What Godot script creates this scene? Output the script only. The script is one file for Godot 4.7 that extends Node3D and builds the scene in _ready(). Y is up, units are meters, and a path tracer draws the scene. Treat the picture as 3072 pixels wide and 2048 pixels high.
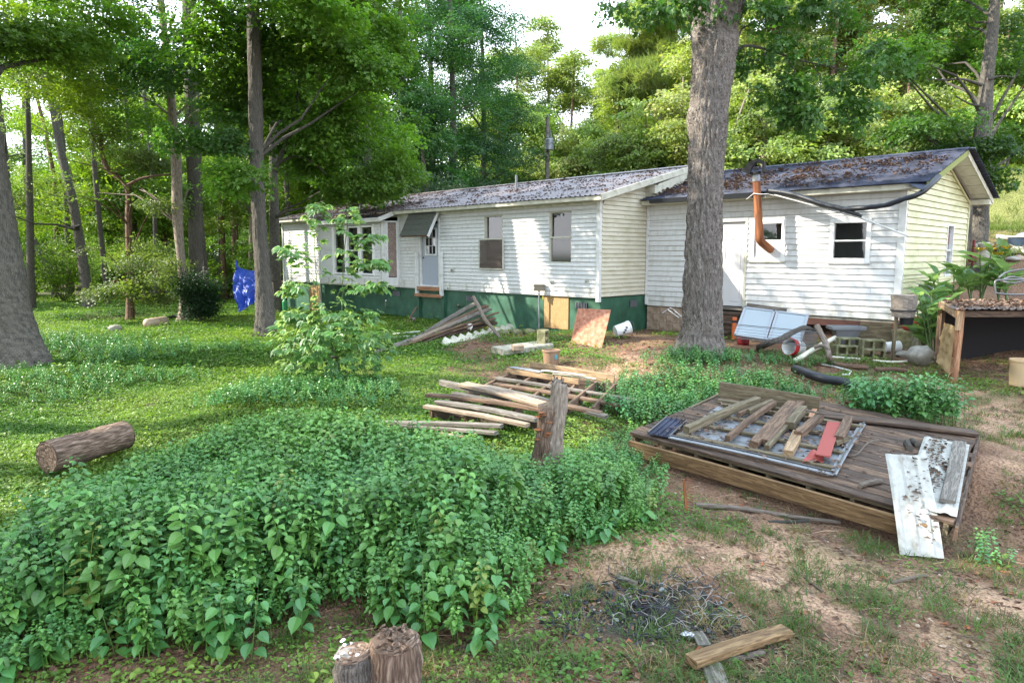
extends Node3D
# An old white mobile home at the edge of a wood, with a weedy yard full of lumber.
var rng := RandomNumberGenerator.new()
var M := {}
var used := {}
var cache := {}
var noise_a := FastNoiseLite.new()
var noise_b := FastNoiseLite.new()
var SUN := Vector3(-0.82, 0.62, -0.06).normalized()
var sun_holes: Array = []
var GP := [Vector3(2.13, 1.14, -16.698), Vector3(3.339, 1.059, -17.897), Vector3(0.755, 0.967, -18.491), Vector3(-2.191, 1.007, -20.914), Vector3(-4.333, 0.982, -22.926), Vector3(-8.745, 0.823, -26.635), Vector3(3.566, 1.145, -13.172), Vector3(-6.443, 0.8, -17.865), Vector3(-10.94, 0.526, -15.312), Vector3(-10.043, 0.785, -21.894), Vector3(-13.287, 0.687, -23.897), Vector3(-15.362, 0.951, -24.938), Vector3(-21.617, 1.007, -33.007), Vector3(-17.843, 0.67, -35.988), Vector3(4.237, 0.228, -6.306), Vector3(1.699, 0.488, -7.95), Vector3(3.121, 0.357, -7.078), Vector3(3.707, 0.281, -6.665), Vector3(2.449, 0.425, -7.489), Vector3(-1.804, 0.179, -4.435), Vector3(-2.699, 0.268, -4.446), Vector3(1.857, 0.344, -4.153), Vector3(1.267, 0.425, -4.365), Vector3(3.256, 0.37, -4.459), Vector3(-0.893, 0.262, -4.194), Vector3(-5.197, 0.195, -8.015), Vector3(-4.802, 0.105, -6.29), Vector3(0.263, 0.72, -9.894), Vector3(1.002, 0.561, -6.146), Vector3(-1.997, 0.789, -12.12), Vector3(-3.165, 0.756, -11.813), Vector3(7.038, 0.997, -10.835), Vector3(7.727, 1.018, -10.435), Vector3(5.657, 0.946, -11.736), Vector3(5.771, 0.836, -8.397), Vector3(5.978, 0.7, -7.977), Vector3(7.575, 1.145, -13.172), Vector3(6.809, 1.121, -13.773), Vector3(5.248, 1.068, -14.472), Vector3(8.118, 1.181, -13.781), Vector3(-5.878, 0.383, -12.774), Vector3(-6.867, 0.271, -11.249), Vector3(9.5, 2.6, -17), Vector3(13, 3.1, -19), Vector3(16, 3.8, -22), Vector3(20, 6.5, -30), Vector3(24, 8.6, -40), Vector3(30, 11, -60), Vector3(12, 4.6, -34), Vector3(0, 1.6, -30), Vector3(-8, 1.5, -40), Vector3(-30, 0.9, -40), Vector3(-40, 0.3, -15), Vector3(0, 4, -60), Vector3(-40, 3, -80), Vector3(40, 6.5, -20), Vector3(14, 1, -8), Vector3(10, 0.45, -3), Vector3(0, 0.2, 0), Vector3(-12, 0.2, 0), Vector3(-6, 3.5, -70), Vector3(8.4, 1.75, -15.5), Vector3(11, 1.7, -13.5), Vector3(9.2, 1.32, -13.2)]
var HOUSE := Transform3D(Basis(Vector3.UP, -0.78853), Vector3(2.13, 1.985, -16.804))
var ANNEX: Transform3D
var DECK := Transform3D(Basis(Vector3(-0.725, 0.062, -0.686), Vector3(-0.014, 0.994, 0.105), Vector3(0.688, 0.086, -0.72)), Vector3(3.972, 0.619, -5.951))

func _ready():
	rng.seed = 11
	noise_a.seed = 3
	noise_a.frequency = 0.35
	noise_a.fractal_octaves = 4
	noise_b.seed = 9
	noise_b.frequency = 1.3
	noise_b.fractal_octaves = 3
	ANNEX = HOUSE * Transform3D(Basis(), Vector3(0.03, 0, -1.928))
	var cam := Camera3D.new()
	cam.name = "camera"
	cam.position = Vector3(0, 3, 0)
	cam.rotation_degrees = Vector3(-7.1046, 0, 0)
	cam.fov = 52.5974
	cam.near = 0.1
	cam.far = 600
	add_child(cam)
	cam.current = true
	var sky_mat := ProceduralSkyMaterial.new()
	sky_mat.sky_top_color = Color(0.8, 0.88, 0.97)
	sky_mat.sky_horizon_color = Color(0.98, 0.985, 1.0)
	sky_mat.sky_curve = 0.25
	sky_mat.ground_bottom_color = Color(0.2, 0.22, 0.15)
	sky_mat.ground_horizon_color = Color(0.5, 0.55, 0.45)
	sky_mat.sky_energy_multiplier = 1.15
	sky_mat.sun_angle_max = 3.0
	var env := Environment.new()
	env.background_mode = Environment.BG_SKY
	env.sky = Sky.new()
	env.sky.sky_material = sky_mat
	env.tonemap_mode = Environment.TONE_MAPPER_LINEAR
	env.tonemap_exposure = 3.15
	env.sdfgi_enabled = true
	env.ssao_enabled = true
	env.ssil_enabled = true
	var we := WorldEnvironment.new()
	we.name = "world_environment"
	we.environment = env
	add_child(we)
	var sun := DirectionalLight3D.new()
	sun.name = "sun"
	sun.light_color = Color(1.0, 0.965, 0.9)
	sun.light_energy = 1.5
	sun.light_angular_distance = 0.5
	sun.shadow_enabled = true
	sun.look_at_from_position(SUN * 50.0, Vector3.ZERO)
	add_child(sun)
	materials()
	holes()
	ground()
	mobile_home()
	addition()
	shed()
	trees()
	yard_things()
	deck_things()
	vegetation()

# ---------------------------------------------------------------- helpers
func R(a: float, b: float) -> float:
	return rng.randf_range(a, b)

func gh(x: float, z: float) -> float:
	var s := 0.0
	var t := 0.0
	for p in GP:
		var d: float = (p.x - x) * (p.x - x) + (p.z - z) * (p.z - z)
		var w := 1.0 / pow(d + 0.35, 1.7)
		s += w * p.y
		t += w
	return s / t

func on_ground(x: float, z: float, h := 0.0) -> Vector3:
	return Vector3(x, gh(x, z) + h, z)

func lin(r: float, g: float, b: float) -> Color:
	return Color(r, g, b).linear_to_srgb()

func numbered(parent: Node, called: String) -> String:
	var key := str(parent.get_instance_id()) + called
	var n: int = used.get(key, 0)
	used[key] = n + 1
	return called if n == 0 else "%s_%03d" % [called, n]

func tag(o: Node, label := "", category := "", group := "", kind := "") -> Node:
	if label: o.set_meta("label", label)
	if category: o.set_meta("category", category)
	if group: o.set_meta("group", group)
	if kind: o.set_meta("kind", kind)
	return o

func thing(called: String, label: String, category: String, at: Variant = Vector3.ZERO, group := "") -> Node3D:
	var o := Node3D.new()
	o.name = numbered(self, called)
	add_child(o, true)
	o.transform = at if at is Transform3D else Transform3D(Basis(), at)
	tag(o, label, category, group)
	return o

func holder(parent: Node, called: String, at := Transform3D()) -> Node3D:
	var o := Node3D.new()
	o.name = numbered(parent, called)
	parent.add_child(o, true)
	o.transform = at
	return o

func part(parent: Node, called: String, mesh: Mesh, m: Material, at := Transform3D(), label := "") -> MeshInstance3D:
	var o := MeshInstance3D.new()
	o.name = numbered(parent, called)
	o.mesh = mesh
	o.material_override = m
	parent.add_child(o, true)
	o.transform = at
	if label: o.set_meta("label", label)
	return o

func one(called: String, label: String, category: String, mesh: Mesh, m: Material, at := Transform3D(), group := "", kind := "") -> MeshInstance3D:
	var o := part(self, called, mesh, m, at)
	tag(o, label, category, group, kind)
	return o

func many(parent: Node, called: String, mesh: Mesh, m: Material, places: Array, tints: Array = []) -> MultiMeshInstance3D:
	var mm := MultiMesh.new()
	mm.transform_format = MultiMesh.TRANSFORM_3D
	mm.use_colors = tints.size() > 0
	mm.mesh = mesh
	mm.instance_count = places.size()
	for i in places.size():
		mm.set_instance_transform(i, places[i])
	for i in tints.size():
		mm.set_instance_color(i, tints[i])
	var o := MultiMeshInstance3D.new()
	o.name = numbered(parent, called)
	o.multimesh = mm
	o.material_override = m
	parent.add_child(o, true)
	return o

func at(x: float, y: float, z: float, turn := Vector3.ZERO) -> Transform3D:
	return Transform3D(Basis.from_euler(turn * PI / 180.0), Vector3(x, y, z))

func span(a: Vector3, b: Vector3, roll := 0.0, up := Vector3.UP) -> Transform3D:
	# local x from a to b, centred; local y as near up as can be
	var x := (b - a).normalized()
	if absf(x.dot(up)) > 0.98: up = Vector3(0.3, 0.1, 1).normalized()
	var z := x.cross(up).normalized()
	var y := z.cross(x)
	return Transform3D(Basis(x, y, z) * Basis(Vector3.RIGHT, roll), (a + b) / 2.0)

func new_st() -> SurfaceTool:
	var st := SurfaceTool.new()
	st.begin(Mesh.PRIMITIVE_TRIANGLES)
	st.set_smooth_group(-1)
	return st

func done(st: SurfaceTool) -> ArrayMesh:
	st.generate_normals()
	return st.commit()

func tri(st: SurfaceTool, a: Vector3, b: Vector3, c: Vector3, ua := Vector2.ZERO, ub := Vector2.ZERO, uc := Vector2.ZERO) -> void:
	st.set_uv(ua)
	st.add_vertex(a)
	st.set_uv(ub)
	st.add_vertex(b)
	st.set_uv(uc)
	st.add_vertex(c)

func quad(st: SurfaceTool, a: Vector3, b: Vector3, c: Vector3, d: Vector3, ua := Vector2.ZERO, uc := Vector2.ONE) -> void:
	# clockwise as seen from outside; a-d share u, a-b share v
	tri(st, a, b, c, ua, Vector2(uc.x, ua.y), uc)
	tri(st, a, c, d, ua, uc, Vector2(ua.x, uc.y))

# a chamfered, slightly warped stick of timber along local x, centred
func plank(l: float, h: float, w: float, seed_ := 0, bev := 0.006, warp := 0.0, segs := 1) -> ArrayMesh:
	var key := "p%.3f,%.3f,%.3f,%d,%.3f,%.3f,%d" % [l, h, w, seed_, bev, warp, segs]
	if cache.has(key): return cache[key]
	var r := RandomNumberGenerator.new()
	r.seed = seed_ * 77 + 5
	bev = minf(bev, minf(h, w) * 0.3)
	var ring: Array = []
	var y := h / 2.0
	var z := w / 2.0
	var sec := [Vector2(y, -z + bev), Vector2(y, z - bev), Vector2(y - bev, z), Vector2(-y + bev, z), Vector2(-y, z - bev), Vector2(-y, -z + bev), Vector2(-y + bev, -z), Vector2(y - bev, -z)]
	var run := [0.0]
	for k in 8:
		run.append(run[k] + (sec[(k + 1) % 8] - sec[k]).length())
	var uo := r.randf() * 7.0
	var vo := r.randf() * 7.0
	for i in segs + 1:
		var f := float(i) / segs
		var x := (f - 0.5) * l
		var dy := sin(f * PI) * warp + (r.randf() - 0.5) * absf(warp) * 0.4
		var dz := sin(f * PI + seed_) * warp * 0.7
		var pts: Array = []
		for s in sec:
			var e := (r.randf() - 0.5) * minf(0.016, l * 0.02) if (i == 0 or i == segs) and bev > 0.004 else 0.0
			pts.append(Vector3(x + e, s.x + dy, s.y + dz))
		ring.append(pts)
	var st := new_st()
	for i in segs:
		for k in 8:
			var n := (k + 1) % 8
			var u0: float = ring[i][0].x + uo
			var u1: float = ring[i + 1][0].x + uo
			var a: Vector3 = ring[i][k]
			var b: Vector3 = ring[i + 1][k]
			var c: Vector3 = ring[i + 1][n]
			var d: Vector3 = ring[i][n]
			tri(st, a, c, b, Vector2(u0, run[k] + vo), Vector2(u1, run[k + 1] + vo), Vector2(u1, run[k] + vo))
			tri(st, a, d, c, Vector2(u0, run[k] + vo), Vector2(u0, run[k + 1] + vo), Vector2(u1, run[k + 1] + vo))
	for k in range(1, 7):
		var e0: Array = ring[0]
		var e1: Array = ring[segs]
		tri(st, e0[0], e0[k + 1], e0[k], Vector2(0.0, vo), Vector2(e0[k + 1].y * 0.3, vo + 0.1), Vector2(e0[k].y * 0.3, vo))
		tri(st, e1[0], e1[k], e1[k + 1], Vector2(0.0, vo), Vector2(e1[k].y * 0.3, vo), Vector2(e1[k + 1].y * 0.3, vo + 0.1))
	var m := done(st)
	cache[key] = m
	return m

func box(sx: float, sy: float, sz: float, bev := 0.004) -> ArrayMesh:
	return plank(sx, sy, sz, 0, bev)

# a round, tapering tube through [[point, radius], ...]; rough is radial noise
func tube(path: Array, sides := 8, rough := 0.0, caps := true, st: SurfaceTool = null, nf := 3.0) -> Variant:
	var own := st == null
	if own:
		st = SurfaceTool.new()
		st.begin(Mesh.PRIMITIVE_TRIANGLES)
	st.set_smooth_group(0 if sides > 5 else 0)
	var n := path.size()
	var rings: Array = []
	var side := Vector3.ZERO
	var long := 0.0
	var vs: Array = []
	for i in n:
		var p: Vector3 = path[i][0]
		var t: Vector3 = (path[mini(i + 1, n - 1)][0] - path[maxi(i - 1, 0)][0]).normalized()
		if side == Vector3.ZERO:
			side = t.cross(Vector3(0.31, 0.17, 0.93)).normalized()
		side = (side - t * side.dot(t)).normalized()
		var other := t.cross(side)
		if i > 0: long += (p - path[i - 1][0]).length()
		vs.append(long)
		var ring: Array = []
		for k in sides:
			var a := TAU * k / sides
			var d := side * cos(a) + other * sin(a)
			var r: float = path[i][1]
			if rough > 0.0:
				r *= 1.0 + rough * noise_b.get_noise_3dv((p + d * r) * nf)
			ring.append(p + d * r)
		rings.append(ring)
	for i in n - 1:
		for k in sides:
			var m := (k + 1) % sides
			var u0 := float(k) / sides
			var u1 := float(k + 1) / sides
			var a: Vector3 = rings[i][k]
			var b: Vector3 = rings[i + 1][k]
			var c: Vector3 = rings[i + 1][m]
			var d: Vector3 = rings[i][m]
			tri(st, a, b, c, Vector2(u0, vs[i]), Vector2(u0, vs[i + 1]), Vector2(u1, vs[i + 1]))
			tri(st, a, c, d, Vector2(u0, vs[i]), Vector2(u1, vs[i + 1]), Vector2(u1, vs[i]))
	if caps:
		st.set_smooth_group(-1)
		for k in sides:
			var m := (k + 1) % sides
			tri(st, path[0][0], rings[0][k], rings[0][m])
			tri(st, path[n - 1][0], rings[n - 1][m], rings[n - 1][k])
	if own: return done(st)
	return null

# turned shape round y: [[radius, height], ...] from the bottom up
func lathe(profile: Array, sides := 20, smooth := false) -> ArrayMesh:
	var st := SurfaceTool.new()
	st.begin(Mesh.PRIMITIVE_TRIANGLES)
	for i in profile.size() - 1:
		st.set_smooth_group(i + 1 if not smooth else 0)
		for k in sides:
			var a0 := TAU * k / sides
			var a1 := TAU * (k + 1) / sides
			var d0 := Vector3(cos(a0), 0, -sin(a0))
			var d1 := Vector3(cos(a1), 0, -sin(a1))
			var lo := Vector3(0, profile[i][1], 0)
			var hi := Vector3(0, profile[i + 1][1], 0)
			var r0: float = profile[i][0]
			var r1: float = profile[i + 1][0]
			quad(st, lo + d0 * r0, hi + d0 * r1, hi + d1 * r1, lo + d1 * r0, Vector2(float(k) / sides, lo.y), Vector2(float(k + 1) / sides, hi.y))
	return done(st)

# a flat outline (x, y) given depth along z, centred on z
func slab(outline: Array, depth: float) -> ArrayMesh:
	var pts := PackedVector2Array(outline)
	if Geometry2D.is_polygon_clockwise(pts): pts.reverse()
	var ids := Geometry2D.triangulate_polygon(pts)
	var st := new_st()
	var z := depth / 2.0
	for i in range(0, ids.size(), 3):
		var a := pts[ids[i]]
		var b := pts[ids[i + 1]]
		var c := pts[ids[i + 2]]
		if (b - a).cross(c - a) > 0.0:
			var t := b
			b = c
			c = t
		tri(st, Vector3(a.x, a.y, z), Vector3(b.x, b.y, z), Vector3(c.x, c.y, z), a, b, c)
		tri(st, Vector3(a.x, a.y, -z), Vector3(c.x, c.y, -z), Vector3(b.x, b.y, -z), a, c, b)
	for i in pts.size():
		var a := pts[i]
		var b := pts[(i + 1) % pts.size()]
		quad(st, Vector3(a.x, a.y, z), Vector3(a.x, a.y, -z), Vector3(b.x, b.y, -z), Vector3(b.x, b.y, z), a, b)
	return done(st)

func path_of(points: Array, r: float, r_end := -1.0) -> Array:
	var out: Array = []
	for i in points.size():
		out.append([points[i], r if r_end < 0.0 else lerpf(r, r_end, float(i) / (points.size() - 1))])
	return out

func smooth_path(path: Array, steps := 4) -> Array:
	var out: Array = []
	var n := path.size()
	for i in n - 1:
		var p0: Vector3 = path[maxi(i - 1, 0)][0]
		var p1: Vector3 = path[i][0]
		var p2: Vector3 = path[i + 1][0]
		var p3: Vector3 = path[mini(i + 2, n - 1)][0]
		for k in steps:
			var f := float(k) / steps
			out.append([p1.cubic_interpolate(p2, p0, p3, f), lerpf(path[i][1], path[i + 1][1], f)])
	out.append(path[n - 1])
	return out

# ---------------------------------------------------------------- materials
func noise_map(seed_: int, freq: float, colors: Array, size := 256, kind := 0, octaves := 5) -> NoiseTexture2D:
	var n := FastNoiseLite.new()
	n.seed = seed_
	n.frequency = freq
	n.fractal_octaves = octaves
	n.noise_type = FastNoiseLite.TYPE_SIMPLEX_SMOOTH
	if kind == 1: n.fractal_type = FastNoiseLite.FRACTAL_RIDGED
	if kind == 2:
		n.noise_type = FastNoiseLite.TYPE_CELLULAR
		n.cellular_return_type = FastNoiseLite.RETURN_DISTANCE2_SUB
	var t := NoiseTexture2D.new()
	t.width = size
	t.height = size
	t.seamless = true
	t.noise = n
	if colors.size():
		var g := Gradient.new()
		g.offsets = PackedFloat32Array()
		g.colors = PackedColorArray()
		var offs := PackedFloat32Array()
		var cols := PackedColorArray()
		for c in colors:
			offs.append(c[0])
			cols.append(c[1].linear_to_srgb())
		g.offsets = offs
		g.colors = cols
		t.color_ramp = g
	return t

func surface(called: String, tex: Texture2D, scale: Vector3, rough := 0.85, bump: Texture2D = null, bump_cm := 0.0, tri_planar := false) -> StandardMaterial3D:
	var m := StandardMaterial3D.new()
	m.resource_name = called
	m.albedo_texture = tex
	m.roughness = rough
	m.uv1_scale = scale
	if tri_planar:
		m.uv1_triplanar = true
	if bump:
		m.heightmap_enabled = true
		m.heightmap_texture = bump
		m.heightmap_scale = bump_cm
	M[called] = m
	return m

func flat(called: String, c: Color, rough := 0.6, metal := 0.0) -> StandardMaterial3D:
	var m := StandardMaterial3D.new()
	m.resource_name = called
	m.albedo_color = c.linear_to_srgb()
	m.roughness = rough
	m.metallic = metal
	M[called] = m
	return m

func leaf_material(called: String, rough: float, through: Color) -> void:
	var m := StandardMaterial3D.new()
	m.resource_name = called
	m.vertex_color_use_as_albedo = true
	m.roughness = rough
	m.backlight_enabled = true
	m.backlight = through.linear_to_srgb()
	M[called] = m

func wood(called: String, seed_: int, dark: Color, mid: Color, light: Color) -> void:
	var ramp := [[0.0, dark * 0.5], [0.3, dark.lerp(mid, 0.6)], [0.42, mid], [0.46, dark], [0.5, mid], [0.62, light], [0.7, mid.lerp(light, 0.3)], [0.74, dark.lerp(mid, 0.3)], [0.8, mid], [1.0, dark]]
	surface(called, noise_map(seed_, 0.012, ramp, 512, 0, 6), Vector3(0.22, 2.4, 1), 0.85, M.grain, 0.35)

func materials():
	M.grain = noise_map(2, 0.012, [], 512, 0, 6)
	M.lump = noise_map(5, 0.02, [], 512, 0, 5)
	M.ridge = noise_map(6, 0.015, [], 512, 1, 4)
	wood("wood_grey", 21, Color(0.062, 0.053, 0.043), Color(0.143, 0.124, 0.102), Color(0.223, 0.198, 0.167))
	wood("wood_brown", 22, Color(0.051, 0.030, 0.018), Color(0.123, 0.074, 0.044), Color(0.195, 0.118, 0.072))
	wood("wood_dark", 23, Color(0.030, 0.018, 0.012), Color(0.072, 0.045, 0.030), Color(0.127, 0.081, 0.053))
	wood("wood_tan", 24, Color(0.177, 0.113, 0.060), Color(0.293, 0.190, 0.105), Color(0.389, 0.268, 0.160))
	wood("wood_olive", 25, Color(0.068, 0.053, 0.028), Color(0.124, 0.096, 0.053), Color(0.186, 0.149, 0.093))
	wood("wood_pale", 26, Color(0.137, 0.095, 0.062), Color(0.250, 0.189, 0.134), Color(0.324, 0.255, 0.190))
	wood("wood_honey", 28, Color(0.08, 0.045, 0.02), Color(0.18, 0.105, 0.045), Color(0.26, 0.165, 0.08))
	wood("wood_orange", 27, Color(0.18, 0.08, 0.04), Color(0.3, 0.145, 0.075), Color(0.4, 0.22, 0.12))
	surface("siding", noise_map(31, 0.008, [[0.0, Color(0.5, 0.5, 0.46)], [0.35, Color(0.58, 0.58, 0.565)], [0.75, Color(0.62, 0.62, 0.612)], [1.0, Color(0.54, 0.535, 0.505)]], 512, 0, 6), Vector3(1.3, 0.22, 1.3), 0.45, null, 0.0, true)
	surface("siding_b", noise_map(131, 0.008, [[0.0, Color(0.44, 0.44, 0.39)], [0.35, Color(0.55, 0.55, 0.53)], [0.75, Color(0.62, 0.62, 0.612)], [1.0, Color(0.54, 0.535, 0.505)]], 512, 0, 6), Vector3(1.3, 0.22, 1.3), 0.45, null, 0.0, true)
	surface("siding_low", noise_map(231, 0.008, [[0.0, Color(0.36, 0.36, 0.29)], [0.35, Color(0.52, 0.51, 0.47)], [0.75, Color(0.59, 0.585, 0.56)], [1.0, Color(0.54, 0.535, 0.505)]], 512, 0, 6), Vector3(1.3, 0.22, 1.3), 0.45, null, 0.0, true)
	surface("siding_cream_bounce", noise_map(32, 0.008, [[0.0, Color(0.425, 0.395, 0.269)], [0.4, Color(0.544, 0.504, 0.378)], [0.8, Color(0.603, 0.571, 0.462)], [1.0, Color(0.425, 0.386, 0.277)]], 512, 0, 6), Vector3(0.35, 1.2, 0.35), 0.5, null, 0.0, true)  # cream dirt, with green bounce light from the yard mixed into the colour
	surface("siding_mildew_bounce", noise_map(33, 0.008, [[0.0, Color(0.34, 0.35, 0.16)], [0.4, Color(0.52, 0.5, 0.28)], [0.8, Color(0.62, 0.59, 0.38)], [1.0, Color(0.44, 0.42, 0.22)]], 512, 0, 6), Vector3(0.35, 1.2, 0.35), 0.5, null, 0.0, true)  # mildew and dirt; reflected green light is painted into this tint too
	surface("trim", noise_map(34, 0.01, [[0.0, Color(0.5, 0.49, 0.45)], [0.5, Color(0.64, 0.64, 0.62)], [1.0, Color(0.6, 0.59, 0.56)]]), Vector3.ONE, 0.5, null, 0.0, true)
	surface("trim_dirty", noise_map(35, 0.012, [[0.0, Color(0.3, 0.29, 0.22)], [0.5, Color(0.5, 0.48, 0.39)], [1.0, Color(0.6, 0.58, 0.48)]]), Vector3.ONE, 0.6, null, 0.0, true)
	surface("green_paint", noise_map(36, 0.008, [[0.0, Color(0.016, 0.06, 0.032)], [0.45, Color(0.024, 0.092, 0.052)], [0.8, Color(0.032, 0.115, 0.068)], [1.0, Color(0.09, 0.15, 0.1)]], 512, 0, 6), Vector3(0.5, 0.5, 0.5), 0.6, M.lump, 0.3, true)
	surface("roof_metal", noise_map(37, 0.01, [[0.0, Color(0.072, 0.054, 0.047)], [0.3, Color(0.151, 0.126, 0.126)], [0.65, Color(0.214, 0.187, 0.193)], [1.0, Color(0.118, 0.082, 0.067)]], 512, 0, 6), Vector3(0.5, 0.5, 0.5), 0.5, null, 0.0, true).metallic = 0.25
	surface("roof_dark", noise_map(38, 0.01, [[0.0, Color(0.011, 0.012, 0.019)], [0.5, Color(0.027, 0.032, 0.054)], [1.0, Color(0.068, 0.074, 0.112)]], 256, 0, 6), Vector3(0.6, 0.6, 0.6), 0.7, null, 0.0, true).metallic_specular = 0.35
	surface("rust", noise_map(39, 0.01, [[0.0, Color(0.070, 0.020, 0.007)], [0.45, Color(0.196, 0.059, 0.015)], [0.8, Color(0.294, 0.105, 0.028)], [1.0, Color(0.210, 0.140, 0.098)]], 256, 0, 5), Vector3(3, 0.5, 1), 0.75)
	surface("rust_sheet", noise_map(40, 0.012, [[0.0, Color(0.16, 0.05, 0.025)], [0.4, Color(0.31, 0.115, 0.06)], [0.75, Color(0.38, 0.17, 0.1)], [0.9, Color(0.45, 0.26, 0.19)], [1.0, Color(0.55, 0.5, 0.46)]], 512, 0, 6), Vector3(1, 1, 1), 0.8)
	surface("plywood", noise_map(41, 0.01, [[0.0, Color(0.24, 0.14, 0.05)], [0.45, Color(0.36, 0.235, 0.1)], [0.55, Color(0.28, 0.165, 0.06)], [0.8, Color(0.4, 0.27, 0.13)], [1.0, Color(0.3, 0.18, 0.08)]], 512, 0, 3), Vector3(0.6, 2.2, 1), 0.7)
	surface("chipboard", noise_map(42, 0.045, [[0.0, Color(0.13, 0.09, 0.075)], [0.4, Color(0.26, 0.19, 0.16)], [0.7, Color(0.34, 0.25, 0.21)], [1.0, Color(0.42, 0.33, 0.28)]], 256, 2, 3), Vector3(1.5, 1.5, 1.5), 0.8, null, 0.0, true)
	surface("concrete", noise_map(43, 0.02, [[0.0, Color(0.16, 0.15, 0.115)], [0.5, Color(0.29, 0.275, 0.22)], [1.0, Color(0.4, 0.38, 0.32)]], 256, 0, 6), Vector3(1, 1, 1), 0.9, M.lump, 0.5, true)
	surface("concrete_moss", noise_map(44, 0.015, [[0.0, Color(0.08, 0.085, 0.035)], [0.45, Color(0.18, 0.17, 0.09)], [0.8, Color(0.27, 0.25, 0.16)], [1.0, Color(0.12, 0.13, 0.05)]], 256, 0, 6), Vector3(1.3, 1.3, 1.3), 0.92, M.lump, 0.5, true)
	surface("block_tan", noise_map(45, 0.02, [[0.0, Color(0.2, 0.14, 0.09)], [0.5, Color(0.33, 0.24, 0.17)], [1.0, Color(0.42, 0.33, 0.25)]], 256, 0, 5), Vector3(1, 1, 1), 0.9, M.lump, 0.3, true)
	surface("rock", noise_map(46, 0.02, [[0.0, Color(0.12, 0.11, 0.09)], [0.5, Color(0.26, 0.245, 0.21)], [1.0, Color(0.38, 0.36, 0.32)]], 256, 0, 6), Vector3(1.2, 1.2, 1.2), 0.9, M.lump, 1.0, true)
	surface("bark_oak", noise_map(47, 0.014, [[0.0, Color(0.043, 0.033, 0.027)], [0.35, Color(0.122, 0.099, 0.084)], [0.65, Color(0.207, 0.180, 0.156)], [1.0, Color(0.271, 0.242, 0.213)]], 512, 0, 6), Vector3(6, 1.2, 1), 0.92, M.ridge, -3.0)
	surface("bark_grey", noise_map(48, 0.014, [[0.0, Color(0.038, 0.034, 0.029)], [0.5, Color(0.102, 0.089, 0.072)], [1.0, Color(0.178, 0.157, 0.132)]], 512, 0, 6), Vector3(4, 1.1, 1), 0.92, M.ridge, -2.2)
	surface("bark_pale", noise_map(49, 0.014, [[0.0, Color(0.1, 0.075, 0.055)], [0.5, Color(0.24, 0.19, 0.15)], [1.0, Color(0.36, 0.3, 0.245)]], 512, 0, 6), Vector3(3, 0.7, 1), 0.92, M.ridge, -1.2)
	surface("bark_red", noise_map(50, 0.014, [[0.0, Color(0.05, 0.03, 0.02)], [0.5, Color(0.15, 0.085, 0.055)], [1.0, Color(0.26, 0.16, 0.11)]], 256, 0, 6), Vector3(3, 0.7, 1), 0.92, M.ridge, -1.2)
	surface("rotten", noise_map(51, 0.016, [[0.0, Color(0.035, 0.022, 0.015)], [0.4, Color(0.12, 0.075, 0.05)], [0.75, Color(0.24, 0.165, 0.12)], [1.0, Color(0.34, 0.27, 0.21)]], 512, 0, 6), Vector3(4, 0.5, 1), 0.95, M.ridge, -1.6)
	surface("white_tin", noise_map(52, 0.012, [[0.0, Color(0.183, 0.159, 0.122)], [0.25, Color(0.307, 0.297, 0.258)], [0.6, Color(0.394, 0.390, 0.354)], [1.0, Color(0.329, 0.311, 0.266)]], 512, 0, 6), Vector3(1.2, 1.2, 1.2), 0.45, null, 0.0, true)
	surface("zinc", noise_map(53, 0.015, [[0.0, Color(0.110, 0.110, 0.110)], [0.5, Color(0.220, 0.231, 0.248)], [1.0, Color(0.286, 0.297, 0.314)]], 256, 0, 5), Vector3(1, 1, 1), 0.45, null, 0.0, true).metallic = 0.3
	surface("shingle", noise_map(54, 0.03, [[0.0, Color(0.03, 0.034, 0.028)], [0.5, Color(0.07, 0.075, 0.06)], [1.0, Color(0.11, 0.11, 0.09)]], 256, 0, 6), Vector3(1.5, 1.5, 1.5), 0.9, M.lump, 0.5, true)
	surface("barrel_wood", noise_map(55, 0.014, [[0.0, Color(0.1, 0.085, 0.07)], [0.5, Color(0.2, 0.17, 0.145)], [1.0, Color(0.3, 0.26, 0.22)]], 256, 0, 6), Vector3(6, 0.8, 1), 0.9, M.grain, 0.6)
	surface("char", noise_map(56, 0.03, [[0.0, Color(0.008, 0.008, 0.009)], [0.6, Color(0.03, 0.03, 0.032)], [1.0, Color(0.2, 0.2, 0.2)]], 256, 0, 6), Vector3(2, 2, 2), 0.95, M.lump, 2.0, true)
	surface("curtain", noise_map(57, 0.02, [[0.0, Color(0.05, 0.045, 0.04)], [1.0, Color(0.09, 0.08, 0.07)]], 256), Vector3(1, 1, 1), 0.9, null, 0.0, true)
	flat("white_paint", Color(0.76, 0.76, 0.74), 0.5)
	flat("white_plastic", Color(0.74, 0.74, 0.72), 0.4)
	flat("pipe_white", Color(0.62, 0.58, 0.47), 0.5)
	flat("door_blue", Color(0.3, 0.33, 0.39), 0.5)
	flat("door_white", Color(0.56, 0.55, 0.55), 0.5)
	flat("black_iron", Color(0.012, 0.012, 0.013), 0.6)
	flat("black_plastic", Color(0.016, 0.018, 0.024), 0.42)
	flat("felt", Color(0.012, 0.011, 0.012), 0.95)
	flat("brown_beam", Color(0.10, 0.04, 0.028), 0.75)
	flat("brown_plastic", Color(0.25, 0.155, 0.1), 0.5)
	flat("beige_plastic", Color(0.42, 0.3, 0.17), 0.5)
	flat("red_plastic", Color(0.42, 0.02, 0.025), 0.4)
	flat("dark_red", Color(0.17, 0.008, 0.012), 0.4)
	flat("red_paint", Color(0.28, 0.055, 0.042), 0.7)
	flat("orange_plastic", Color(0.6, 0.14, 0.035), 0.5)
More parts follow.
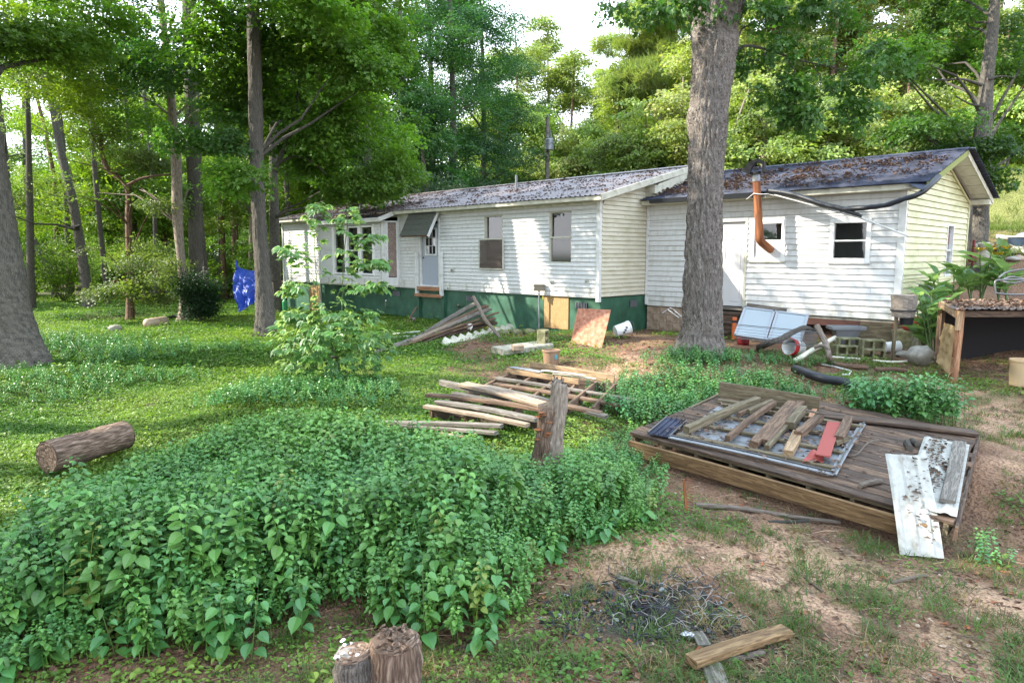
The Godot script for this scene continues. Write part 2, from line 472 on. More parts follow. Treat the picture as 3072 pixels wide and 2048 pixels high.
	flat("grey_plastic", Color(0.16, 0.165, 0.175), 0.55)
	flat("green_plastic", Color(0.02, 0.22, 0.07), 0.5)
	flat("grey_box", Color(0.2, 0.17, 0.12), 0.6)
	flat("alu", Color(0.28, 0.29, 0.31), 0.35, 0.5)
	flat("steel", Color(0.12, 0.12, 0.12), 0.4, 0.6)
	flat("tarp_blue", Color(0.015, 0.065, 0.42), 0.55)
	flat("tank_tan", Color(0.4, 0.3, 0.21), 0.6)
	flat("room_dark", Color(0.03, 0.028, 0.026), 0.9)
	flat("lime_moss", Color(0.2, 0.22, 0.06), 0.9)
	flat("label_teal", Color(0.05, 0.26, 0.3), 0.5)
	flat("label_dark", Color(0.08, 0.09, 0.12), 0.5)
	flat("yellow_tag", Color(0.7, 0.6, 0.05), 0.5)
	flat("yellow_petal", Color(0.8, 0.5, 0.02), 0.6)
	flat("foil", Color(0.62, 0.63, 0.66), 0.28, 0.7)
	flat("paper_brown", Color(0.4, 0.27, 0.13), 0.8)
	flat("stem_green", Color(0.07, 0.12, 0.03), 0.6)
	flat("twig", Color(0.13, 0.095, 0.07), 0.9)
	flat("straw", Color(0.42, 0.31, 0.18), 0.9)
	flat("wire_white", Color(0.3, 0.27, 0.24), 0.5)
	flat("teal_bin", Color(0.03, 0.05, 0.08), 0.5)
	var glass := StandardMaterial3D.new()
	glass.resource_name = "glass"
	glass.albedo_color = Color(0.12, 0.16, 0.16, 0.14)
	glass.transparency = BaseMaterial3D.TRANSPARENCY_ALPHA
	glass.roughness = 0.03
	M.glass = glass
	var milk := StandardMaterial3D.new()
	milk.resource_name = "dusty_glass"
	milk.albedo_color = Color(0.62, 0.66, 0.68, 0.78)
	milk.transparency = BaseMaterial3D.TRANSPARENCY_ALPHA
	milk.roughness = 0.4
	M.milk = milk
	var screen := StandardMaterial3D.new()
	screen.resource_name = "insect_screen"
	screen.albedo_color = Color(0.38, 0.33, 0.3, 0.55)
	screen.transparency = BaseMaterial3D.TRANSPARENCY_ALPHA
	screen.roughness = 0.8
	M.screen = screen
	M.mud_paint = M.green_paint.duplicate()
	M.mud_paint.resource_name = "muddy_green_paint"
	M.mud_paint.vertex_color_use_as_albedo = true
	leaf_material("leaf", 0.5, Color(0.85, 1.0, 0.3))
	leaf_material("leaf_weed", 0.4, Color(0.22, 0.36, 0.1))
	leaf_material("dead", 0.85, Color(0.12, 0.08, 0.05))
	leaf_material("needle", 0.6, Color(0.8, 0.95, 0.35))
	leaf_material("painted", 0.9, Color(0.0, 0.0, 0.0))
	M.painted.backlight_enabled = false

# where the sun comes through between the trees: [place, radius]
func holes():
	sun_holes = [
		[Vector3(-6.073, 0.343, -11.838), 0.55], [Vector3(-5.002, 0.438, -12.236), 0.5], [Vector3(-4.31, 0.559, -13.831), 0.6], [Vector3(-9.1, 0.763, -19.071), 0.8], [Vector3(-7.891, 0.781, -17.596), 0.6], [Vector3(-6.967, 0.287, -9.312), 0.8], [Vector3(-6.661, 0.295, -9.91), 0.6], [Vector3(-5.212, 0.414, -13.51), 0.5], [Vector3(-10.688, 0.7, -18.672), 0.7], [Vector3(-8.623, 0.636, -16.269), 0.7], [Vector3(-6.521, 0.493, -14.701), 0.5],
		[Vector3(-4.459, 0.524, -13.351), 0.7], [Vector3(-7.797, 0.341, -12.516), 0.5], [Vector3(-6.449, 0.299, -11.718), 0.6], [Vector3(-5.235, 0.419, -11.346), 0.5], [Vector3(-3.619, 0.678, -10.558), 0.4], [Vector3(-3.829, 0.641, -14.333), 0.5], [Vector3(-6.458, 0.611, -15.348), 0.6], [Vector3(-7.083, 0.404, -13.667), 0.4], [Vector3(-5.775, 0.212, -8.738), 0.5], [Vector3(-7.754, 0.286, -10.847), 0.5], [Vector3(-6.434, 0.288, -10.521), 0.4], [Vector3(-2.276, 0.778, -12.697), 0.5], [Vector3(-1.139, 0.723, -10.718), 0.4], [Vector3(-12.931, 0.709, -22.652), 0.6], [Vector3(-12.893, 0.736, -19.551), 0.6], [Vector3(-9.036, 0.435, -12.992), 0.4], [Vector3(-2.341, 0.634, -9.755), 0.4], [Vector3(-4.913, 0.426, -10.289), 0.4], [Vector3(-4.016, 0.509, -9.956), 0.35], [Vector3(-5.566, 0.47, -14.457), 0.4], [Vector3(-3.078, 2.016, -11.97), 0.3], [Vector3(-2.678, 1.326, -11.884), 0.2], [Vector3(-0.619, 0.704, -9.961), 0.9], [Vector3(0.125, 0.714, -10.613), 0.8], [Vector3(0.935, 0.714, -10.919), 0.6], [Vector3(-1.145, 0.658, -9.417), 0.5], [Vector3(1.4, 0.964, -13.078), 0.55], [Vector3(2.428, 0.748, -10.755), 0.6], [Vector3(2.28, 0.908, -11.659), 0.4],
		[Vector3(-2.28, 0.758, -13.874), 0.5], [Vector3(0.562, 0.501, -7.833), 0.4], [Vector3(1.987, 0.689, -10.506), 0.5], [Vector3(-1.242, 0.775, -11.716), 0.4], [Vector3(-1.922, 0.733, -10.671), 0.4],
		[HOUSE * Vector3(-2.636, 1.593, 0), 0.28], [HOUSE * Vector3(-2.699, 0.808, 0), 0.25], [HOUSE * Vector3(-3.306, -0.589, 0), 0.4], 
		[HOUSE * Vector3(-1.498, -0.301, 0), 0.28], [HOUSE * Vector3(-15.635, 2.037, 0), 0.3], [HOUSE * Vector3(-14.027, 1.673, 0), 0.3], 
		[ANNEX * Vector3(3.409, 1.719, 0), 0.25], [ANNEX * Vector3(3.834, 1.497, 0), 0.25],  [Vector3(1.852, 1.45, -15.326), 0.4],
		[Vector3(-13.287, 2.758, -24.156), 1.7], [Vector3(-12.591, 1.792, -24.035), 1.1], [Vector3(-11.067, 3.662, -23.26), 0.9], [Vector3(-11.133, 1.512, -22.992), 0.6], [Vector3(-9.941, 1.35, -25.492), 0.8], [Vector3(-6.522, 1.576, -17.962), 0.3], [Vector3(-15.722, 5.244, -24.465), 1.0], [Vector3(-14.652, 11.413, -31.281), 2.0], [Vector3(-17.032, 8.048, -26.83), 2.2], [Vector3(-16.788, 11.974, -33.366), 2.5], [Vector3(-17.913, 4.51, -30.42), 1.8], [Vector3(-12.458, 5.215, -28.493), 1.3], [Vector3(-15.687, 9.17, -22.939), 1.4], [Vector3(-5.803, 9.17, -22.939), 1.2], [Vector3(-7.374, 6.624, -24.637), 1.0], [Vector3(-18.351, 5.804, -26.551), 1.8], [Vector3(-11.443, 10.047, -29.095), 1.6], [Vector3(3.896, 18.705, -58.391), 4.5], [Vector3(2.11, 13.844, -53.754), 3.5], [Vector3(10, 17.022, -52.135), 5.0], [Vector3(13.264, 13.441, -45.642), 4.0], [Vector3(18.783, 13.678, -46.679), 5.0], [Vector3(24, 12.384, -46.518), 4.0], [Vector3(31.826, 13.031, -46.598), 4.5], [Vector3(19.487, 4.941, -27.451), 3.0],
		[HOUSE * Vector3(-13.0, 2.9, -2.0), 1.5], [HOUSE * Vector3(-9.5, 2.9, -1.6), 0.8], [HOUSE * Vector3(-4.5, 2.9, -1.8), 0.6], [HOUSE * Vector3(-1.0, 2.9, -2.2), 0.6], [ANNEX * Vector3(3.8, 2.9, -1.2), 0.5],
		[Vector3(-0.67, 0.263, -4.225), 0.3], [Vector3(4.417, 0.261, -5.952), 0.3], [Vector3(-0.999, 0.255, -4.226), 0.25], [Vector3(0.43, 1.123, -8.836), 0.3], [Vector3(-5.355, 0.166, -7.139), 0.4]]

func shaded(p: Vector3, r: float) -> bool:
	for h in sun_holes:
		var d: Vector3 = p - h[0]
		var t := d.dot(SUN)
		if t > h[1] * 1.3 + 0.4:
			var o := d - SUN * t
			var rr: float = h[1] * 1.06 + r
			if o.length_squared() < rr * rr:
				return false
	return true

# ---------------------------------------------------------------- ground
func soil(x: float, z: float) -> Color:
	var n := noise_a.get_noise_2d(x * 1.4, z * 1.4)
	var f := noise_b.get_noise_2d(x * 2.1 + 40.0, z * 2.1)
	var brown := Color(0.165, 0.09, 0.052)
	var c := brown.lerp(Color(0.28, 0.16, 0.092), clampf(0.5 + f, 0, 1))
	# bare sand
	var s := 0.0
	for b in [[Vector2(2.3, -5.0), 1.3], [Vector2(3.7, -4.9), 0.9], [Vector2(1.1, -5.6), 0.8], [Vector2(3.0, -4.4), 0.8], [Vector2(5.4, -9.6), 1.3], [Vector2(6.6, -9.0), 1.5], [Vector2(1.9, -12.6), 1.0], [Vector2(1.0, -11.4), 0.6], [Vector2(4.3, -4.2), 1.0], [Vector2(0.4, -6.2), 0.5], [Vector2(6.2, -7.2), 1.0], [Vector2(2.6, -5.7), 0.7], [Vector2(-1.0, -4.2), 0.7]]:
		s = maxf(s, 1.0 - (Vector2(x, z) - b[0]).length() / b[1])
	s = clampf(s * 1.6 + n * 1.3 + f * 0.6 - 0.15, 0, 1) if s > 0.0 else 0.0
	c = c.lerp(Color(0.5, 0.315, 0.2), s)
	# moss
	var m := clampf(noise_a.get_noise_2d(x * 2.0 + 90.0, z * 2.0 - 30.0) * 2.2 - 0.35, 0, 0.7)
	c = c.lerp(Color(0.12, 0.105, 0.03), m)
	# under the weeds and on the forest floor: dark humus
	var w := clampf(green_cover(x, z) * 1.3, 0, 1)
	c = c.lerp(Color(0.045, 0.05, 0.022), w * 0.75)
	# ash of the burnt heap
	var a := 1.0 - Vector2((x - 0.95) / 0.7, (z + 4.72) / 0.4).length() + f * 0.5 + n * 0.4
	c = c.lerp(Color(0.03, 0.029, 0.028), clampf(a * 2.0, 0, 0.92))
	# sunny meadow on the right
	if x > 13.0 and z < -18.0:
		c = c.lerp(Color(0.2, 0.22, 0.06), clampf((x - 13.0) / 3.0, 0, 1))
	return c

# how much low green covers the ground: 1 lawn of weeds, 0 bare
func green_cover(x: float, z: float) -> float:
	var n := noise_a.get_noise_2d(x, z)
	var d := (x - 0.7) + (z + 11.0) * -0.12
	var g := clampf(0.5 - d * 0.3, 0, 1)
	if z > -9.0: g = maxf(g * clampf((1.6 - x) / 1.5, 0, 1), 0.0)
	if z < -11.5 and x > -1.5: g *= 0.45
	if z < -12.0 and x < 0.5 and x > -5.0: g *= 0.65
	g = clampf(g + n * 0.9 * (1.0 - absf(g - 0.5)), 0, 1)
	if z > -5.8: g *= 0.04
	return g

func ground():
	var st := SurfaceTool.new()
	st.begin(Mesh.PRIMITIVE_TRIANGLES)
	# fine sheet near the camera, coarser rings beyond, in one mesh
	var xs: Array = []
	var zs: Array = []
	var v := -160.0
	while v < 160.0:
		xs.append(v)
		v += 0.13 if v > -7.5 and v < 9.5 else (0.4 if absf(v) < 24.0 else 4.0)
	v = -230.0
	while v < 30.0:
		zs.append(v)
		v += 0.13 if v > -15.0 and v < -3.4 else (0.4 if v > -32.0 and v < 6.0 else 5.0)
	var cols := xs.size()
	for z in zs:
		for x in xs:
			var y := gh(x, z)
			if absf(x) < 25.0 and z > -40.0:
				y += noise_b.get_noise_2d(x, z) * 0.035 + noise_b.get_noise_2d(x * 4.0, z * 4.0) * 0.02
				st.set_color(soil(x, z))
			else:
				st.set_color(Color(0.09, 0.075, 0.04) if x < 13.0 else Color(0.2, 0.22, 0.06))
			st.set_uv(Vector2(x, z))
			st.add_vertex(Vector3(x, y, z))
	for j in zs.size() - 1:
		for i in cols - 1:
			var a := j * cols + i
			st.add_index(a)
			st.add_index(a + 1)
			st.add_index(a + cols + 1)
			st.add_index(a)
			st.add_index(a + cols + 1)
			st.add_index(a + cols)
	st.generate_normals()
	var m := surface("soil", noise_map(61, 0.02, [[0.0, Color(0.3, 0.27, 0.25)], [0.38, Color(0.62, 0.58, 0.55)], [0.55, Color(0.88, 0.86, 0.84)], [1.0, Color(1.0, 1.0, 1.0)]], 1024, 0, 7), Vector3(1.3, 1.3, 1), 0.95, M.lump, 3.5)
	m.vertex_color_use_as_albedo = true
	tag(one("ground", "", "", st.commit(), m), "sloping yard of bare earth, leaf litter and weeds", "", "", "structure")


# ---------------------------------------------------------------- the buildings
# one lap of siding with a proud lower edge; the ends may slope (x0a..x1a below, x0b..x1b above)
func lap(x0a: float, x1a: float, x0b: float, x1b: float, ya: float, yb: float, za := 0.02, zb := 0.005, back := -0.07) -> ArrayMesh:
	var st := new_st()
	if yb - ya > 0.05:
		# the lower lip stands free of the board below: a shadow gap
		var k := 0.013
		quad(st, Vector3(x0a, ya, -0.012), Vector3(x0a, ya + k, -0.012), Vector3(x1a, ya + k, -0.012), Vector3(x1a, ya, -0.012))
		ya += k
	var a := Vector3(x0a, ya, za)
	var b := Vector3(x1a, ya, za)
	var c := Vector3(x1b, yb, zb)
	var d := Vector3(x0b, yb, zb)
	var e := Vector3(x0a, ya, back)
	var f := Vector3(x1a, ya, back)
	var g := Vector3(x1b, yb, back)
	var h := Vector3(x0b, yb, back)
	quad(st, a, d, c, b)
	quad(st, e, a, b, f)
	quad(st, d, h, g, c)
	quad(st, e, h, d, a)
	quad(st, b, c, g, f)
	quad(st, f, g, h, e)
	return done(st)

# courses of siding from x0 to x1, y0 to y1, leaving the openings [x0, x1, y0, y1] free
func siding(parent: Node, x0: float, x1: float, y0: float, y1: float, course: float, openings: Array, m: Material, left_slope := [0.0, 0.0, 0.0], right_slope := [0.0, 0.0, 0.0], xf := Transform3D()) -> void:
	# a slope [x, y, dx/dy] trims the end above y
	var y := y0
	while y < y1 - 0.012:
		var top := minf(y + course, y1)
		var cuts := [y, top]
		for o in openings:
			for e in [o[2], o[3]]:
				if e > y + 0.004 and e < top - 0.004: cuts.append(e)
		cuts.sort()
		for i in cuts.size() - 1:
			var ya: float = cuts[i]
			var yb: float = cuts[i + 1]
			var mid := (ya + yb) / 2.0
			var free: Array = [[x0, x1]]
			for o in openings:
				if mid > o[2] and mid < o[3]:
					var next: Array = []
					for s in free:
						if o[0] > s[0] + 0.002: next.append([s[0], minf(o[0], s[1])])
						if o[1] < s[1] - 0.002: next.append([maxf(o[1], s[0]), s[1]])
					free = next
			var z1 := lerpf(0.026, 0.004, (ya - y) / course)
			var z2 := lerpf(0.026, 0.004, (yb - y) / course)
			for s in free:
				if s[1] - s[0] < 0.004: continue
				var l0: float = s[0]
				var l1: float = s[0]
				var r0: float = s[1]
				var r1: float = s[1]
				if left_slope[2] != 0.0 and s[0] == x0:
					l0 += maxf(0.0, ya - left_slope[1]) * left_slope[2]
					l1 += maxf(0.0, yb - left_slope[1]) * left_slope[2]
				if right_slope[2] != 0.0 and s[1] == x1:
					r0 -= maxf(0.0, ya - right_slope[1]) * right_slope[2]
					r1 -= maxf(0.0, yb - right_slope[1]) * right_slope[2]
				if r0 - l0 < 0.02: continue
				# boards come in lengths, their joints staggered from course to course
				var course_no := int(round((y - y0) / course))
				var cut := l0
				var nth := 0
				while cut < r0 - 0.01:
					var stop: float = minf(floorf((cut + 0.3 + course_no * 1.37) / 3.66) * 3.66 + 3.66 - course_no * 1.37, r0)
					if r0 - stop < 0.3: stop = r0
					var mm := m
					if m == M.siding:
						mm = M.siding_low if course_no < 2 else ([M.siding, M.siding_b, M.siding][(course_no * 5 + nth * 3) % 3])
					var lift := 0.0016 * (nth % 2)
					part(parent, "siding_board", lap(cut, stop - (0.0 if stop == r0 else 0.004), l1 if cut == l0 else cut, maxf(r1, l1 + 0.004) if stop == r0 else stop - 0.004, ya, yb - 0.001, z1 + lift, z2 + lift), mm, xf)
					cut = stop
					nth += 1
		y = top

# a ribbed sheet: x across (width), y up the slope, ribs along y
func ribbed(width: float, length: float, pitch: float, height: float, flare := 0.0, bent := 0.0) -> ArrayMesh:
	var st := new_st()
	var prof: Array = []
	var x := 0.0
	while x < width - 0.01:
		for q in [[0.0, 0.0], [0.18, height], [0.34, height], [0.52, 0.0]]:
			if x + q[0] * pitch <= width: prof.append(Vector2(x + q[0] * pitch, q[1]))
		x += pitch
	prof.append(Vector2(width, 0))
	var rows := [0.0, 0.25, 0.5, 0.75, 1.0]
	for i in prof.size() - 1:
		for k in 4:
			var ya: float = rows[k] * length
			var yb: float = rows[k + 1] * length
			var ba: float = sin(rows[k] * PI) * bent
			var bb: float = sin(rows[k + 1] * PI) * bent
			var a := Vector3(prof[i].x, ya, prof[i].y + ba)
			var b := Vector3(prof[i].x, yb, prof[i].y + bb)
			var c := Vector3(prof[i + 1].x, yb, prof[i + 1].y + bb)
			var d := Vector3(prof[i + 1].x, ya, prof[i + 1].y + ba)
			quad(st, a, b, c, d, Vector2(a.x, a.y), Vector2(c.x, c.y))
			var t := Vector3(0, 0, -0.004)
			quad(st, d + t, c + t, b + t, a + t, Vector2(d.x, a.y), Vector2(a.x, c.y))
	return done(st)

# a window set in an opening: frame, meeting rail, two panes, dark room behind
func window(parent: Node, x0: float, x1: float, y0: float, y1: float, frame_w: float, m: Material, proud := 0.03, rail := true, xf := Transform3D()) -> Node3D:
	var w := holder(parent, "window", xf * at((x0 + x1) / 2.0, (y0 + y1) / 2.0, 0))
	var hw := (x1 - x0) / 2.0
	var hh := (y1 - y0) / 2.0
	for s in [-1, 1]:
		part(w, "frame", box(frame_w, hh * 2.0, 0.09, 0.005), m, at(s * (hw - frame_w / 2.0), 0, proud - 0.045))
		part(w, "frame", box(hw * 2.0 - frame_w * 2.0, frame_w, 0.088, 0.005), m, at(0, s * (hh - frame_w / 2.0), proud - 0.045))
	if rail:
		part(w, "sash_rail", box(hw * 2.0 - frame_w * 2.0, 0.035, 0.05, 0.004), m, at(0, 0, proud - 0.06))
	for s in [-1, 1]:
		part(w, "pane", box(hw * 2.0 - frame_w * 2.0, hh - frame_w, 0.004, 0.0005), M.glass, at(0, s * (hh - frame_w) / 2.0, proud - 0.062 - 0.012 * s))
	return w

func box_between(parent: Node, called: String, a: Vector3, b: Vector3, m: Material, bev := 0.004) -> MeshInstance3D:
	var s := (b - a).abs()
	return part(parent, called, box(s.x, s.y, s.z, bev), m, Transform3D(Basis(), (a + b) / 2.0))

func vent(parent: Node, x: float, y: float, w := 0.4, h := 0.16) -> void:
	var v := holder(parent, "vent", at(x, y, -0.04))
	part(v, "recess", box(w, h, 0.02), M.black_iron, at(0, 0, -0.005))
	for i in 8:
		part(v, "bar", box(0.018, h, 0.012, 0.003), M.grey_plastic, at((i - 3.5) * w / 8.0, 0, 0.014))

func mobile_home():
	var h := thing("mobile_home", "long white vinyl sided mobile home on a green painted foundation", "house", HOUSE)
	var len := 16.13
	var wall := holder(h, "siding_wall")
	var open: Array = [[-4.13, -3.37, 0.82, 2.12], [-1.66, -0.90, 0.82, 2.12], [-7.14, -6.12, 0.0, 2.06], [-12.82, -8.2, 0.0, 2.34]]
	siding(wall, -len, -0.09, 0.0, 2.34, 0.1055, open, M.siding)
	for x in [-len - 0.04, -0.04]:
		part(wall, "corner_post", box(0.1, 2.46, 0.1, 0.008), M.trim, at(x, 1.11, 0.0))
	part(wall, "skirt_drip", box(len, 0.02, 0.05, 0.004), M.trim, at(-len / 2.0, -0.012, 0.0))
	# right gable wall, as far as the addition
	var gable := holder(h, "siding_wall", at(0, 0, 0, Vector3(0, 90, 0)))
	siding(gable, 0.055, 1.93, 0.0, 2.9, 0.1055, [], M.siding_cream_bounce, [0.055, 2.3, 3.65])
	# the rest of the shell
	var shell := holder(h, "shell")
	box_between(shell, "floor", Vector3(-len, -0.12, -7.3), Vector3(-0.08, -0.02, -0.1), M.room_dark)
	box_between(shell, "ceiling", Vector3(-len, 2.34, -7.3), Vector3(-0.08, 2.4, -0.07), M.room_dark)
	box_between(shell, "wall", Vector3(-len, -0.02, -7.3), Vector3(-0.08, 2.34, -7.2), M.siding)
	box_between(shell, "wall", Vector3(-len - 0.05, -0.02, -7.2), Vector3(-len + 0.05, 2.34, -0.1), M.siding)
	box_between(shell, "wall", Vector3(-0.1, -0.02, -7.2), Vector3(-0.005, 2.34, -1.94), M.siding_cream_bounce)
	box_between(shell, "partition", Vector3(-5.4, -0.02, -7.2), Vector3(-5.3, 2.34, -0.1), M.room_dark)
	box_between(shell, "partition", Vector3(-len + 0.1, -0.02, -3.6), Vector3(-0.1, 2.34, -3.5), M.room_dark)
	for x in [-len, -0.04]:
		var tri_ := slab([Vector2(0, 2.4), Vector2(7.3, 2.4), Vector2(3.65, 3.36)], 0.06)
		part(shell, "gable_infill", tri_, M.siding_cream_bounce, at(x - 0.02, 0, 0, Vector3(0, 90, 0)))
	# foundation
	var f := holder(h, "foundation")
	box_between(f, "foundation_wall", Vector3(-len - 0.02, -1.7, -0.2), Vector3(0.0, -0.022, -0.055), M.green_paint)
	for q in [[Transform3D(Basis(), Vector3(-len, 0, -0.05)), len - 0.002, 130], [Transform3D(Basis(Vector3.UP, PI / 2.0), Vector3(-0.006, 0, -0.05)), 2.0, 18]]:
		part(f, "painted_face", mud_wall(q[1], q[2], HOUSE * q[0]), M.mud_paint, q[0])
	box_between(f, "foundation_wall", Vector3(-0.16, -1.7, -7.3), Vector3(-0.012, -0.022, -0.2), M.green_paint)
	box_between(f, "foundation_wall", Vector3(-len - 0.03, -1.7, -7.3), Vector3(-len + 0.15, -0.022, -0.2), M.green_paint)
	box_between(f, "foundation_wall", Vector3(-len, -1.7, -7.45), Vector3(0, -0.022, -7.3), M.green_paint)
	for v in [-4.77, -0.6, -8.48]:
		vent(h, v, -0.235, 0.4, 0.16)
	var vg := holder(h, "vent", at(-0.005, -0.22, -1.42, Vector3(0, 90, 0)))
	part(vg, "recess", box(0.34, 0.17, 0.02), M.black_iron)
	for i in 7:
		part(vg, "bar", box(0.018, 0.17, 0.012, 0.003), M.grey_plastic, at((i - 3) * 0.045, 0, 0.018))
	for x in [-7.24, -6.0]:
		part(f, "pilaster", box(0.14, 1.4, 0.09, 0.008), M.green_paint, at(x, -0.92, 0.0))
	# roof: ribbed sheets on both slopes
	var roof := holder(h, "roof")
	var rise := 0.99
	var run := 4.0
	var slope := atan2(rise, run)
	var sheet := sqrt(rise * rise + run * run) + 0.03
	var sheets: Array = []
	for k in 3:
		sheets.append(ribbed(0.93, sheet, 0.155, 0.02, 0.0, 0.006 * (k - 1)))
	var n := 18
	for i in n:
		var x := -len - 0.3 + i * 0.925
		for s in 2:
			var b := Basis(Vector3.RIGHT, slope - PI / 2.0) if s == 0 else Basis(Vector3.UP, PI) * Basis(Vector3.RIGHT, slope - PI / 2.0)
			var o := Vector3(x, 2.415 + (i % 2) * 0.004, 0.35) if s == 0 else Vector3(x + 0.93, 2.415 + (i % 2) * 0.004, -7.65)
			part(roof, "roof_sheet", sheets[(i * 7) % 3], M.roof_metal, Transform3D(b, o))
	part(roof, "ridge_cap", slab([Vector2(-0.2, -0.055), Vector2(0, -0.004), Vector2(0.2, -0.055), Vector2(0.2, -0.035), Vector2(0, 0.02), Vector2(-0.2, -0.035)], len + 0.6), M.roof_metal, at(-len / 2.0, 3.44, -3.65, Vector3(0, 90, 0)))
	part(roof, "fascia", box(len + 0.5, 0.1, 0.025), M.trim_dirty, at(-len / 2.0, 2.36, 0.3))
	part(roof, "soffit", box(len + 0.5, 0.02, 0.29), M.trim_dirty, at(-len / 2.0, 2.318, 0.148))
	part(roof, "frieze_board", box(len - 0.1, 0.07, 0.03), M.trim_dirty, at(-len / 2.0, 2.27, 0.03))
	for s in [0, 1]:
		var a := Vector3(0.28, 2.36, 0.34) if s == 0 else Vector3(0.28, 2.36, -7.64)
		part(roof, "rake_board", box(4.13, 0.15, 0.03), M.trim_dirty, span(a, Vector3(0.28, 3.36, -3.65)))
	part(roof, "rake_soffit", box(4.1, 0.02, 0.29), M.trim_dirty, Transform3D(Basis(Vector3.UP, PI / 2.0) * Basis(Vector3.FORWARD, -slope), Vector3(0.14, 2.80, -1.65)))
	part(roof, "gable_panel", slab([Vector2(1.97, 2.42), Vector2(3.6, 3.08), Vector2(5.4, 2.95), Vector2(5.4, 3.3), Vector2(3.65, 3.3), Vector2(2.02, 2.83)], 0.03), M.trim_dirty, at(0.26, 0, 0, Vector3(0, 90, 0)))
	part(roof, "eave_return", box(0.35, 0.42, 0.3, 0.006), M.trim_dirty, at(0.12, 2.58, -1.98))
	part(roof, "vent_pipe", tube(path_of([Vector3(-4.6, 2.7, -1.75), Vector3(-4.6, 3.42, -1.75)], 0.035), 10), M.grey_plastic)
	# windows right of the door
	var w1 := window(h, -4.13, -3.37, 0.82, 2.12, 0.035, M.trim_dirty, 0.0)
	part(w1, "blind", box(0.7, 1.2, 0.01), M.curtain, at(0.02, 0, -0.14))
	var scr := holder(h, "window_screen", at(-3.78, 1.05, 0.075))
	for s in [-1, 1]:
		part(scr, "frame", box(0.035, 0.85, 0.03), M.trim_dirty, at(s * 0.485, 0, 0))
		part(scr, "frame", box(0.935, 0.03, 0.028), M.trim_dirty, at(0, s * 0.41, 0))
	part(scr, "mesh_sheet", box(0.935, 0.79, 0.004, 0.0005), M.screen)
	part(scr, "kick_panel", box(0.93, 0.16, 0.01), M.screen, at(0, -0.31, 0.008))
	var w2 := window(h, -1.66, -0.90, 0.82, 2.12, 0.03, M.trim_dirty, -0.005)
	part(w2, "lampshade", lathe([[0.15, 0], [0.07, 0.24]], 14), M.curtain, at(0.22, -0.5, -0.35))
	part(w2, "suction_cup", lathe([[0.0, 0.0], [0.03, 0.0], [0.0, 0.02]], 10), M.white_plastic, at(0, 0.56, -0.04, Vector3(90, 0, 0)))
	for o in [[-5.52, 0.58, 0.15, 0.12], [-1.53, 0.33, 0.12, 0.08], [-0.38, 0.385, 0.1, 0.06], [-5.72, 0.04, 0.06, 0.05]]:
		var plate := part(h, "outlet_box", box(o[2], o[3], 0.04, 0.008), M.trim_dirty, at(o[0], o[1], 0.028))
		part(plate, "cover", box(o[2] * 0.55, o[3] * 0.5, 0.012), M.grey_plastic, at(0, -0.01, 0.025))
	# door with its awning
	var d := holder(h, "door", at(-6.62, 0, -0.02))
	part(d, "panel", box(0.86, 1.88, 0.045), M.door_blue, at(0.02, 1.03, -0.03))
	for s in [-1, 1]:
		part(d, "frame", box(0.07, 2.04, 0.1), M.trim, at(s * 0.475, 1.04, 0.0))
	part(d, "threshold", box(1.02, 0.1, 0.12), M.trim, at(0, 0.05, 0.01))
	part(d, "head", box(1.02, 0.08, 0.1), M.trim, at(0, 2.1, 0.0))
	var lite := part(d, "lite_frame", box(0.56, 0.04, 0.03), M.trim, at(0.03, 1.03, 0.005))
	part(d, "lite_frame", box(0.56, 0.04, 0.03), M.trim, at(0.03, 1.83, 0.005))
	for s in [-1, 1]: part(d, "lite_frame", box(0.04, 0.76, 0.03), M.trim, at(0.03 + s * 0.26, 1.43, 0.005))
	for i in 3:
		for k in 3:
			part(d, "pane", box(0.145, 0.23, 0.012), M.felt if (i + k) % 3 else M.glass, at(-0.13 + i * 0.16, 1.18 + k * 0.25, 0.0))
	for i in 2:
		part(d, "muntin", box(0.016, 0.72, 0.02), M.trim, at(-0.05 + i * 0.16, 1.43, 0.008))
		part(d, "muntin", box(0.48, 0.016, 0.019), M.trim, at(0.03, 1.305 + i * 0.25, 0.008))
	part(d, "knob", lathe([[0.012, 0], [0.03, 0.03], [0.02, 0.055], [0, 0.06]], 12), M.steel, at(-0.33, 0.95, 0.0, Vector3(90, 0, 0)))
	part(d, "base_panel", box(1.02, 0.07, 0.06), M.trim_dirty, at(0, -0.04, 0.0))
	for x in [-7.2, -5.98]:
		part(h, "stair_post", box(0.09, 1.34, 0.09, 0.006), M.trim, at(x, 0.46, 0.08))
	part(h, "ledger_board", box(1.12, 0.12, 0.05), M.wood_orange, at(-6.6, -0.005, 0.1))
	part(h, "ledger_board", box(1.3, 0.1, 0.07), M.wood_orange, at(-6.62, -0.22, 0.1))
	var awn := holder(h, "awning")
	for i in 5:
		var fa := i / 5.0
		var fb := (i + 1) / 5.0
		var a := Vector3(-6.75, lerpf(2.46, 1.62, fa) + 0.015, lerpf(0.06, 0.5, fa) + 0.03)
		var b := Vector3(-6.75, lerpf(2.46, 1.62, fb), lerpf(0.06, 0.5, fb) + 0.045)
		var dir := (b - a).normalized()
		part(awn, "shingle_row", plank((b - a).length() + 0.035, 0.026, 1.34 - 0.01 * (i % 2), 40 + i, 0.004), M.shingle, span(a, b, 0.0, Vector3(0, 0.4, 1)))
	for x in [-7.39, -6.08]:
		part(awn, "side_board", box(1.0, 0.09, 0.03), M.trim, span(Vector3(x, 2.42, 0.03), Vector3(x, 1.6, 0.47), 0.0, Vector3(0, 0.4, 1)))
	part(awn, "valance", box(1.34, 0.05, 0.03), M.wood_orange, at(-6.75, 1.6, 0.5))
	# bay window on the left
	var bay := holder(h, "bay_window")
	var bz := 0.5
	var bx0 := -12.45
	var bx1 := -8.45
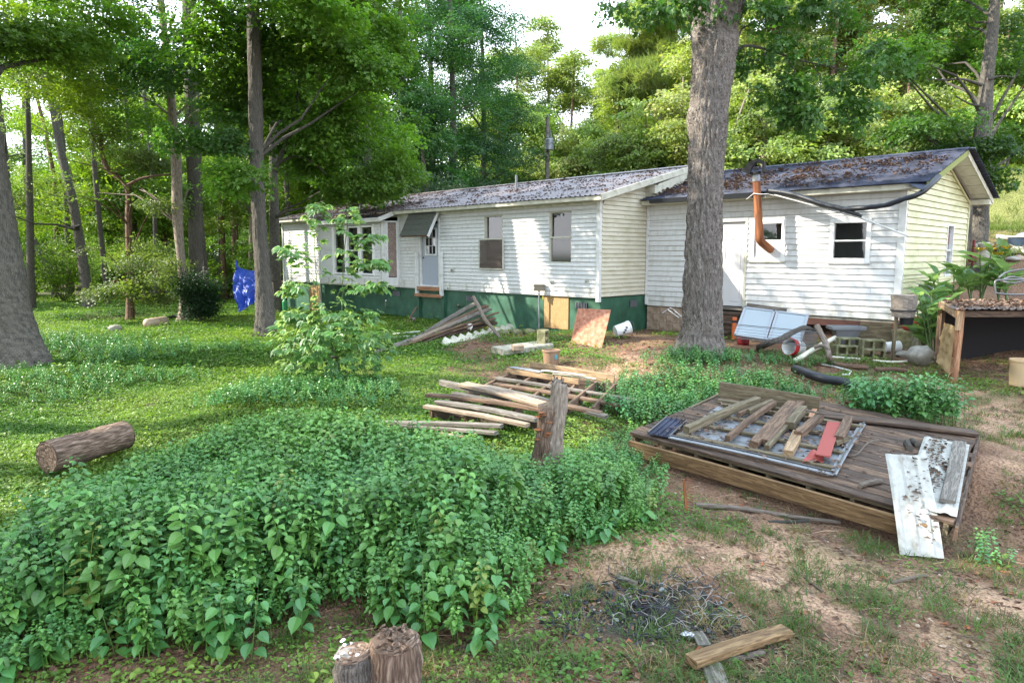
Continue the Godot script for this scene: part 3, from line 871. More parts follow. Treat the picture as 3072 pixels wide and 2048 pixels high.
	siding(bay, bx0 + 0.1, bx1 - 0.09, 0.03, 2.1, 0.1055, [[-11.45, -8.92, 0.34, 2.02]], M.siding, [0.0, 0.0, 0.0], [0.0, 0.0, 0.0], at(0, 0, bz))
	for i in 3:
		var wx := -11.43 + i * 0.85
		var w := window(h, wx, wx + 0.79, 0.36, 2.0, 0.06, M.white_paint, 0.03, true, at(0, 0, bz))
		part(w, "blind", box(0.66, 1.5, 0.01), M.curtain, at(0.02, 0, -0.2))
	for i in 4:
		part(bay, "mullion", box(0.07, 1.68, 0.06), M.white_paint, at(-11.46 + i * 0.85, 1.18, bz + 0.005))
	for x in [bx0, bx1]:
		part(bay, "corner_post", box(0.11, 2.1, 0.11, 0.008), M.trim, at(x, 1.08, bz - 0.05))
	for s in 2:
		var a := Vector3(bx1 + 0.02, 0, bz - 0.05) if s == 0 else Vector3(-12.82, 0, 0.02)
		var b := Vector3(-8.2, 0, 0.02) if s == 0 else Vector3(bx0 - 0.02, 0, bz - 0.05)
		var dx := (b - a).normalized()
		var flank := Transform3D(Basis(dx, Vector3.UP, dx.cross(Vector3.UP)), a)
		var lw := (b - a).length()
		siding(bay, 0.05, lw - 0.02, 0.03, 2.12, 0.1055, [[0.1, lw - 0.06, 0.3, 2.06]], M.siding, [0.0, 0.0, 0.0], [0.0, 0.0, 0.0], flank)
		part(bay, "boarded_panel", box(lw - 0.19, 1.72, 0.02), M.chipboard, flank * at(lw / 2.0 + 0.02, 1.18, -0.01))
		for e in [0.115, lw - 0.075]:
			part(bay, "frame", box(0.03, 1.76, 0.05), M.trim, flank * at(e, 1.18, 0.0))
	for c in [Vector3(-12.82, 0, 0.03), Vector3(-8.2, 0, 0.03)]:
		part(bay, "corner_post", box(0.06, 2.3, 0.06, 0.006), M.trim, at(c.x, 1.15, 0.02))
	part(bay, "bay_floor", slab([Vector2(-12.8, 0.05), Vector2(-8.22, 0.05), Vector2(bx1, bz), Vector2(bx0, bz)], 0.04), M.trim_dirty, Transform3D(Basis(Vector3.RIGHT, PI / 2.0), Vector3(0, 0.01, 0)))
	part(bay, "bay_roof", slab([Vector2(-13.0, 0.0), Vector2(-8.05, 0.0), Vector2(-8.05, 0.3), Vector2(-8.3, 0.92), Vector2(-12.7, 0.92), Vector2(-13.0, 0.4)], 0.03), M.roof_dark, Transform3D(Basis(Vector3.RIGHT, PI / 2.0 + 0.33), Vector3(0, 2.49, -0.12)))
	part(bay, "fascia", box(4.45, 0.13, 0.03), M.trim, at(-10.48, 2.14, 0.76))
	part(bay, "fascia", box(0.72, 0.14, 0.03), M.trim, span(Vector3(-8.26, 2.14, 0.76), Vector3(-8.06, 2.42, 0.1)))
	part(bay, "fascia", box(0.72, 0.14, 0.03), M.trim, span(Vector3(-12.7, 2.14, 0.76), Vector3(-12.95, 2.42, 0.1)))
	part(bay, "soffit", box(4.4, 0.02, 0.3), M.trim_dirty, at(-10.48, 2.085, 0.62))
	roof_litter(h, func(x, z): return Vector3(x, 2.51 - (z + 0.12) * 0.343, z), -12.9, -8.15, -0.05, 0.74, 900, -0.33, 2)
	# crawl space doors
	part(h, "access_hatch", plank(0.9, 0.02, 0.84, 3, 0.003), M.plywood, Transform3D(Basis(Vector3.UP, Vector3(0, 0, 1), Vector3.RIGHT), Vector3(-1.43, -0.42, -0.036)), "tan plywood crawl space hatch")
	part(h, "access_hatch", plank(0.95, 0.02, 0.8, 4, 0.003), M.plywood, Transform3D(Basis(Vector3.UP, Vector3(0, 0, 1), Vector3.RIGHT), Vector3(-13.9, -0.6, -0.036)), "weathered crawl space hatch behind the sapling")
	part(h, "hatch_trim", box(0.05, 1.1, 0.05), M.trim_dirty, at(-13.4, -0.6, -0.02))
	roof_litter(h, func(x, z): return Vector3(x, 2.43 + (0.35 - z) * rise / run, z), -16.2, 0.2, -3.5, 0.3, 4200, slope, 0)

# the painted face of the foundation, splashed with mud where it meets the ground
func mud_wall(len: float, n: int, world: Transform3D) -> ArrayMesh:
	var st := SurfaceTool.new()
	st.begin(Mesh.PRIMITIVE_TRIANGLES)
	st.set_smooth_group(-1)
	var g := func(i: int, k: int) -> void:
		var x := len * i / n
		var y := -0.024 - 1.45 * k / 20.0
		var w := world * Vector3(x, y, 0)
		var above := w.y - gh(w.x, w.z)
		var dirt := clampf(1.0 - above / (0.22 + 0.2 * noise_b.get_noise_2d(w.x * 1.2 + w.z, 3.0)) + 0.5 * noise_b.get_noise_2d((w.x + w.z) * 4.0, y * 4.0), 0, 1)
		var c := Color(0.95, 0.95, 0.95).lerp(Color(4.0, 1.5, 2.0), dirt * 0.55)
		var streak := clampf(noise_b.get_noise_2d((w.x - w.z) * 3.0, y * 0.3) * 1.5 - 0.2, 0, 0.6)
		st.set_color(c.lerp(Color(2.2, 1.6, 1.7), streak * 0.6))
		st.add_vertex(Vector3(x, y, 0))
	for i in n:
		for k in 20:
			for q in [[i, k], [i + 1, k], [i + 1, k + 1], [i, k], [i + 1, k + 1], [i, k + 1]]: g.call(q[0], q[1])
	return done(st)

# dead leaves lying on a slope; kind says where they gather
func roof_litter(parent: Node, where: Callable, x0: float, x1: float, z0: float, z1: float, count: int, slope: float, kind: int) -> void:
	var places: Array = []
	var tints: Array = []
	var tries := 0
	while places.size() < count and tries < count * 12:
		tries += 1
		var x := R(x0, x1)
		var z := R(z0, z1)
		var n := noise_b.get_noise_2d(x * 0.9, z * 1.3)
		var keep := 0.25 + n * 1.4
		if kind == 0:
			if x > -13.0 and x < -8.0: keep += clampf(0.75 + z * 0.4, 0, 1)
			if x < -12.5: keep += 0.25
		elif kind == 1:
			keep = 0.42 + n * 2.0 + (0.45 if z > -1.3 and x < 2.6 else 0.0) - (0.6 if x > 5.2 and z > -0.7 else 0.0) - (0.5 if z < -1.9 else 0.0)
		else:
			keep = 1.0
		if R(0, 1) > keep: continue
		var s := R(0.35, 0.95)
		var b := Basis(Vector3.RIGHT, -slope) * Basis(Vector3.UP, R(0, TAU)) * Basis(Vector3.RIGHT, R(-0.5, 0.5))
		var p: Vector3 = where.call(x, z)
		places.append(Transform3D(b.scaled(Vector3.ONE * s), p + Vector3(0, R(0.0, 0.035 if kind == 0 else 0.05), 0)))
		var t := R(0.5, 1.25)
		tints.append(Color(0.15 * t, 0.085 * t, 0.055 * t).lerp(Color(0.12, 0.1, 0.085), R(0, 0.6)))
	var o := many(parent, "leaf_litter", dead_leaf(), M.dead, places, tints)
	o.set_meta("kind", "stuff")

func dead_leaf() -> ArrayMesh:
	if cache.has("dead_leaf"): return cache.dead_leaf
	var st := new_st()
	st.set_color(Color.WHITE)
	var p := [Vector3(-0.055, 0.004, 0), Vector3(-0.015, 0.03, 0.035), Vector3(0.05, 0.012, 0.0), Vector3(-0.01, 0.022, -0.034), Vector3(-0.005, 0.006, 0)]
	for k in 4:
		tri(st, p[4], p[k], p[(k + 1) % 4])
	cache.dead_leaf = done(st)
	return cache.dead_leaf

func addition():
	var h := thing("house_addition", "white sided room addition with sagging black gutter and dark metal roof", "house", ANNEX)
	var len := 6.06
	var dep := 4.85
	var low := -0.29
	var top := 2.36
	var wall := holder(h, "siding_wall")
	var open: Array = [[1.80, 2.76, -0.29, 1.84], [2.85, 3.66, 0.88, 1.81], [4.62, 5.44, 0.87, 1.77]]
	siding(wall, 0.06, len - 0.11, low, top, 0.1285, open, M.siding)
	part(wall, "corner_post", box(0.13, top - low, 0.12, 0.008), M.trim, at(len - 0.055, (top + low) / 2.0, -0.02))
	part(wall, "corner_post", box(0.06, top - low - 0.05, 0.06, 0.006), M.trim, at(0.03, (top + low) / 2.0, 0.02))
	part(wall, "frieze_board", box(len - 0.1, 0.13, 0.03), M.trim_dirty, at(len / 2.0, top - 0.03, 0.03))
	var end := holder(h, "siding_wall", at(len, 0, 0, Vector3(0, 90, 0)))
	siding(end, 0.04, dep - 0.05, low, 3.1, 0.1285, [[3.05, 3.6, 0.53, 1.73]], M.siding_mildew_bounce, [0.04, 2.3, 2.9], [0.04, 2.3, 2.9])
	part(end, "corner_post", box(0.07, top - low, 0.07, 0.006), M.siding_mildew_bounce, at(dep, (top + low) / 2.0, 0))
	var ew := window(h, 3.05, 3.6, 0.53, 1.73, 0.05, M.trim, 0.03, true, end.transform)
	part(ew, "glass_picture", box(0.36, 0.34, 0.006), M.dark_red, at(0, 0.32, -0.045))
	part(ew, "blind", box(0.4, 0.5, 0.01), M.curtain, at(0, -0.25, -0.1))
	var shell := holder(h, "shell")
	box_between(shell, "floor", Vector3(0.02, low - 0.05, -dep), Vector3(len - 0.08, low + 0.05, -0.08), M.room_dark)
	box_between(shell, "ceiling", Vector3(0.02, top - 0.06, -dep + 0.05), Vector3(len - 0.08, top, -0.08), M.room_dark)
	box_between(shell, "wall", Vector3(0.02, low, -dep), Vector3(len - 0.08, top, -dep + 0.1), M.siding)
	part(shell, "gable_infill", slab([Vector2(0.06, 2.3), Vector2(dep - 0.06, 2.3), Vector2(dep / 2.0, 3.14)], 0.05), M.siding_mildew_bounce, at(len - 0.04, 0, 0, Vector3(0, 90, 0)))
	# door behind the oak
	var d := holder(h, "door", at(2.28, 0, -0.02))
	part(d, "panel", box(0.88, 1.96, 0.045), M.door_white, at(0, 0.8, -0.03))
	for i in 2:
		for r in [[1.5, 0.3], [0.95, 0.58], [0.2, 0.6]]:
			var x := -0.2 + i * 0.4
			part(d, "raised_panel", box(0.24, r[1] - 0.05, 0.03, 0.012), M.door_white, at(x, r[0], -0.012))
	for s in [-1, 1]: part(d, "frame", box(0.06, 2.1, 0.1), M.trim_dirty, at(s * 0.46, 0.77, 0.0))
	part(d, "head", box(0.98, 0.07, 0.1), M.trim, at(0, 1.83, 0.0))
	part(d, "threshold", box(0.98, 0.07, 0.14), M.wood_grey, at(0, -0.235, 0.02))
	# the window that the stovepipe leaves by
	var w1 := window(h, 2.85, 3.66, 0.88, 1.81, 0.085, M.white_paint, 0.035)
	part(w1, "blank_panel", box(0.64, 0.37, 0.01), M.door_white, at(0, -0.195, -0.01))
	var w2 := window(h, 4.62, 5.44, 0.87, 1.77, 0.085, M.white_paint, 0.035)
	part(w1, "sill", box(0.86, 0.035, 0.07), M.trim_dirty, at(0, -0.475, 0.02))
	part(w2, "sill", box(0.86, 0.035, 0.07), M.trim, at(0, -0.465, 0.02))
	# rusty stovepipe
	var pipe := holder(h, "stovepipe")
	pipe.set_meta("label", "rusty orange stovepipe rising from the window past the eave")
	var run := smooth_path([[Vector3(3.335, 1.143, 0.03), 0.088], [Vector3(3.322, 1.227, 0.24), 0.088], [Vector3(3.304, 1.33, 0.46), 0.088], [Vector3(3.292, 1.456, 0.5), 0.086], [Vector3(3.234, 1.96, 0.5), 0.085], [Vector3(3.17, 2.587, 0.5), 0.085], [Vector3(3.155, 2.712, 0.5), 0.085]], 3)
	part(pipe, "flue", tube(run, 16), M.rust)
	for k in [[-90, 0.093], [600, 0.094]]:
		pass
	part(pipe, "bare_section", tube(path_of([Vector3(3.163, 2.629, 0.505), Vector3(3.149, 2.795, 0.505)], 0.089), 16), M.zinc)
	part(pipe, "rain_cap", slab([Vector2(-0.3, -0.06), Vector2(-0.16, 0.12), Vector2(0.05, 0.19), Vector2(0.17, 0.12), Vector2(0.19, -0.1), Vector2(0.14, -0.12), Vector2(0.13, 0.08), Vector2(0.0, 0.12), Vector2(-0.1, -0.02), Vector2(-0.12, -0.14)], 0.2), M.black_iron, Transform3D(Basis(Vector3.UP, 0.3), Vector3(3.149, 2.93, 0.5)))
	part(pipe, "collar", tube(path_of([Vector3(3.153, 2.764, 0.5), Vector3(3.145, 2.837, 0.5)], 0.1), 16), M.black_iron)
	part(pipe, "strap", tube(path_of([Vector3(2.951, 2.257, 0.5), Vector3(3.157, 2.364, 0.6), Vector3(3.341, 2.338, 0.6), Vector3(3.419, 2.353, 0.42)], 0.008), 6), M.white_plastic)
	# roof with its ribs lying along the eave
	var roof := holder(h, "roof")
	var rise := 0.87
	var rrun := 2.8
	var slope := atan2(rise, rrun)
	var ridge_z := -2.43
	var sheet_len := 3.05
	for s in 2:
		for i in 2:
			for r in 4:
				# local x runs down the slope, local y along the eave
				var sh := ribbed(0.75, 3.3, 0.12, 0.022, 0, 0.01 * (r % 2))
				var up: Vector3 = Vector3(0, rise, -rrun).normalized() if s == 0 else Vector3(0, rise, rrun).normalized()
				var along := Vector3.LEFT if s == 0 else Vector3.RIGHT
				var nrm := up.cross(along)
				var o := Vector3(len + 0.45 - i * 3.2, 2.40, 0.37) if s == 0 else Vector3(0.12 + i * 3.2, 2.40, 2.0 * ridge_z - 0.37)
				part(roof, "roof_sheet", sh, M.roof_dark, Transform3D(Basis(up, along, nrm), o + up * (r * 0.735) + nrm * (0.004 * r + 0.003 * i)))
	part(roof, "ridge_cap", slab([Vector2(-0.16, -0.05), Vector2(0, 0.0), Vector2(0.16, -0.05), Vector2(0.16, -0.02), Vector2(0, 0.03), Vector2(-0.16, -0.02)], len + 0.4), M.roof_dark, at(len / 2.0 + 0.25, 3.30, ridge_z, Vector3(0, 90, 0)))
	part(roof, "fascia", box(len + 0.3, 0.11, 0.025), M.trim_dirty, at(len / 2.0 + 0.1, 2.335, 0.28))
	part(roof, "soffit", box(len + 0.3, 0.02, 0.28), M.trim_dirty, at(len / 2.0 + 0.1, 2.295, 0.14))
	for s in 2:
		var a := Vector3(len + 0.43, 2.33, 0.34) if s == 0 else Vector3(len + 0.43, 2.33, 2.0 * ridge_z - 0.34)
		part(roof, "rake_board", box(2.95, 0.12, 0.03), M.lime_moss if s == 0 else M.trim_dirty, span(a, Vector3(len + 0.43, 3.2, ridge_z)))
		for i in 5:
			var f0 := i / 5.0
			var p0: Vector3 = a.lerp(Vector3(len + 0.43, 3.2, ridge_z), f0 + 0.004)
			var p1: Vector3 = a.lerp(Vector3(len + 0.43, 3.2, ridge_z), f0 + 0.196)
			part(roof, "soffit_panel", box((p1 - p0).length(), 0.015, 0.4), M.trim, span(p0 + Vector3(-0.215, -0.03, 0), p1 + Vector3(-0.215, -0.03, 0)))
		var fr := a + Vector3(-0.4, -0.08, -0.5 if s == 0 else 0.5)
		part(roof, "frieze_board", box(2.6, 0.06, 0.03), M.siding_mildew_bounce, span(Vector3(len + 0.03, 2.33, -0.15 if s == 0 else -dep + 0.15), Vector3(len + 0.03, 3.08, ridge_z)))
	part(roof, "eave_end", box(0.42, 0.12, 0.3), M.trim_dirty, at(len + 0.22, 2.3, 2.0 * ridge_z - 0.15))
	# torn metal at the front corner of the roof
	var flap := new_st()
	var fp := [Vector3(-0.368, 2.384, 0.1), Vector3(-0.683, 2.217, 0.44), Vector3(-0.299, 2.363, 0.46), Vector3(0.192, 2.494, 0.45), Vector3(0.001, 2.48, 0.3)]
	for i in range(1, 4):
		tri(flap, fp[0], fp[i], fp[i + 1])
		tri(flap, fp[0] + Vector3(0, -0.004, 0), fp[i + 1] + Vector3(0, -0.004, 0), fp[i] + Vector3(0, -0.004, 0))
	part(roof, "torn_sheet", done(flap), M.roof_dark, Transform3D(Basis(Vector3.UP, PI / 2.0), Vector3(len, 0, 0)))
	roof_litter(h, func(x, z): return Vector3(x, 2.44 + (0.37 - z) * rise / rrun, z), 0.2, len + 0.3, -2.25, 0.25, 3000, slope, 1)
	# gutters: one still up, one torn off and hanging
	part(h, "gutter", slab([Vector2(0, 0), Vector2(0.1, 0), Vector2(0.12, 0.1), Vector2(0.105, 0.1), Vector2(0.09, 0.012), Vector2(0.012, 0.012), Vector2(0.012, 0.1), Vector2(0, 0.1)], 2.95), M.black_plastic, at(1.78, 2.31, 0.30, Vector3(0, -90, 0)))
	var hang := holder(h, "hanging_gutter")
	hang.set_meta("label", "torn black gutter sagging across the front wall")
	var g1 := smooth_path([[Vector3(3.366, 2.428, 0.36), 0.055], [Vector3(3.637, 2.378, 0.38), 0.06], [Vector3(4.078, 2.268, 0.42), 0.06], [Vector3(4.6, 2.067, 0.5), 0.058], [Vector3(5.025, 1.947, 0.55), 0.055], [Vector3(5.233, 1.862, 0.55), 0.045], [Vector3(5.419, 1.788, 0.55), 0.03]], 4)
	part(hang, "channel", tube(g1, 7, 0.25, true, null, 6.0), M.black_plastic)
	var g2 := smooth_path([[Vector3(5.008, 1.929, 0.55), 0.05], [Vector3(5.236, 1.936, 0.57), 0.05], [Vector3(5.533, 1.949, 0.6), 0.05], [Vector3(5.85, 1.973, 0.62), 0.05], [Vector3(6.115, 2.055, 0.62), 0.05], [Vector3(6.413, 2.15, 0.6), 0.05], [Vector3(6.54, 2.296, 0.45), 0.055], [Vector3(6.599, 2.495, 0.1), 0.055]], 4)
	part(hang, "channel", tube(g2, 7, 0.25, true, null, 6.0), M.black_plastic)
	part(hang, "drip_edge", tube(path_of([Vector3(3.551, 2.32, 0.42), Vector3(4.667, 1.974, 0.46), Vector3(5.37, 1.754, 0.4), Vector3(6.183, 1.383, 0.12)], 0.016, 0.02), 6), M.trim)
	part(hang, "loose_soffit", box(0.95, 0.012, 0.2), M.trim, span(Vector3(3.496, 2.32, 0.3), Vector3(4.157, 2.13, 0.3)))
	# under the floor
	var base := holder(h, "foundation")
	part(base, "rim_beam", box(2.6, 0.14, 0.1), M.brown_beam, at(4.75, low - 0.13, -0.06))
	part(base, "sill_edge", box(2.6, 0.05, 0.08), M.concrete, at(4.75, low - 0.035, -0.05))
	part(base, "beam", box(0.1, 0.16, dep), M.brown_beam, at(len - 0.15, low - 0.13, -dep / 2.0 - 0.15))
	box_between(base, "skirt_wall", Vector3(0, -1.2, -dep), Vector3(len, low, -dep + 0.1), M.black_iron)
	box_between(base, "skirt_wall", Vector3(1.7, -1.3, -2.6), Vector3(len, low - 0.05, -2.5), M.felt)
	for r in 4:
		var x := 0.02 + (0.2 if r % 2 else 0.0)
		if r % 2: part(base, "block", box(0.18, 0.195, 0.18, 0.006), M.block_tan, at(0.115, low - 0.11 - r * 0.2, -0.12))
		while x < 1.7:
			part(base, "block", box(0.39, 0.195, 0.18, 0.006), M.block_tan, at(x + 0.2, low - 0.11 - r * 0.2, -0.12))
			x += 0.4
	part(base, "corner_pier", box(0.4, 1.1, 0.5, 0.01), M.concrete_moss, at(len + 0.12, low - 0.72, 0.0))
	# dark wooden steps at the door
	for i in 4:
		part(h, "step", plank(1.0, 0.05, 0.32, 60 + i), M.wood_dark, at(2.25, -0.34 - i * 0.2, 0.16 + i * 0.22))
		part(h, "riser", plank(1.0, 0.15, 0.03, 70 + i), M.wood_dark, at(2.25, -0.44 - i * 0.2, 0.28 + i * 0.22))


# ---------------------------------------------------------------- trees
# a sprig of leaves along local x; kind 0 simple leaves, 1 lobed leaves, 2 needles
func sprig(kind: int, leaves: int, long: float, leaf: float, seed_: int) -> ArrayMesh:
	var key := "s%d,%d,%.2f,%.3f,%d" % [kind, leaves, long, leaf, seed_]
	if cache.has(key): return cache[key]
	var r := RandomNumberGenerator.new()
	r.seed = seed_ * 31 + 7
	var st := new_st()
	for i in leaves:
		var f := (i + r.randf()) / leaves
		var yaw := r.randf_range(-1.5, 1.5)
		var p := Vector3((f - 0.5) * long, r.randf_range(-0.1, 0.1) * long, r.randf_range(-0.32, 0.32) * long * (1.1 - absf(f - 0.5)))
		var t := r.randf_range(0.78, 1.22)
		st.set_color(Color(t * r.randf_range(0.9, 1.12), t, t * r.randf_range(0.8, 1.1)))
		if kind == 2:
			for k in 7:
				var dir := (Vector3(0.5, 0.25, 0) + Vector3(r.randf_range(-1, 1), r.randf_range(-0.7, 0.9), r.randf_range(-1, 1))).normalized()
				var w := dir.cross(Vector3(0.2, 1, 0.3)).normalized() * leaf * 0.045
				tri(st, p - w, p + dir * leaf, p + w)
			continue
		var b := Basis(Vector3.UP, yaw) * Basis(Vector3.RIGHT, r.randf_range(-0.7, 0.7)) * Basis(Vector3.BACK, r.randf_range(-0.75, 0.35))
		leaf_shape(st, Transform3D(b, p), leaf * r.randf_range(0.7, 1.2), kind)
	cache[key] = done(st)
	return cache[key]

# one leaf along local x, its face up y
func leaf_shape(st: SurfaceTool, at_: Transform3D, l: float, kind: int) -> void:
	var pts: Array
	if kind == 0: # pointed oval
		pts = [Vector2(0.35, 0.25), Vector2(0.62, 0.22), Vector2(1.0, 0.0)]
	elif kind == 1: # lobed
		pts = [Vector2(0.12, 0.34), Vector2(0.38, 0.17), Vector2(0.55, 0.42), Vector2(0.72, 0.14), Vector2(1.0, 0.0)]
	elif kind == 3: # broad heart
		pts = [Vector2(-0.08, 0.2), Vector2(0.1, 0.39), Vector2(0.38, 0.43), Vector2(0.66, 0.3), Vector2(0.86, 0.11), Vector2(1.0, 0.0)]
	else: # narrow blade
		pts = [Vector2(0.3, 0.11), Vector2(0.65, 0.1), Vector2(1.0, 0.0)]
	for s in [1.0, -1.0]:
		var last := Vector3.ZERO
		for i in pts.size():
			var q: Vector2 = pts[i]
			var v := Vector3(q.x * l, (q.y * 0.35 - q.x * q.x * 0.22) * l, q.y * l * s)
			if i > 0:
				var m0 := Vector3(minf(last.x, 0.9 * l), -0.22 * last.x * last.x / l, 0)
				var a := at_ * m0
				if s > 0.0: tri(st, a, at_ * last, at_ * v)
				else: tri(st, a, at_ * v, at_ * last)
				if i < pts.size() - 1:
					var m1 := Vector3(v.x, -0.22 * v.x * v.x / l, 0)
					if s > 0.0: tri(st, a, at_ * v, at_ * m1)
					else: tri(st, a, at_ * m1, at_ * v)
			else:
				var m := at_ * Vector3(v.x, -0.22 * v.x * v.x / l, 0)
				if s > 0.0: tri(st, at_ * Vector3.ZERO, at_ * v, m)
				else: tri(st, at_ * Vector3.ZERO, m, at_ * v)
			last = v

func ball() -> Vector3:
	var v := Vector3(R(-1, 1), R(-1, 1), R(-1, 1))
	while v.length_squared() > 1.0: v = Vector3(R(-1, 1), R(-1, 1), R(-1, 1))
	return v

# zones: [[centre, radii, clumps, clump radius, sprigs per clump], ...]; each clump hangs on a limb of its own
func tree(called: String, label: String, group: String, trunk: Array, bark: Material, zones: Array, mesh: Mesh, leafs: Material, tint: Color, opts := {}) -> Node3D:
	var base: Vector3 = trunk[0][0]
	var o := thing(called, label, opts.get("category", "tree"), base, group)
	var local: Array = []
	for t in trunk: local.append([t[0] - base, t[1]])
	var sides: int = opts.get("sides", 10)
	local = smooth_path(local, opts.get("steps", 3))
	if opts.get("flare", 1.0) > 0.0:
		var fl: float = opts.get("flare", 1.0)
		var r0: float = local[0][1]
		local[0][1] = r0 * (1.0 + 0.35 * fl)
		local.insert(0, [local[0][0] - Vector3(0, 0.35, 0), r0 * (1.0 + 0.7 * fl)])
	var st := SurfaceTool.new()
	st.begin(Mesh.PRIMITIVE_TRIANGLES)
	if opts.has("furrow"): furrowed(st, local, sides, opts.furrow, opts.get("roots", 0.25))
	else: tube(local, sides, opts.get("rough", 0.12), true, st, opts.get("nf", 2.0))
	var places: Array = []
	var tints: Array = []
	var shade_test: bool = opts.get("shade", false)
	var size: float = opts.get("size", 1.0)
	for zone in zones:
		var c: Vector3 = zone[0]
		var rad: Vector3 = zone[1]
		for k in int(zone[2]):
			var v := ball()
			if v.length() < 0.55: v = v.normalized() * R(0.5, 1.0)
			var centre := c + v * rad
			if zone[2] > 2 or opts.get("limbs", true):
				# limb from the nearest fit point of the trunk
				var best := 0
				var score := 1e9
				var wish := R(0.2, 1.3)
				for i in local.size():
					var q: Vector3 = local[i][0] + base
					var s: float = absf((centre.y - q.y) - wish * Vector2(centre.x - q.x, centre.z - q.z).length()) + (100.0 if q.y < base.y + opts.get("clear", 1.5) else 0.0)
					if s < score:
						score = s
						best = i
				var from: Vector3 = local[best][0]
				var to := centre - base
				if (to - from).length() < 4.2 and R(0, 1) < opts.get("boughs", 0.6):
					var mid := from.lerp(to, 0.5) + Vector3(R(-0.3, 0.3), R(-0.1, 0.5), R(-0.3, 0.3))
					var lr: float = clampf(local[best][1] * 0.3, 0.012, 0.11)
					tube([[from, lr], [from.lerp(mid, 0.5) + Vector3(0, 0.1, 0), lr * 0.8], [mid, lr * 0.6], [to, lr * 0.25]], 5, 0.0, false, st)
			var clump := R(0.72, 1.28)
			var rb: float = zone[3]
			for n in int(zone[4] * R(0.7, 1.3)):
				var d := ball()
				var p := centre + Vector3(d.x, d.y * opts.get("flat", 0.62), d.z) * rb
				if shade_test and not shaded(p, 0.42 * size): continue
				var out := p - c
				var yaw := atan2(-out.z, out.x) + R(-1.1, 1.1)
				var b := Basis(Vector3.UP, yaw) * Basis(Vector3.BACK, R(-0.55, 0.25)) * Basis(Vector3.RIGHT, R(-0.5, 0.5))
				places.append(Transform3D(b.scaled(Vector3.ONE * size * R(0.75, 1.25)), p - base))
				var t := clump * R(0.85, 1.15)
				var warm := R(0.0, 1.0)
				tints.append(Color(tint.r * t * (1.0 + 0.35 * warm), tint.g * t * (1.0 + 0.1 * warm), tint.b * t))
	part(o, "trunk", done(st), bark)
	if places.size(): many(o, "crown", mesh, leafs, places, tints).set_meta("kind", "stuff")
	return o

# a trunk whose bark is cut into long plates, spreading into roots below
func furrowed(st: SurfaceTool, path: Array, sides: int, depth: float, roots: float) -> void:
	st.set_smooth_group(0)
	var groove := FastNoiseLite.new()
	groove.seed = 14
	groove.frequency = 1.0
	groove.fractal_type = FastNoiseLite.FRACTAL_RIDGED
	groove.fractal_octaves = 3
	var rings: Array = []
	for i in path.size():
		var ring: Array = []
		var y: float = path[i][0].y
		var flare := exp(-maxf(y + 0.1, 0.0) / 0.38) * roots
		for k in sides:
			var a := TAU * k / sides
			var r: float = path[i][1]
			var g := groove.get_noise_3d(cos(a) * r * 10.0, y * 1.3 + 7.0, sin(a) * r * 10.0)
			var lump := noise_a.get_noise_3d(cos(a) * 1.5 + path[0][1] * 50.0, y * 1.2, sin(a) * 1.5) * 0.08
			r = r * (1.0 + lump + flare * (0.6 + 0.5 * sin(a * 5.0 + 0.9))) - depth * clampf(g * 1.6, -0.25, 1.0)
			ring.append(path[i][0] + Vector3(cos(a) * r, 0, -sin(a) * r))
		rings.append(ring)
	for i in path.size() - 1:
		for k in sides:
			var m := (k + 1) % sides
			quad(st, rings[i][k], rings[i + 1][k], rings[i + 1][m], rings[i][m], Vector2(float(k) / sides, rings[i][k].y), Vector2(float(k + 1) / sides, rings[i + 1][k].y))

func extend(path: Array, up: float, r: float, drift := Vector3.ZERO) -> Array:
	var n := path.size()
	var last: Vector3 = path[n - 1][0]
	var dir: Vector3 = (last - path[n - 2][0]).normalized()
	path.append([last + (dir + drift).normalized() * up * 0.5, lerpf(path[n - 1][1], r, 0.5)])
	path.append([last + (dir + drift * 1.5).normalized() * up, r])
	return path

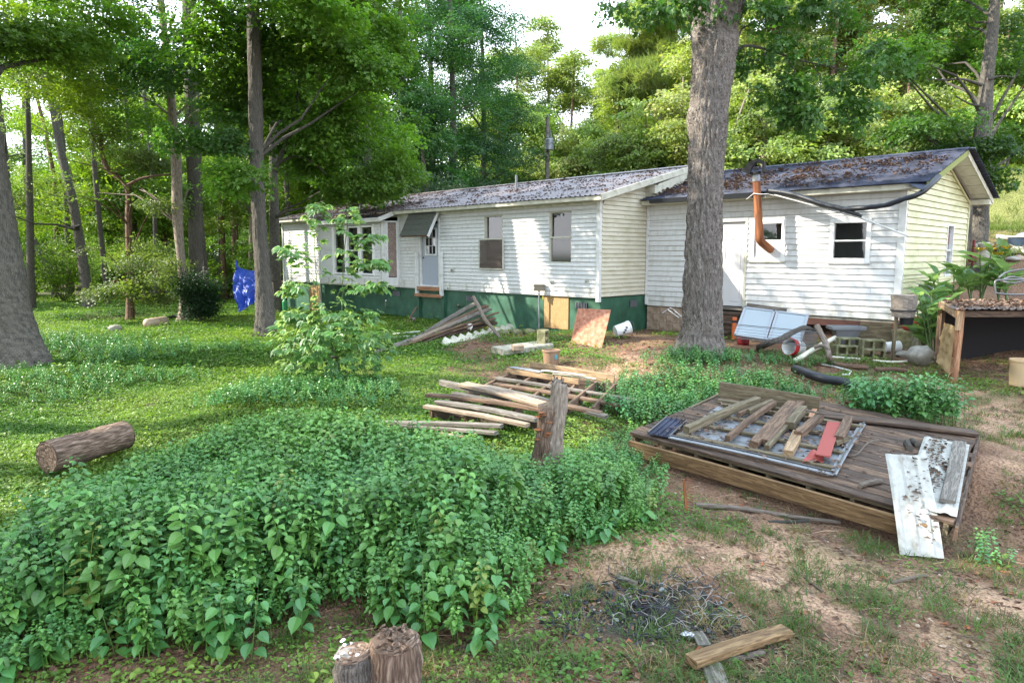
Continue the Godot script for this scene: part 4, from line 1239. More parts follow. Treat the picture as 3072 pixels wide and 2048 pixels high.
func trees():
	var oak := sprig(1, 26, 0.85, 0.135, 1)
	var maple := sprig(1, 28, 0.95, 0.125, 2)
	var beech := sprig(0, 34, 0.95, 0.12, 3)
	var far := sprig(0, 30, 1.1, 0.17, 4)
	var fine := sprig(0, 44, 1.0, 0.1, 5)
	var pine := sprig(2, 18, 0.9, 0.3, 6)
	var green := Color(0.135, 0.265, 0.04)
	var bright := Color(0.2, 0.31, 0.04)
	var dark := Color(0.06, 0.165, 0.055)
	# --- the great trunk at the left edge
	tree("big_tree", "huge grey trunk leaning out of the left edge of the yard", "", extend([[Vector3(-11.297, 0.526, -15.308), 0.876], [Vector3(-11.432, 1.328, -15.408), 0.674], [Vector3(-11.544, 1.997, -15.492), 0.606], [Vector3(-11.746, 3.334, -15.658), 0.584], [Vector3(-12.106, 5.563, -15.936), 0.561], [Vector3(-12.577, 8.683, -16.325), 0.517]], 8.0, 0.3), M.bark_grey,
		[[Vector3(-12.849, 11.359, -16.662), Vector3(5.5, 3.5, 5), 26, 1.3, 36], [Vector3(-11.875, 8.745, -17.848), Vector3(2.2, 1.1, 2.0), 9, 0.8, 30]], maple, M.leaf, green, {"sides": 90, "steps": 20, "furrow": 0.03, "roots": 0.15, "boughs": 0.1, "shade": true, "size": 1.0, "clear": 5.0, "flare": 0.8})
	tree("leaning_tree", "slender dark trunk leaning left between the giant trunk and the crooked tree", "", extend([[Vector3(-17.043, 0.905, -27.771), 0.246], [Vector3(-17.174, 1.88, -27.892), 0.202], [Vector3(-17.394, 3.36, -28.077), 0.184], [Vector3(-17.745, 5.363, -28.326), 0.167], [Vector3(-18.183, 7.105, -28.543), 0.149], [Vector3(-18.535, 9.021, -28.782), 0.140], [Vector3(-18.886, 10.327, -28.945), 0.132], [Vector3(-19.193, 10.98, -29.027), 0.114]], 7.0, 0.08), M.bark_grey,
		[[Vector3(-15.733, 10.442, -24.106), Vector3(4.5, 3.5, 3.5), 26, 1.2, 40], [Vector3(-15.567, 6.473, -23.611), Vector3(2.6, 2.0, 2), 12, 0.9, 36], [Vector3(-17.113, 3.69, -24.272), Vector3(2.0, 1.2, 2), 8, 0.9, 34]], beech, M.leaf, bright, {"shade": true, "clear": 2.5})
	var crooked := tree("crooked_tree", "small crooked tree forking low with layered sunlit leaves", "", [[Vector3(-13.539, 0.699, -24.354), 0.170], [Vector3(-13.531, 1.25, -24.423), 0.139], [Vector3(-13.531, 2.398, -24.566), 0.123], [Vector3(-13.577, 3.547, -24.709), 0.116], [Vector3(-13.593, 4.312, -24.805), 0.108], [Vector3(-13.631, 5.46, -24.948), 0.116], [Vector3(-14.287, 5.958, -25.01), 0.085], [Vector3(-14.557, 6.685, -25.101), 0.066], [Vector3(-14.596, 7.374, -25.186), 0.062], [Vector3(-15.213, 8.216, -25.291), 0.054], [Vector3(-15.83, 9.594, -25.463), 0.046], [Vector3(-16.833, 10.436, -25.568), 0.046], [Vector3(-16.871, 11.508, -25.702), 0.039], [Vector3(-16.925, 12.58, -25.835), 0.027]], M.bark_red,
		[[Vector3(-13.623, 3.169, -23.703), Vector3(1.5, 0.5, 1.4), 7, 0.75, 34], [Vector3(-12.277, 2.563, -23.527), Vector3(1.3, 0.7, 1.2), 8, 0.75, 34], [Vector3(-12.508, 1.765, -23.226), Vector3(1.2, 0.35, 1.2), 5, 0.7, 28], [Vector3(-13.351, 4.69, -23.892), Vector3(1.6, 0.5, 1.4), 6, 0.8, 30], [Vector3(-14.202, 6.549, -24.124), Vector3(2, 1, 1.5), 8, 0.9, 30], [Vector3(-15.394, 9.252, -24.461), Vector3(2.4, 1.4, 1.6), 10, 1.0, 34]], fine, M.leaf, Color(0.16, 0.24, 0.08), {"shade": true, "flat": 0.3, "clear": 1.0, "flare": 0.5})
	part(crooked, "branch", tube(smooth_path([[Vector3(-13.134, 5.375, -24.079), 0.067], [Vector3(-12.747, 5.581, -24.104), 0.045], [Vector3(-12.151, 5.707, -24.12), 0.037], [Vector3(-11.332, 5.781, -24.129), 0.026], [Vector3(-10.811, 6.04, -24.161), 0.015]], 3), 6), M.bark_red, Transform3D(Basis(), -crooked.position))
	tree("pale_tree", "pale sunlit trunk flaring at its foot beside the tall dark trunk", "", extend([[Vector3(-11.095, 0.77, -23.129), 0.213], [Vector3(-11.036, 1.338, -23.2), 0.154], [Vector3(-11.058, 2.065, -23.291), 0.139], [Vector3(-11.168, 3.156, -23.427), 0.139], [Vector3(-11.278, 4.464, -23.59), 0.169], [Vector3(-11.285, 5.701, -23.744), 0.169], [Vector3(-11.373, 7.155, -23.925), 0.147], [Vector3(-11.505, 8.464, -24.088), 0.132], [Vector3(-11.666, 10.064, -24.288), 0.110]], 8.0, 0.1), M.bark_pale,
		[[Vector3(-11.896, 9.731, -25.025), Vector3(3.6, 2.4, 3), 18, 1.1, 36], [Vector3(-13.116, 5.697, -25.53), Vector3(2.6, 1.0, 2), 10, 0.8, 30]], beech, M.leaf, green, {"shade": true, "clear": 3.0, "flare": 1.2})
	tree("tall_tree", "tall straight dark trunk rising behind the small evergreen bush", "", extend([[Vector3(-11.278, 0.752, -24.615), 0.257], [Vector3(-11.293, 1.387, -24.695), 0.242], [Vector3(-11.317, 2.392, -24.82), 0.234], [Vector3(-11.356, 5.099, -25.157), 0.242], [Vector3(-11.434, 7.729, -25.485), 0.249], [Vector3(-11.488, 9.74, -25.736), 0.249], [Vector3(-11.551, 12.06, -26.025), 0.242], [Vector3(-11.59, 13.607, -26.218), 0.226]], 9.0, 0.15), M.bark_grey,
		[[Vector3(-9.039, 9.04, -21.915), Vector3(3.2, 1.8, 2.6), 18, 1.1, 38], [Vector3(-7.828, 6.225, -20.053), Vector3(1.7, 0.35, 1.2), 6, 0.55, 26], [Vector3(-10.107, 15.181, -23.688), Vector3(5, 3.5, 5), 22, 1.3, 34]], maple, M.leaf, Color(0.085, 0.205, 0.055), {"sides": 40, "steps": 14, "furrow": 0.02, "boughs": 0.2, "shade": true, "clear": 4.0})
	var e := tree("grey_tree", "straight grey trunk standing in the lawn left of the house", "", extend([[Vector3(-6.695, 0.799, -18.535), 0.306], [Vector3(-6.689, 1.08, -18.57), 0.271], [Vector3(-6.684, 1.43, -18.614), 0.247], [Vector3(-6.742, 2.541, -18.752), 0.212], [Vector3(-6.842, 4.002, -18.934), 0.194], [Vector3(-6.901, 5.17, -19.08), 0.188], [Vector3(-6.931, 6.631, -19.262), 0.188], [Vector3(-6.96, 8.092, -19.444), 0.183], [Vector3(-6.99, 8.968, -19.553), 0.177], [Vector3(-7.019, 10.429, -19.736), 0.159]], 9.0, 0.15), M.bark_grey,
		[[Vector3(-5.565, 8.609, -20.854), Vector3(2.6, 2.0, 2.4), 22, 0.95, 40], [Vector3(-5.325, 6.955, -22.663), Vector3(2.0, 1.4, 2.0), 13, 0.9, 36], [Vector3(-6.835, 9.213, -18.914), Vector3(3.0, 0.9, 2.0), 13, 0.9, 36], [Vector3(-6.522, 12.707, -19.349), Vector3(5, 3, 5), 22, 1.2, 32], [Vector3(-6.899, 4.883, -17.366), Vector3(0.7, 0.3, 0.7), 3, 0.4, 16]], oak, M.leaf, Color(0.125, 0.265, 0.042), {"sides": 64, "steps": 14, "furrow": 0.016, "roots": 0.2, "boughs": 0.12, "shade": true, "clear": 4.5, "flare": 0.5})
	var f := tree("branched_tree", "dark trunk with long crooked boughs just behind the grey trunk", "", extend([[Vector3(-8.852, 0.823, -25.812), 0.237], [Vector3(-8.884, 2.768, -26.055), 0.188], [Vector3(-8.942, 5.199, -26.358), 0.171], [Vector3(-8.95, 7.63, -26.661), 0.139], [Vector3(-8.958, 10.061, -26.964), 0.122], [Vector3(-8.999, 12.492, -27.267), 0.106]], 7.0, 0.08), M.bark_grey,
		[[Vector3(-5.643, 5.689, -22.505), Vector3(2.2, 1.2, 2), 12, 0.8, 34], [Vector3(-6.452, 7.983, -21.784), Vector3(2.5, 1.5, 2), 12, 0.9, 34], [Vector3(-6.452, 11.909, -22.273), Vector3(4, 2.5, 3), 18, 1.1, 34]], maple, M.leaf, Color(0.11, 0.23, 0.035), {"shade": true, "clear": 3.0, "flare": 0.4})
	for b in [[[Vector3(-7.084, 5.46, -21.066), 0.071], [Vector3(-6.837, 6.105, -21.146), 0.058], [Vector3(-6.609, 6.685, -21.219), 0.045], [Vector3(-6.414, 7.652, -21.339), 0.036], [Vector3(-6.349, 8.426, -21.436), 0.026]], [[Vector3(-7.084, 5.653, -21.09), 0.052], [Vector3(-6.512, 5.937, -21.125), 0.036], [Vector3(-5.927, 5.75, -21.102), 0.029], [Vector3(-5.537, 5.395, -21.058), 0.016]], [[Vector3(-7.11, 8.491, -21.444), 0.045], [Vector3(-6.837, 8.233, -21.412), 0.036], [Vector3(-6.577, 8.168, -21.404), 0.029], [Vector3(-6.187, 8.362, -21.428), 0.016]], [[Vector3(-7.123, 8.426, -21.436), 0.039], [Vector3(-7.389, 8.459, -21.44), 0.032], [Vector3(-7.617, 8.297, -21.42), 0.019]]]:
		part(f, "branch", tube(smooth_path(b, 3), 6), M.bark_grey, Transform3D(Basis(), -f.position))
	# --- thin trunks deeper in the wood
	var thin := [
		["broken_trunk", "broken dark trunk leaning at the far left of the wood", [[Vector3(-21.045, 1.002, -31.807), 0.100], [Vector3(-21.195, 1.62, -31.884), 0.130], [Vector3(-21.547, 2.715, -32.021), 0.141], [Vector3(-21.948, 3.512, -32.12), 0.130]], M.bark_grey],
		["reddish_tree", "reddish trunk between the tall dark trunk and the grey trunk", [[Vector3(-18.13, 1.055, -44.932), 0.170], [Vector3(-18.017, 3.3, -45.211), 0.170], [Vector3(-18.102, 6.809, -45.649), 0.170], [Vector3(-18.187, 8.493, -45.859), 0.141], [Vector3(-18.272, 12.422, -46.348), 0.127]], M.bark_red],
		["forest_tree", "thin trunk in the shade right of the crooked tree", [[Vector3(-20.744, 0.787, -39.165), 0.148], [Vector3(-21.015, 2.649, -39.397), 0.123], [Vector3(-21.447, 5.345, -39.733), 0.111], [Vector3(-21.633, 8.776, -40.16), 0.086]], M.bark_grey],
		["forest_tree", "thin dark trunk seen between tall trunk and blue tarp", [[Vector3(-19.669, 1.115, -46.934), 0.118], [Vector3(-19.743, 2.581, -47.117), 0.111], [Vector3(-19.965, 6.977, -47.665), 0.103], [Vector3(-20.186, 12.838, -48.395), 0.089]], M.bark_grey],
		["forest_tree", "sapling pole leaning over the blue tarp", [[Vector3(-16.933, 0.918, -41.998), 0.079], [Vector3(-16.761, 3.281, -42.292), 0.073], [Vector3(-16.629, 5.906, -42.619), 0.066], [Vector3(-16.431, 10.501, -43.192), 0.053]], M.bark_red],
		["forest_tree", "trunk right of the branched tree with dark bark", [[Vector3(-14.819, 1.285, -46.33), 0.175], [Vector3(-14.717, 5.478, -46.853), 0.175], [Vector3(-14.425, 7.647, -47.123), 0.160], [Vector3(-14.28, 12.708, -47.754), 0.131]], M.bark_grey],
		["forest_tree", "trunk in the deep shade left of the roof end", [[Vector3(-9.797, 1.252, -35.265), 0.200], [Vector3(-9.742, 5.992, -35.856), 0.178], [Vector3(-9.775, 8.747, -36.199), 0.167], [Vector3(-9.853, 12.606, -36.68), 0.144]], M.bark_red],
		["forest_tree", "dim trunk halfway between leaning tree and crooked tree", [[Vector3(-24.458, 0.916, -42.039), 0.119], [Vector3(-24.365, 3.938, -42.415), 0.113], [Vector3(-24.26, 7.223, -42.825), 0.106], [Vector3(-24.233, 11.823, -43.398), 0.093]], M.bark_grey],
		["forest_tree", "dim trunk at the far left beyond the giant trunk", [[Vector3(-29.358, 0.902, -42.325), 0.147], [Vector3(-29.225, 3.283, -42.622), 0.140], [Vector3(-29.758, 7.252, -43.117), 0.133], [Vector3(-29.891, 11.883, -43.694), 0.113]], M.bark_grey],
		["forest_tree", "thin trunk close on the right of the pale trunk", [[Vector3(-20.649, 0.867, -41.691), 0.099], [Vector3(-20.714, 3.931, -42.073), 0.092], [Vector3(-20.846, 7.841, -42.561), 0.085], [Vector3(-20.911, 12.403, -43.129), 0.072]], M.bark_grey],
	]
	for t in thin:
		var top: Vector3 = t[2][t[2].size() - 1][0]
		var zs: Array = [[top + Vector3(0, 0.5, 0), Vector3(2.6, 2.0, 2.2), 13, 1.0, 34], [top + Vector3(0, -3.0, 0), Vector3(2.0, 1.0, 2.0), 7, 0.8, 28]] if t[0] != "broken_trunk" else []
		tree(t[0], t[1], "", extend(t[2], 4.0, 0.05), t[3], zs, beech, M.leaf, green.lerp(bright, R(0, 1)), {"shade": true, "clear": 2.0, "flare": 0.3, "sides": 8})
	for q in [[18, 29.0, 12.0, "leafy bright tree beyond the giant trunk at the left edge"], [75, 33.0, 14.0, "leafy bright tree behind the leaning tree"], [140, 36.0, 14.0, "leafy tree filling the gap behind the crooked tree"], [225, 34.0, 13.0, "leafy tree between the tall dark trunk and the grey trunk"], [290, 36.0, 14.0, "leafy tree behind the branched tree"]]:
		var p: Vector3 = at_column(q[0], q[1])
		tree("leafy_tree", q[3], "", [[p, 0.16], [p + Vector3(0.2, q[2] * 0.5, 0), 0.12], [p + Vector3(0, q[2], 0), 0.03]], M.bark_grey, [[p + Vector3(0, q[2] * 0.58, 0), Vector3(3.0, q[2] * 0.4, 2.6), 26, 1.1, 28]], beech, M.leaf, bright, {"shade": true, "clear": 2.0, "sides": 8, "flare": 0.3})
	for q in [[35, 27.0, "thin dark pole of a tree behind the giant trunk"], [112, 30.0, "thin dark pole of a tree left behind the crooked tree"], [160, 31.0, "dark pole of a tree right behind the crooked tree"], [212, 27.5, "dark pole of a tree just right of the tall dark trunk"], [228, 33.0, "dim pole of a tree above the blue tarp"], [300, 31.0, "dark pole of a tree beside the house's far end"], [60, 36.0, "dim pole of a tree deep in the wood at the left"]]:
		var p: Vector3 = at_column(q[0], q[1])
		tree("pole_tree", q[2], "", [[p, R(0.1, 0.17)], [p + Vector3(R(-0.5, 0.5), 6, 0), 0.1], [p + Vector3(R(-0.8, 0.8), 12, 0), 0.07]], M.bark_red if q[0] in [228, 60] else M.bark_grey, [], far, M.leaf, green, {"sides": 8, "flare": 0.4})
	# --- the shade of the wood: undergrowth trees and bushes on the left, back to the depth of the wood
	for i in 34:
		var x := R(-48, -9)
		var z := R(-62, -27)
		if x > -12.0 and z > -31.0: z -= 8.0
		var p := on_ground(x, z)
		var hgt := R(8, 15) if z > -42.0 else R(7, 11)
		if x < -20.0: hgt = R(5, 9)
		tree("wood_tree", "slim leafy tree among many in the dim wood on the left", "trees of the left wood", [[p, R(0.1, 0.2)], [p + Vector3(R(-0.4, 0.4), hgt * 0.5, R(-0.4, 0.4)), 0.1], [p + Vector3(R(-1, 1), hgt, R(-1, 1)), 0.04]], [M.bark_grey, M.bark_red, M.bark_pale][i % 3],
			[[p + Vector3(0, hgt * 0.62, 0), Vector3(2.8, hgt * 0.36, 2.8), 20, 1.2, 30]], [beech, far][i % 2], M.leaf, green.lerp(bright, R(0, 1.1)), {"shade": true, "clear": 1.5, "flare": 0.3, "sides": 7, "size": 1.15})
	for i in 90:
		var x := R(-46, -8) if i < 56 else R(-66, -6)
		var z := R(-52, -26) if i < 56 else R(-66, -48)
		if x > -10.5 and z > -30.0: z -= 6.0
		var p := on_ground(x, z)
		bush("bush", "leafy bush in the shady undergrowth of the left wood", "undergrowth of the left wood", p, R(1.2, 2.2) * (1.0 if i < 56 else 1.5), R(1.6, 4.2) * (1.0 if i < 56 else 1.3), [fine, beech][i % 2], green.lerp(bright, R(0, 0.8)))
	bush("evergreen_bush", "small dark evergreen bush at the foot of the tall dark trunk", "", Vector3(-10.323, 0.785, -22.83), 0.75, 1.9, fine, Color(0.022, 0.06, 0.02))
	bush("bush", "low broad bush growing left of the tarp in the shade", "", Vector3(-15.655, 0.701, -36.976), 0.9, 1.3, fine, Color(0.06, 0.12, 0.03))
	# --- dark trees behind the house
	var rows := [
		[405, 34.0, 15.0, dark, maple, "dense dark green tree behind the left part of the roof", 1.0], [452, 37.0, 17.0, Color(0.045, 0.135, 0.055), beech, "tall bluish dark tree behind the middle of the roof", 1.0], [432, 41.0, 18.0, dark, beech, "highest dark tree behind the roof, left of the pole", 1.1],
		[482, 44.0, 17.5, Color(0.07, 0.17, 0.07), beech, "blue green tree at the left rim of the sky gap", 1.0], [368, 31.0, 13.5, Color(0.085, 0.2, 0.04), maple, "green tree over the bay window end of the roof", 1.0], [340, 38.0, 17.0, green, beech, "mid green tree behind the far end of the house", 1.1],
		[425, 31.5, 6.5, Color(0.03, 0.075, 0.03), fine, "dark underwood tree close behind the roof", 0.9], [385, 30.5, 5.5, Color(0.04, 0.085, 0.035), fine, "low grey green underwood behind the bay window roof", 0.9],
	]
	for q in rows:
		var p: Vector3 = at_column(q[0], q[1])
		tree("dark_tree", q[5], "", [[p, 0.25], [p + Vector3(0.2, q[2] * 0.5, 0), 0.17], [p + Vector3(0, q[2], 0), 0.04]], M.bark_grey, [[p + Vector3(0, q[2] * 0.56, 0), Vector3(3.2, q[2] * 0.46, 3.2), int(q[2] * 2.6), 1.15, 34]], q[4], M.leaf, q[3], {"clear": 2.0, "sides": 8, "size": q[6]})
	# --- pale sunlit trees round the gap of sky, and on to the right
	var pale := [
		[515, 58.0, 17.0, 3.0, 0], [545, 60.0, 18.0, 3.2, 0], [572, 56.0, 14.6, 3.0, 0], [600, 60.0, 13.8, 3.0, 0], [530, 50.0, 10.0, 2.8, 0], [560, 48.0, 9.0, 2.6, 0], [590, 47.0, 9.0, 2.6, 0], [500, 50.0, 12.0, 2.8, 0],
		[615, 50.0, 12.0, 2.8, 0], [640, 54.0, 19.0, 3.6, 1], [672, 50.0, 19.0, 3.4, 1], [655, 44.0, 11.5, 3.0, 1], [640, 40.0, 7.5, 2.4, 0], [675, 39.0, 8.5, 2.4, 0], [705, 42.0, 13.0, 3.0, 0],
		[735, 46.0, 17.0, 3.4, 1], [762, 44.0, 15.0, 3.2, 0], [790, 48.0, 17.0, 3.6, 0], [820, 44.0, 13.0, 3.2, 0], [850, 48.0, 16.0, 3.4, 0], [882, 45.0, 13.5, 3.2, 0], [908, 50.0, 14.0, 3.2, 0], [940, 47.0, 15.0, 3.4, 0], [975, 50.0, 17.0, 3.6, 0], [1010, 46.0, 16.0, 3.4, 0], [1045, 44.0, 17.0, 3.4, 0],
		[780, 36.0, 6.5, 2.3, 0], [820, 34.0, 6.0, 2.3, 0], [855, 35.0, 6.0, 2.2, 0], [750, 34.0, 6.5, 2.2, 0], [890, 36.0, 5.5, 2.2, 0], [730, 36.0, 7.5, 2.2, 0], [1000, 33.0, 5.5, 2.4, 0], [1032, 31.0, 6.5, 2.4, 0], [982, 37.0, 6.5, 2.4, 0], [990, 42.0, 5.0, 2.5, 0], [1020, 40.0, 4.5, 2.5, 0], [1050, 38.0, 6.0, 2.5, 0],
	]
	var i := 0
	for q in pale:
		var p: Vector3 = at_column(q[0], q[1])
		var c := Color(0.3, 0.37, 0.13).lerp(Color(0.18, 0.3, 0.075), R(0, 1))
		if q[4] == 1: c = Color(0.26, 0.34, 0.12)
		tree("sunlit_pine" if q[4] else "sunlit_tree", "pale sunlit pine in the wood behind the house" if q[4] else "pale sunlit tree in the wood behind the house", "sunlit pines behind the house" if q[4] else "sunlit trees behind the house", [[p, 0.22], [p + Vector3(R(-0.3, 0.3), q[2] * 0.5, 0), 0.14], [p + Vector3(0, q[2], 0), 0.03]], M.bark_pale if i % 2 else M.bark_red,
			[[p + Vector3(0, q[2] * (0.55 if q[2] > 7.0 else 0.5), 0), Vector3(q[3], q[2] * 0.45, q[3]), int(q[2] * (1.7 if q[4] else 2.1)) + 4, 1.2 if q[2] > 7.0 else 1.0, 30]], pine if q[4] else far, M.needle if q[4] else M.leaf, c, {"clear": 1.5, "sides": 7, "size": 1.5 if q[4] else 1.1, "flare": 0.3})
		i += 1
	# bare snags and fallen limbs on the bank behind the addition
	tree("dead_snag", "bleached dead trunk with broken stubs behind the right end of the roof", "", [[Vector3(18.879, 7.459, -33.811), 0.080], [Vector3(18.952, 8.613, -33.955), 0.073], [Vector3(19.01, 9.334, -34.045), 0.062], [Vector3(18.952, 9.874, -34.112), 0.036]], M.bark_pale, [], far, M.leaf, green, {"flare": 0.0})
	tree("dead_snag", "thinner dead trunk close beside the bleached snag", "", [[Vector3(19.497, 7.527, -34.323), 0.044], [Vector3(19.549, 8.698, -34.469), 0.041], [Vector3(19.608, 9.32, -34.547), 0.026]], M.bark_pale, [], far, M.leaf, green, {"flare": 0.0})
	for b in [["long grey fallen bough slanting above the addition roof", [[Vector3(14.221, 7.464, -32.804), 0.032], [Vector3(15.066, 8.093, -32.882), 0.028], [Vector3(16.334, 8.722, -32.961), 0.025], [Vector3(17.039, 9.212, -33.022), 0.014]]], ["steep bare bough behind the hanging oak leaves", [[Vector3(14.115, 7.534, -32.813), 0.042], [Vector3(14.643, 8.233, -32.9), 0.046], [Vector3(15.137, 9.212, -33.022), 0.035], [Vector3(15.63, 10.33, -33.161), 0.028]]], ["thin bare bough behind the rusty stovepipe", [[Vector3(10.204, 8.582, -32.943), 0.056], [Vector3(10.486, 9.282, -33.031), 0.049], [Vector3(10.838, 10.26, -33.153), 0.042], [Vector3(11.12, 10.82, -33.222), 0.028]]]]:
		one("fallen_bough", b[0], "bough", tube(smooth_path(b[1], 2), 7, 0.15), M.bark_pale)
	# --- the oak in front of the addition
	oak_tree(oak)
	# --- the tree at the right edge
	var rt := tree("bank_tree", "grey brown tree behind the right end of the addition", "", extend([[Vector3(13.195, 3.504, -19.714), 0.223], [Vector3(13.251, 4.186, -19.799), 0.210], [Vector3(13.303, 5.464, -19.958), 0.202], [Vector3(13.346, 6.743, -20.117), 0.189], [Vector3(13.432, 8.021, -20.277), 0.167], [Vector3(13.56, 9.086, -20.409), 0.155], [Vector3(13.646, 10.151, -20.542), 0.133]], 6.0, 0.12), M.bark_grey,
		[[Vector3(14.115, 9.648, -22.495), Vector3(1.9, 1.3, 1.2), 13, 0.45, 15], [Vector3(10.403, 8.135, -19.283), Vector3(1.3, 0.6, 1.2), 8, 0.4, 13], [Vector3(14.944, 9.044, -21.412), Vector3(0.9, 1.5, 1.0), 9, 0.45, 14], [Vector3(11.648, 6.361, -19.566), Vector3(1.1, 0.3, 0.8), 5, 0.5, 18], [Vector3(14.647, 6.39, -21.081), Vector3(0.6, 0.6, 0.7), 4, 0.5, 18], [Vector3(12.336, 11.881, -20.254), Vector3(4, 2, 3), 14, 1.1, 30]], maple, M.leaf, Color(0.075, 0.17, 0.035), {"sides": 16, "clear": 1.5, "flare": 0.3})
	for b in [[[Vector3(13.145, 7.716, -20.037), 0.051], [Vector3(12.614, 7.885, -20.058), 0.034], [Vector3(12.104, 7.864, -20.056), 0.023], [Vector3(11.551, 7.885, -20.058), 0.013]], [[Vector3(13.166, 7.126, -19.964), 0.042], [Vector3(12.784, 7.21, -19.974), 0.025], [Vector3(12.401, 7.421, -20), 0.017]], [[Vector3(12.911, 5.355, -19.743), 0.042], [Vector3(13.039, 6.283, -19.858), 0.038], [Vector3(13.103, 7.126, -19.964), 0.034], [Vector3(13.273, 8.054, -20.079), 0.021], [Vector3(13.379, 8.475, -20.132), 0.013]], [[Vector3(13.336, 7.885, -20.058), 0.038], [Vector3(13.676, 7.969, -20.069), 0.025], [Vector3(14.059, 7.927, -20.063), 0.015]]]:
		part(rt, "branch", tube(smooth_path(b, 3), 7), M.bark_grey, Transform3D(Basis(), -rt.position))
	tree("slim_tree", "slim trunk squeezed between addition and right tree", "", extend([[Vector3(12.184, 2.085, -18.63), 0.098], [Vector3(12.231, 2.461, -18.677), 0.088], [Vector3(12.285, 3.086, -18.755), 0.076], [Vector3(12.326, 3.712, -18.833), 0.063]], 3.0, 0.05), M.bark_grey, [[Vector3(12.292, 5.407, -19.044), Vector3(0.8, 0.6, 0.8), 5, 0.5, 20]], maple, M.leaf, Color(0.05, 0.12, 0.03), {"clear": 0.5, "flare": 0.0})
	# --- trees outside the picture on the left, whose crowns shade the yard
	for q in [Vector3(-14, 17, -6), Vector3(-11.5, 19, -1), Vector3(-17, 20, 2), Vector3(-15, 18, -11), Vector3(-20, 21, -8), Vector3(-19, 20, -3), Vector3(-25, 22, 1), Vector3(-12, 18, 5), Vector3(-20, 20, 8), Vector3(-26, 23, -10)]:
		var p := on_ground(q.x, q.z)
		tree("shade_tree", "tall shade tree left of the yard, outside the picture", "shade trees left of the yard", [[p, 0.4], [p + Vector3(0.3, q.y * 0.5, 0), 0.28], [p + Vector3(0, q.y, 0), 0.06]], M.bark_grey, [[p + Vector3(0, q.y * 0.66, 0), Vector3(4.6, q.y * 0.34, 4.6), 50, 1.5, 26]], far, M.leaf, green, {"shade": true, "clear": 4.0, "size": 1.6, "sides": 8})
	sapling()
	distant_wood(far)

func distant_wood(mesh: Mesh):
	var places: Array = []
	var tints: Array = []
	for k in 15000:
		var left := k < 9500
		var z := R(-80, -60) if left else R(-88, -68)
		var x := R(-85, -2) if left else R(-5, 75)
		var n := noise_a.get_noise_2d(x * 0.35, 5.0)
		var top := (12.0 if left else 9.0) + n * 5.0
		if not left and absf(x - 4.0) < 7.0: top = 5.0
		var y := top * sqrt(R(0, 1)) * R(0.3, 1.0)
		if noise_b.get_noise_3d(x * 0.3, y * 0.3, z * 0.2) < -0.18: continue
		places.append(Transform3D((Basis(Vector3.UP, R(0, TAU)) * Basis(Vector3.BACK, R(-0.6, 0.3))).scaled(Vector3.ONE * R(1.5, 2.6)), on_ground(x, z, y)))
		var t := R(0.6, 1.3)
		tints.append(Color(0.12 * t, 0.22 * t, 0.05 * t))
	one_many("distant_wood", "far wood beyond the trees, one leafy mass", mesh, M.leaf, places, tints)

func at_column(px: float, depth: float) -> Vector3:
	# a place on the ground so far along the picture's depth, across by the share of the view
	var x := (px - 512.0) / 690.0 * depth
	return on_ground(x, -depth * 0.99)

func bush(called: String, label: String, group: String, p: Vector3, r: float, h: float, mesh: Mesh, tint: Color) -> Node3D:
	var o := thing(called, label, "bush", p, group)
	var st := SurfaceTool.new()
	st.begin(Mesh.PRIMITIVE_TRIANGLES)
	var places: Array = []
	var tints: Array = []
	for k in 9:
		var a := TAU * k / 9.0 + R(-0.3, 0.3)
		var tip := Vector3(cos(a) * r * R(0.3, 0.9), h * R(0.55, 1.0), sin(a) * r * R(0.3, 0.9))
		tube([[Vector3(0, -0.05, 0), 0.02], [tip * 0.5 + Vector3(0, 0.1, 0), 0.014], [tip, 0.005]], 5, 0.0, false, st)
		for n in 20:
			var f := R(0.25, 1.05)
			var p2 := tip * f + ball() * 0.42 * r
			if p2.y < 0.05: p2.y = R(0.05, 0.3)
			var b := Basis(Vector3.UP, R(0, TAU)) * Basis(Vector3.BACK, R(-0.5, 0.3)) * Basis(Vector3.RIGHT, R(-0.5, 0.5))
			places.append(Transform3D(b.scaled(Vector3.ONE * R(0.7, 1.1)), p2))
			var t := R(0.7, 1.3)
			tints.append(Color(tint.r * t, tint.g * t, tint.b * t))
	part(o, "stems", done(st), M.bark_grey)
	many(o, "foliage", mesh, M.leaf, places, tints).set_meta("kind", "stuff")
	return o

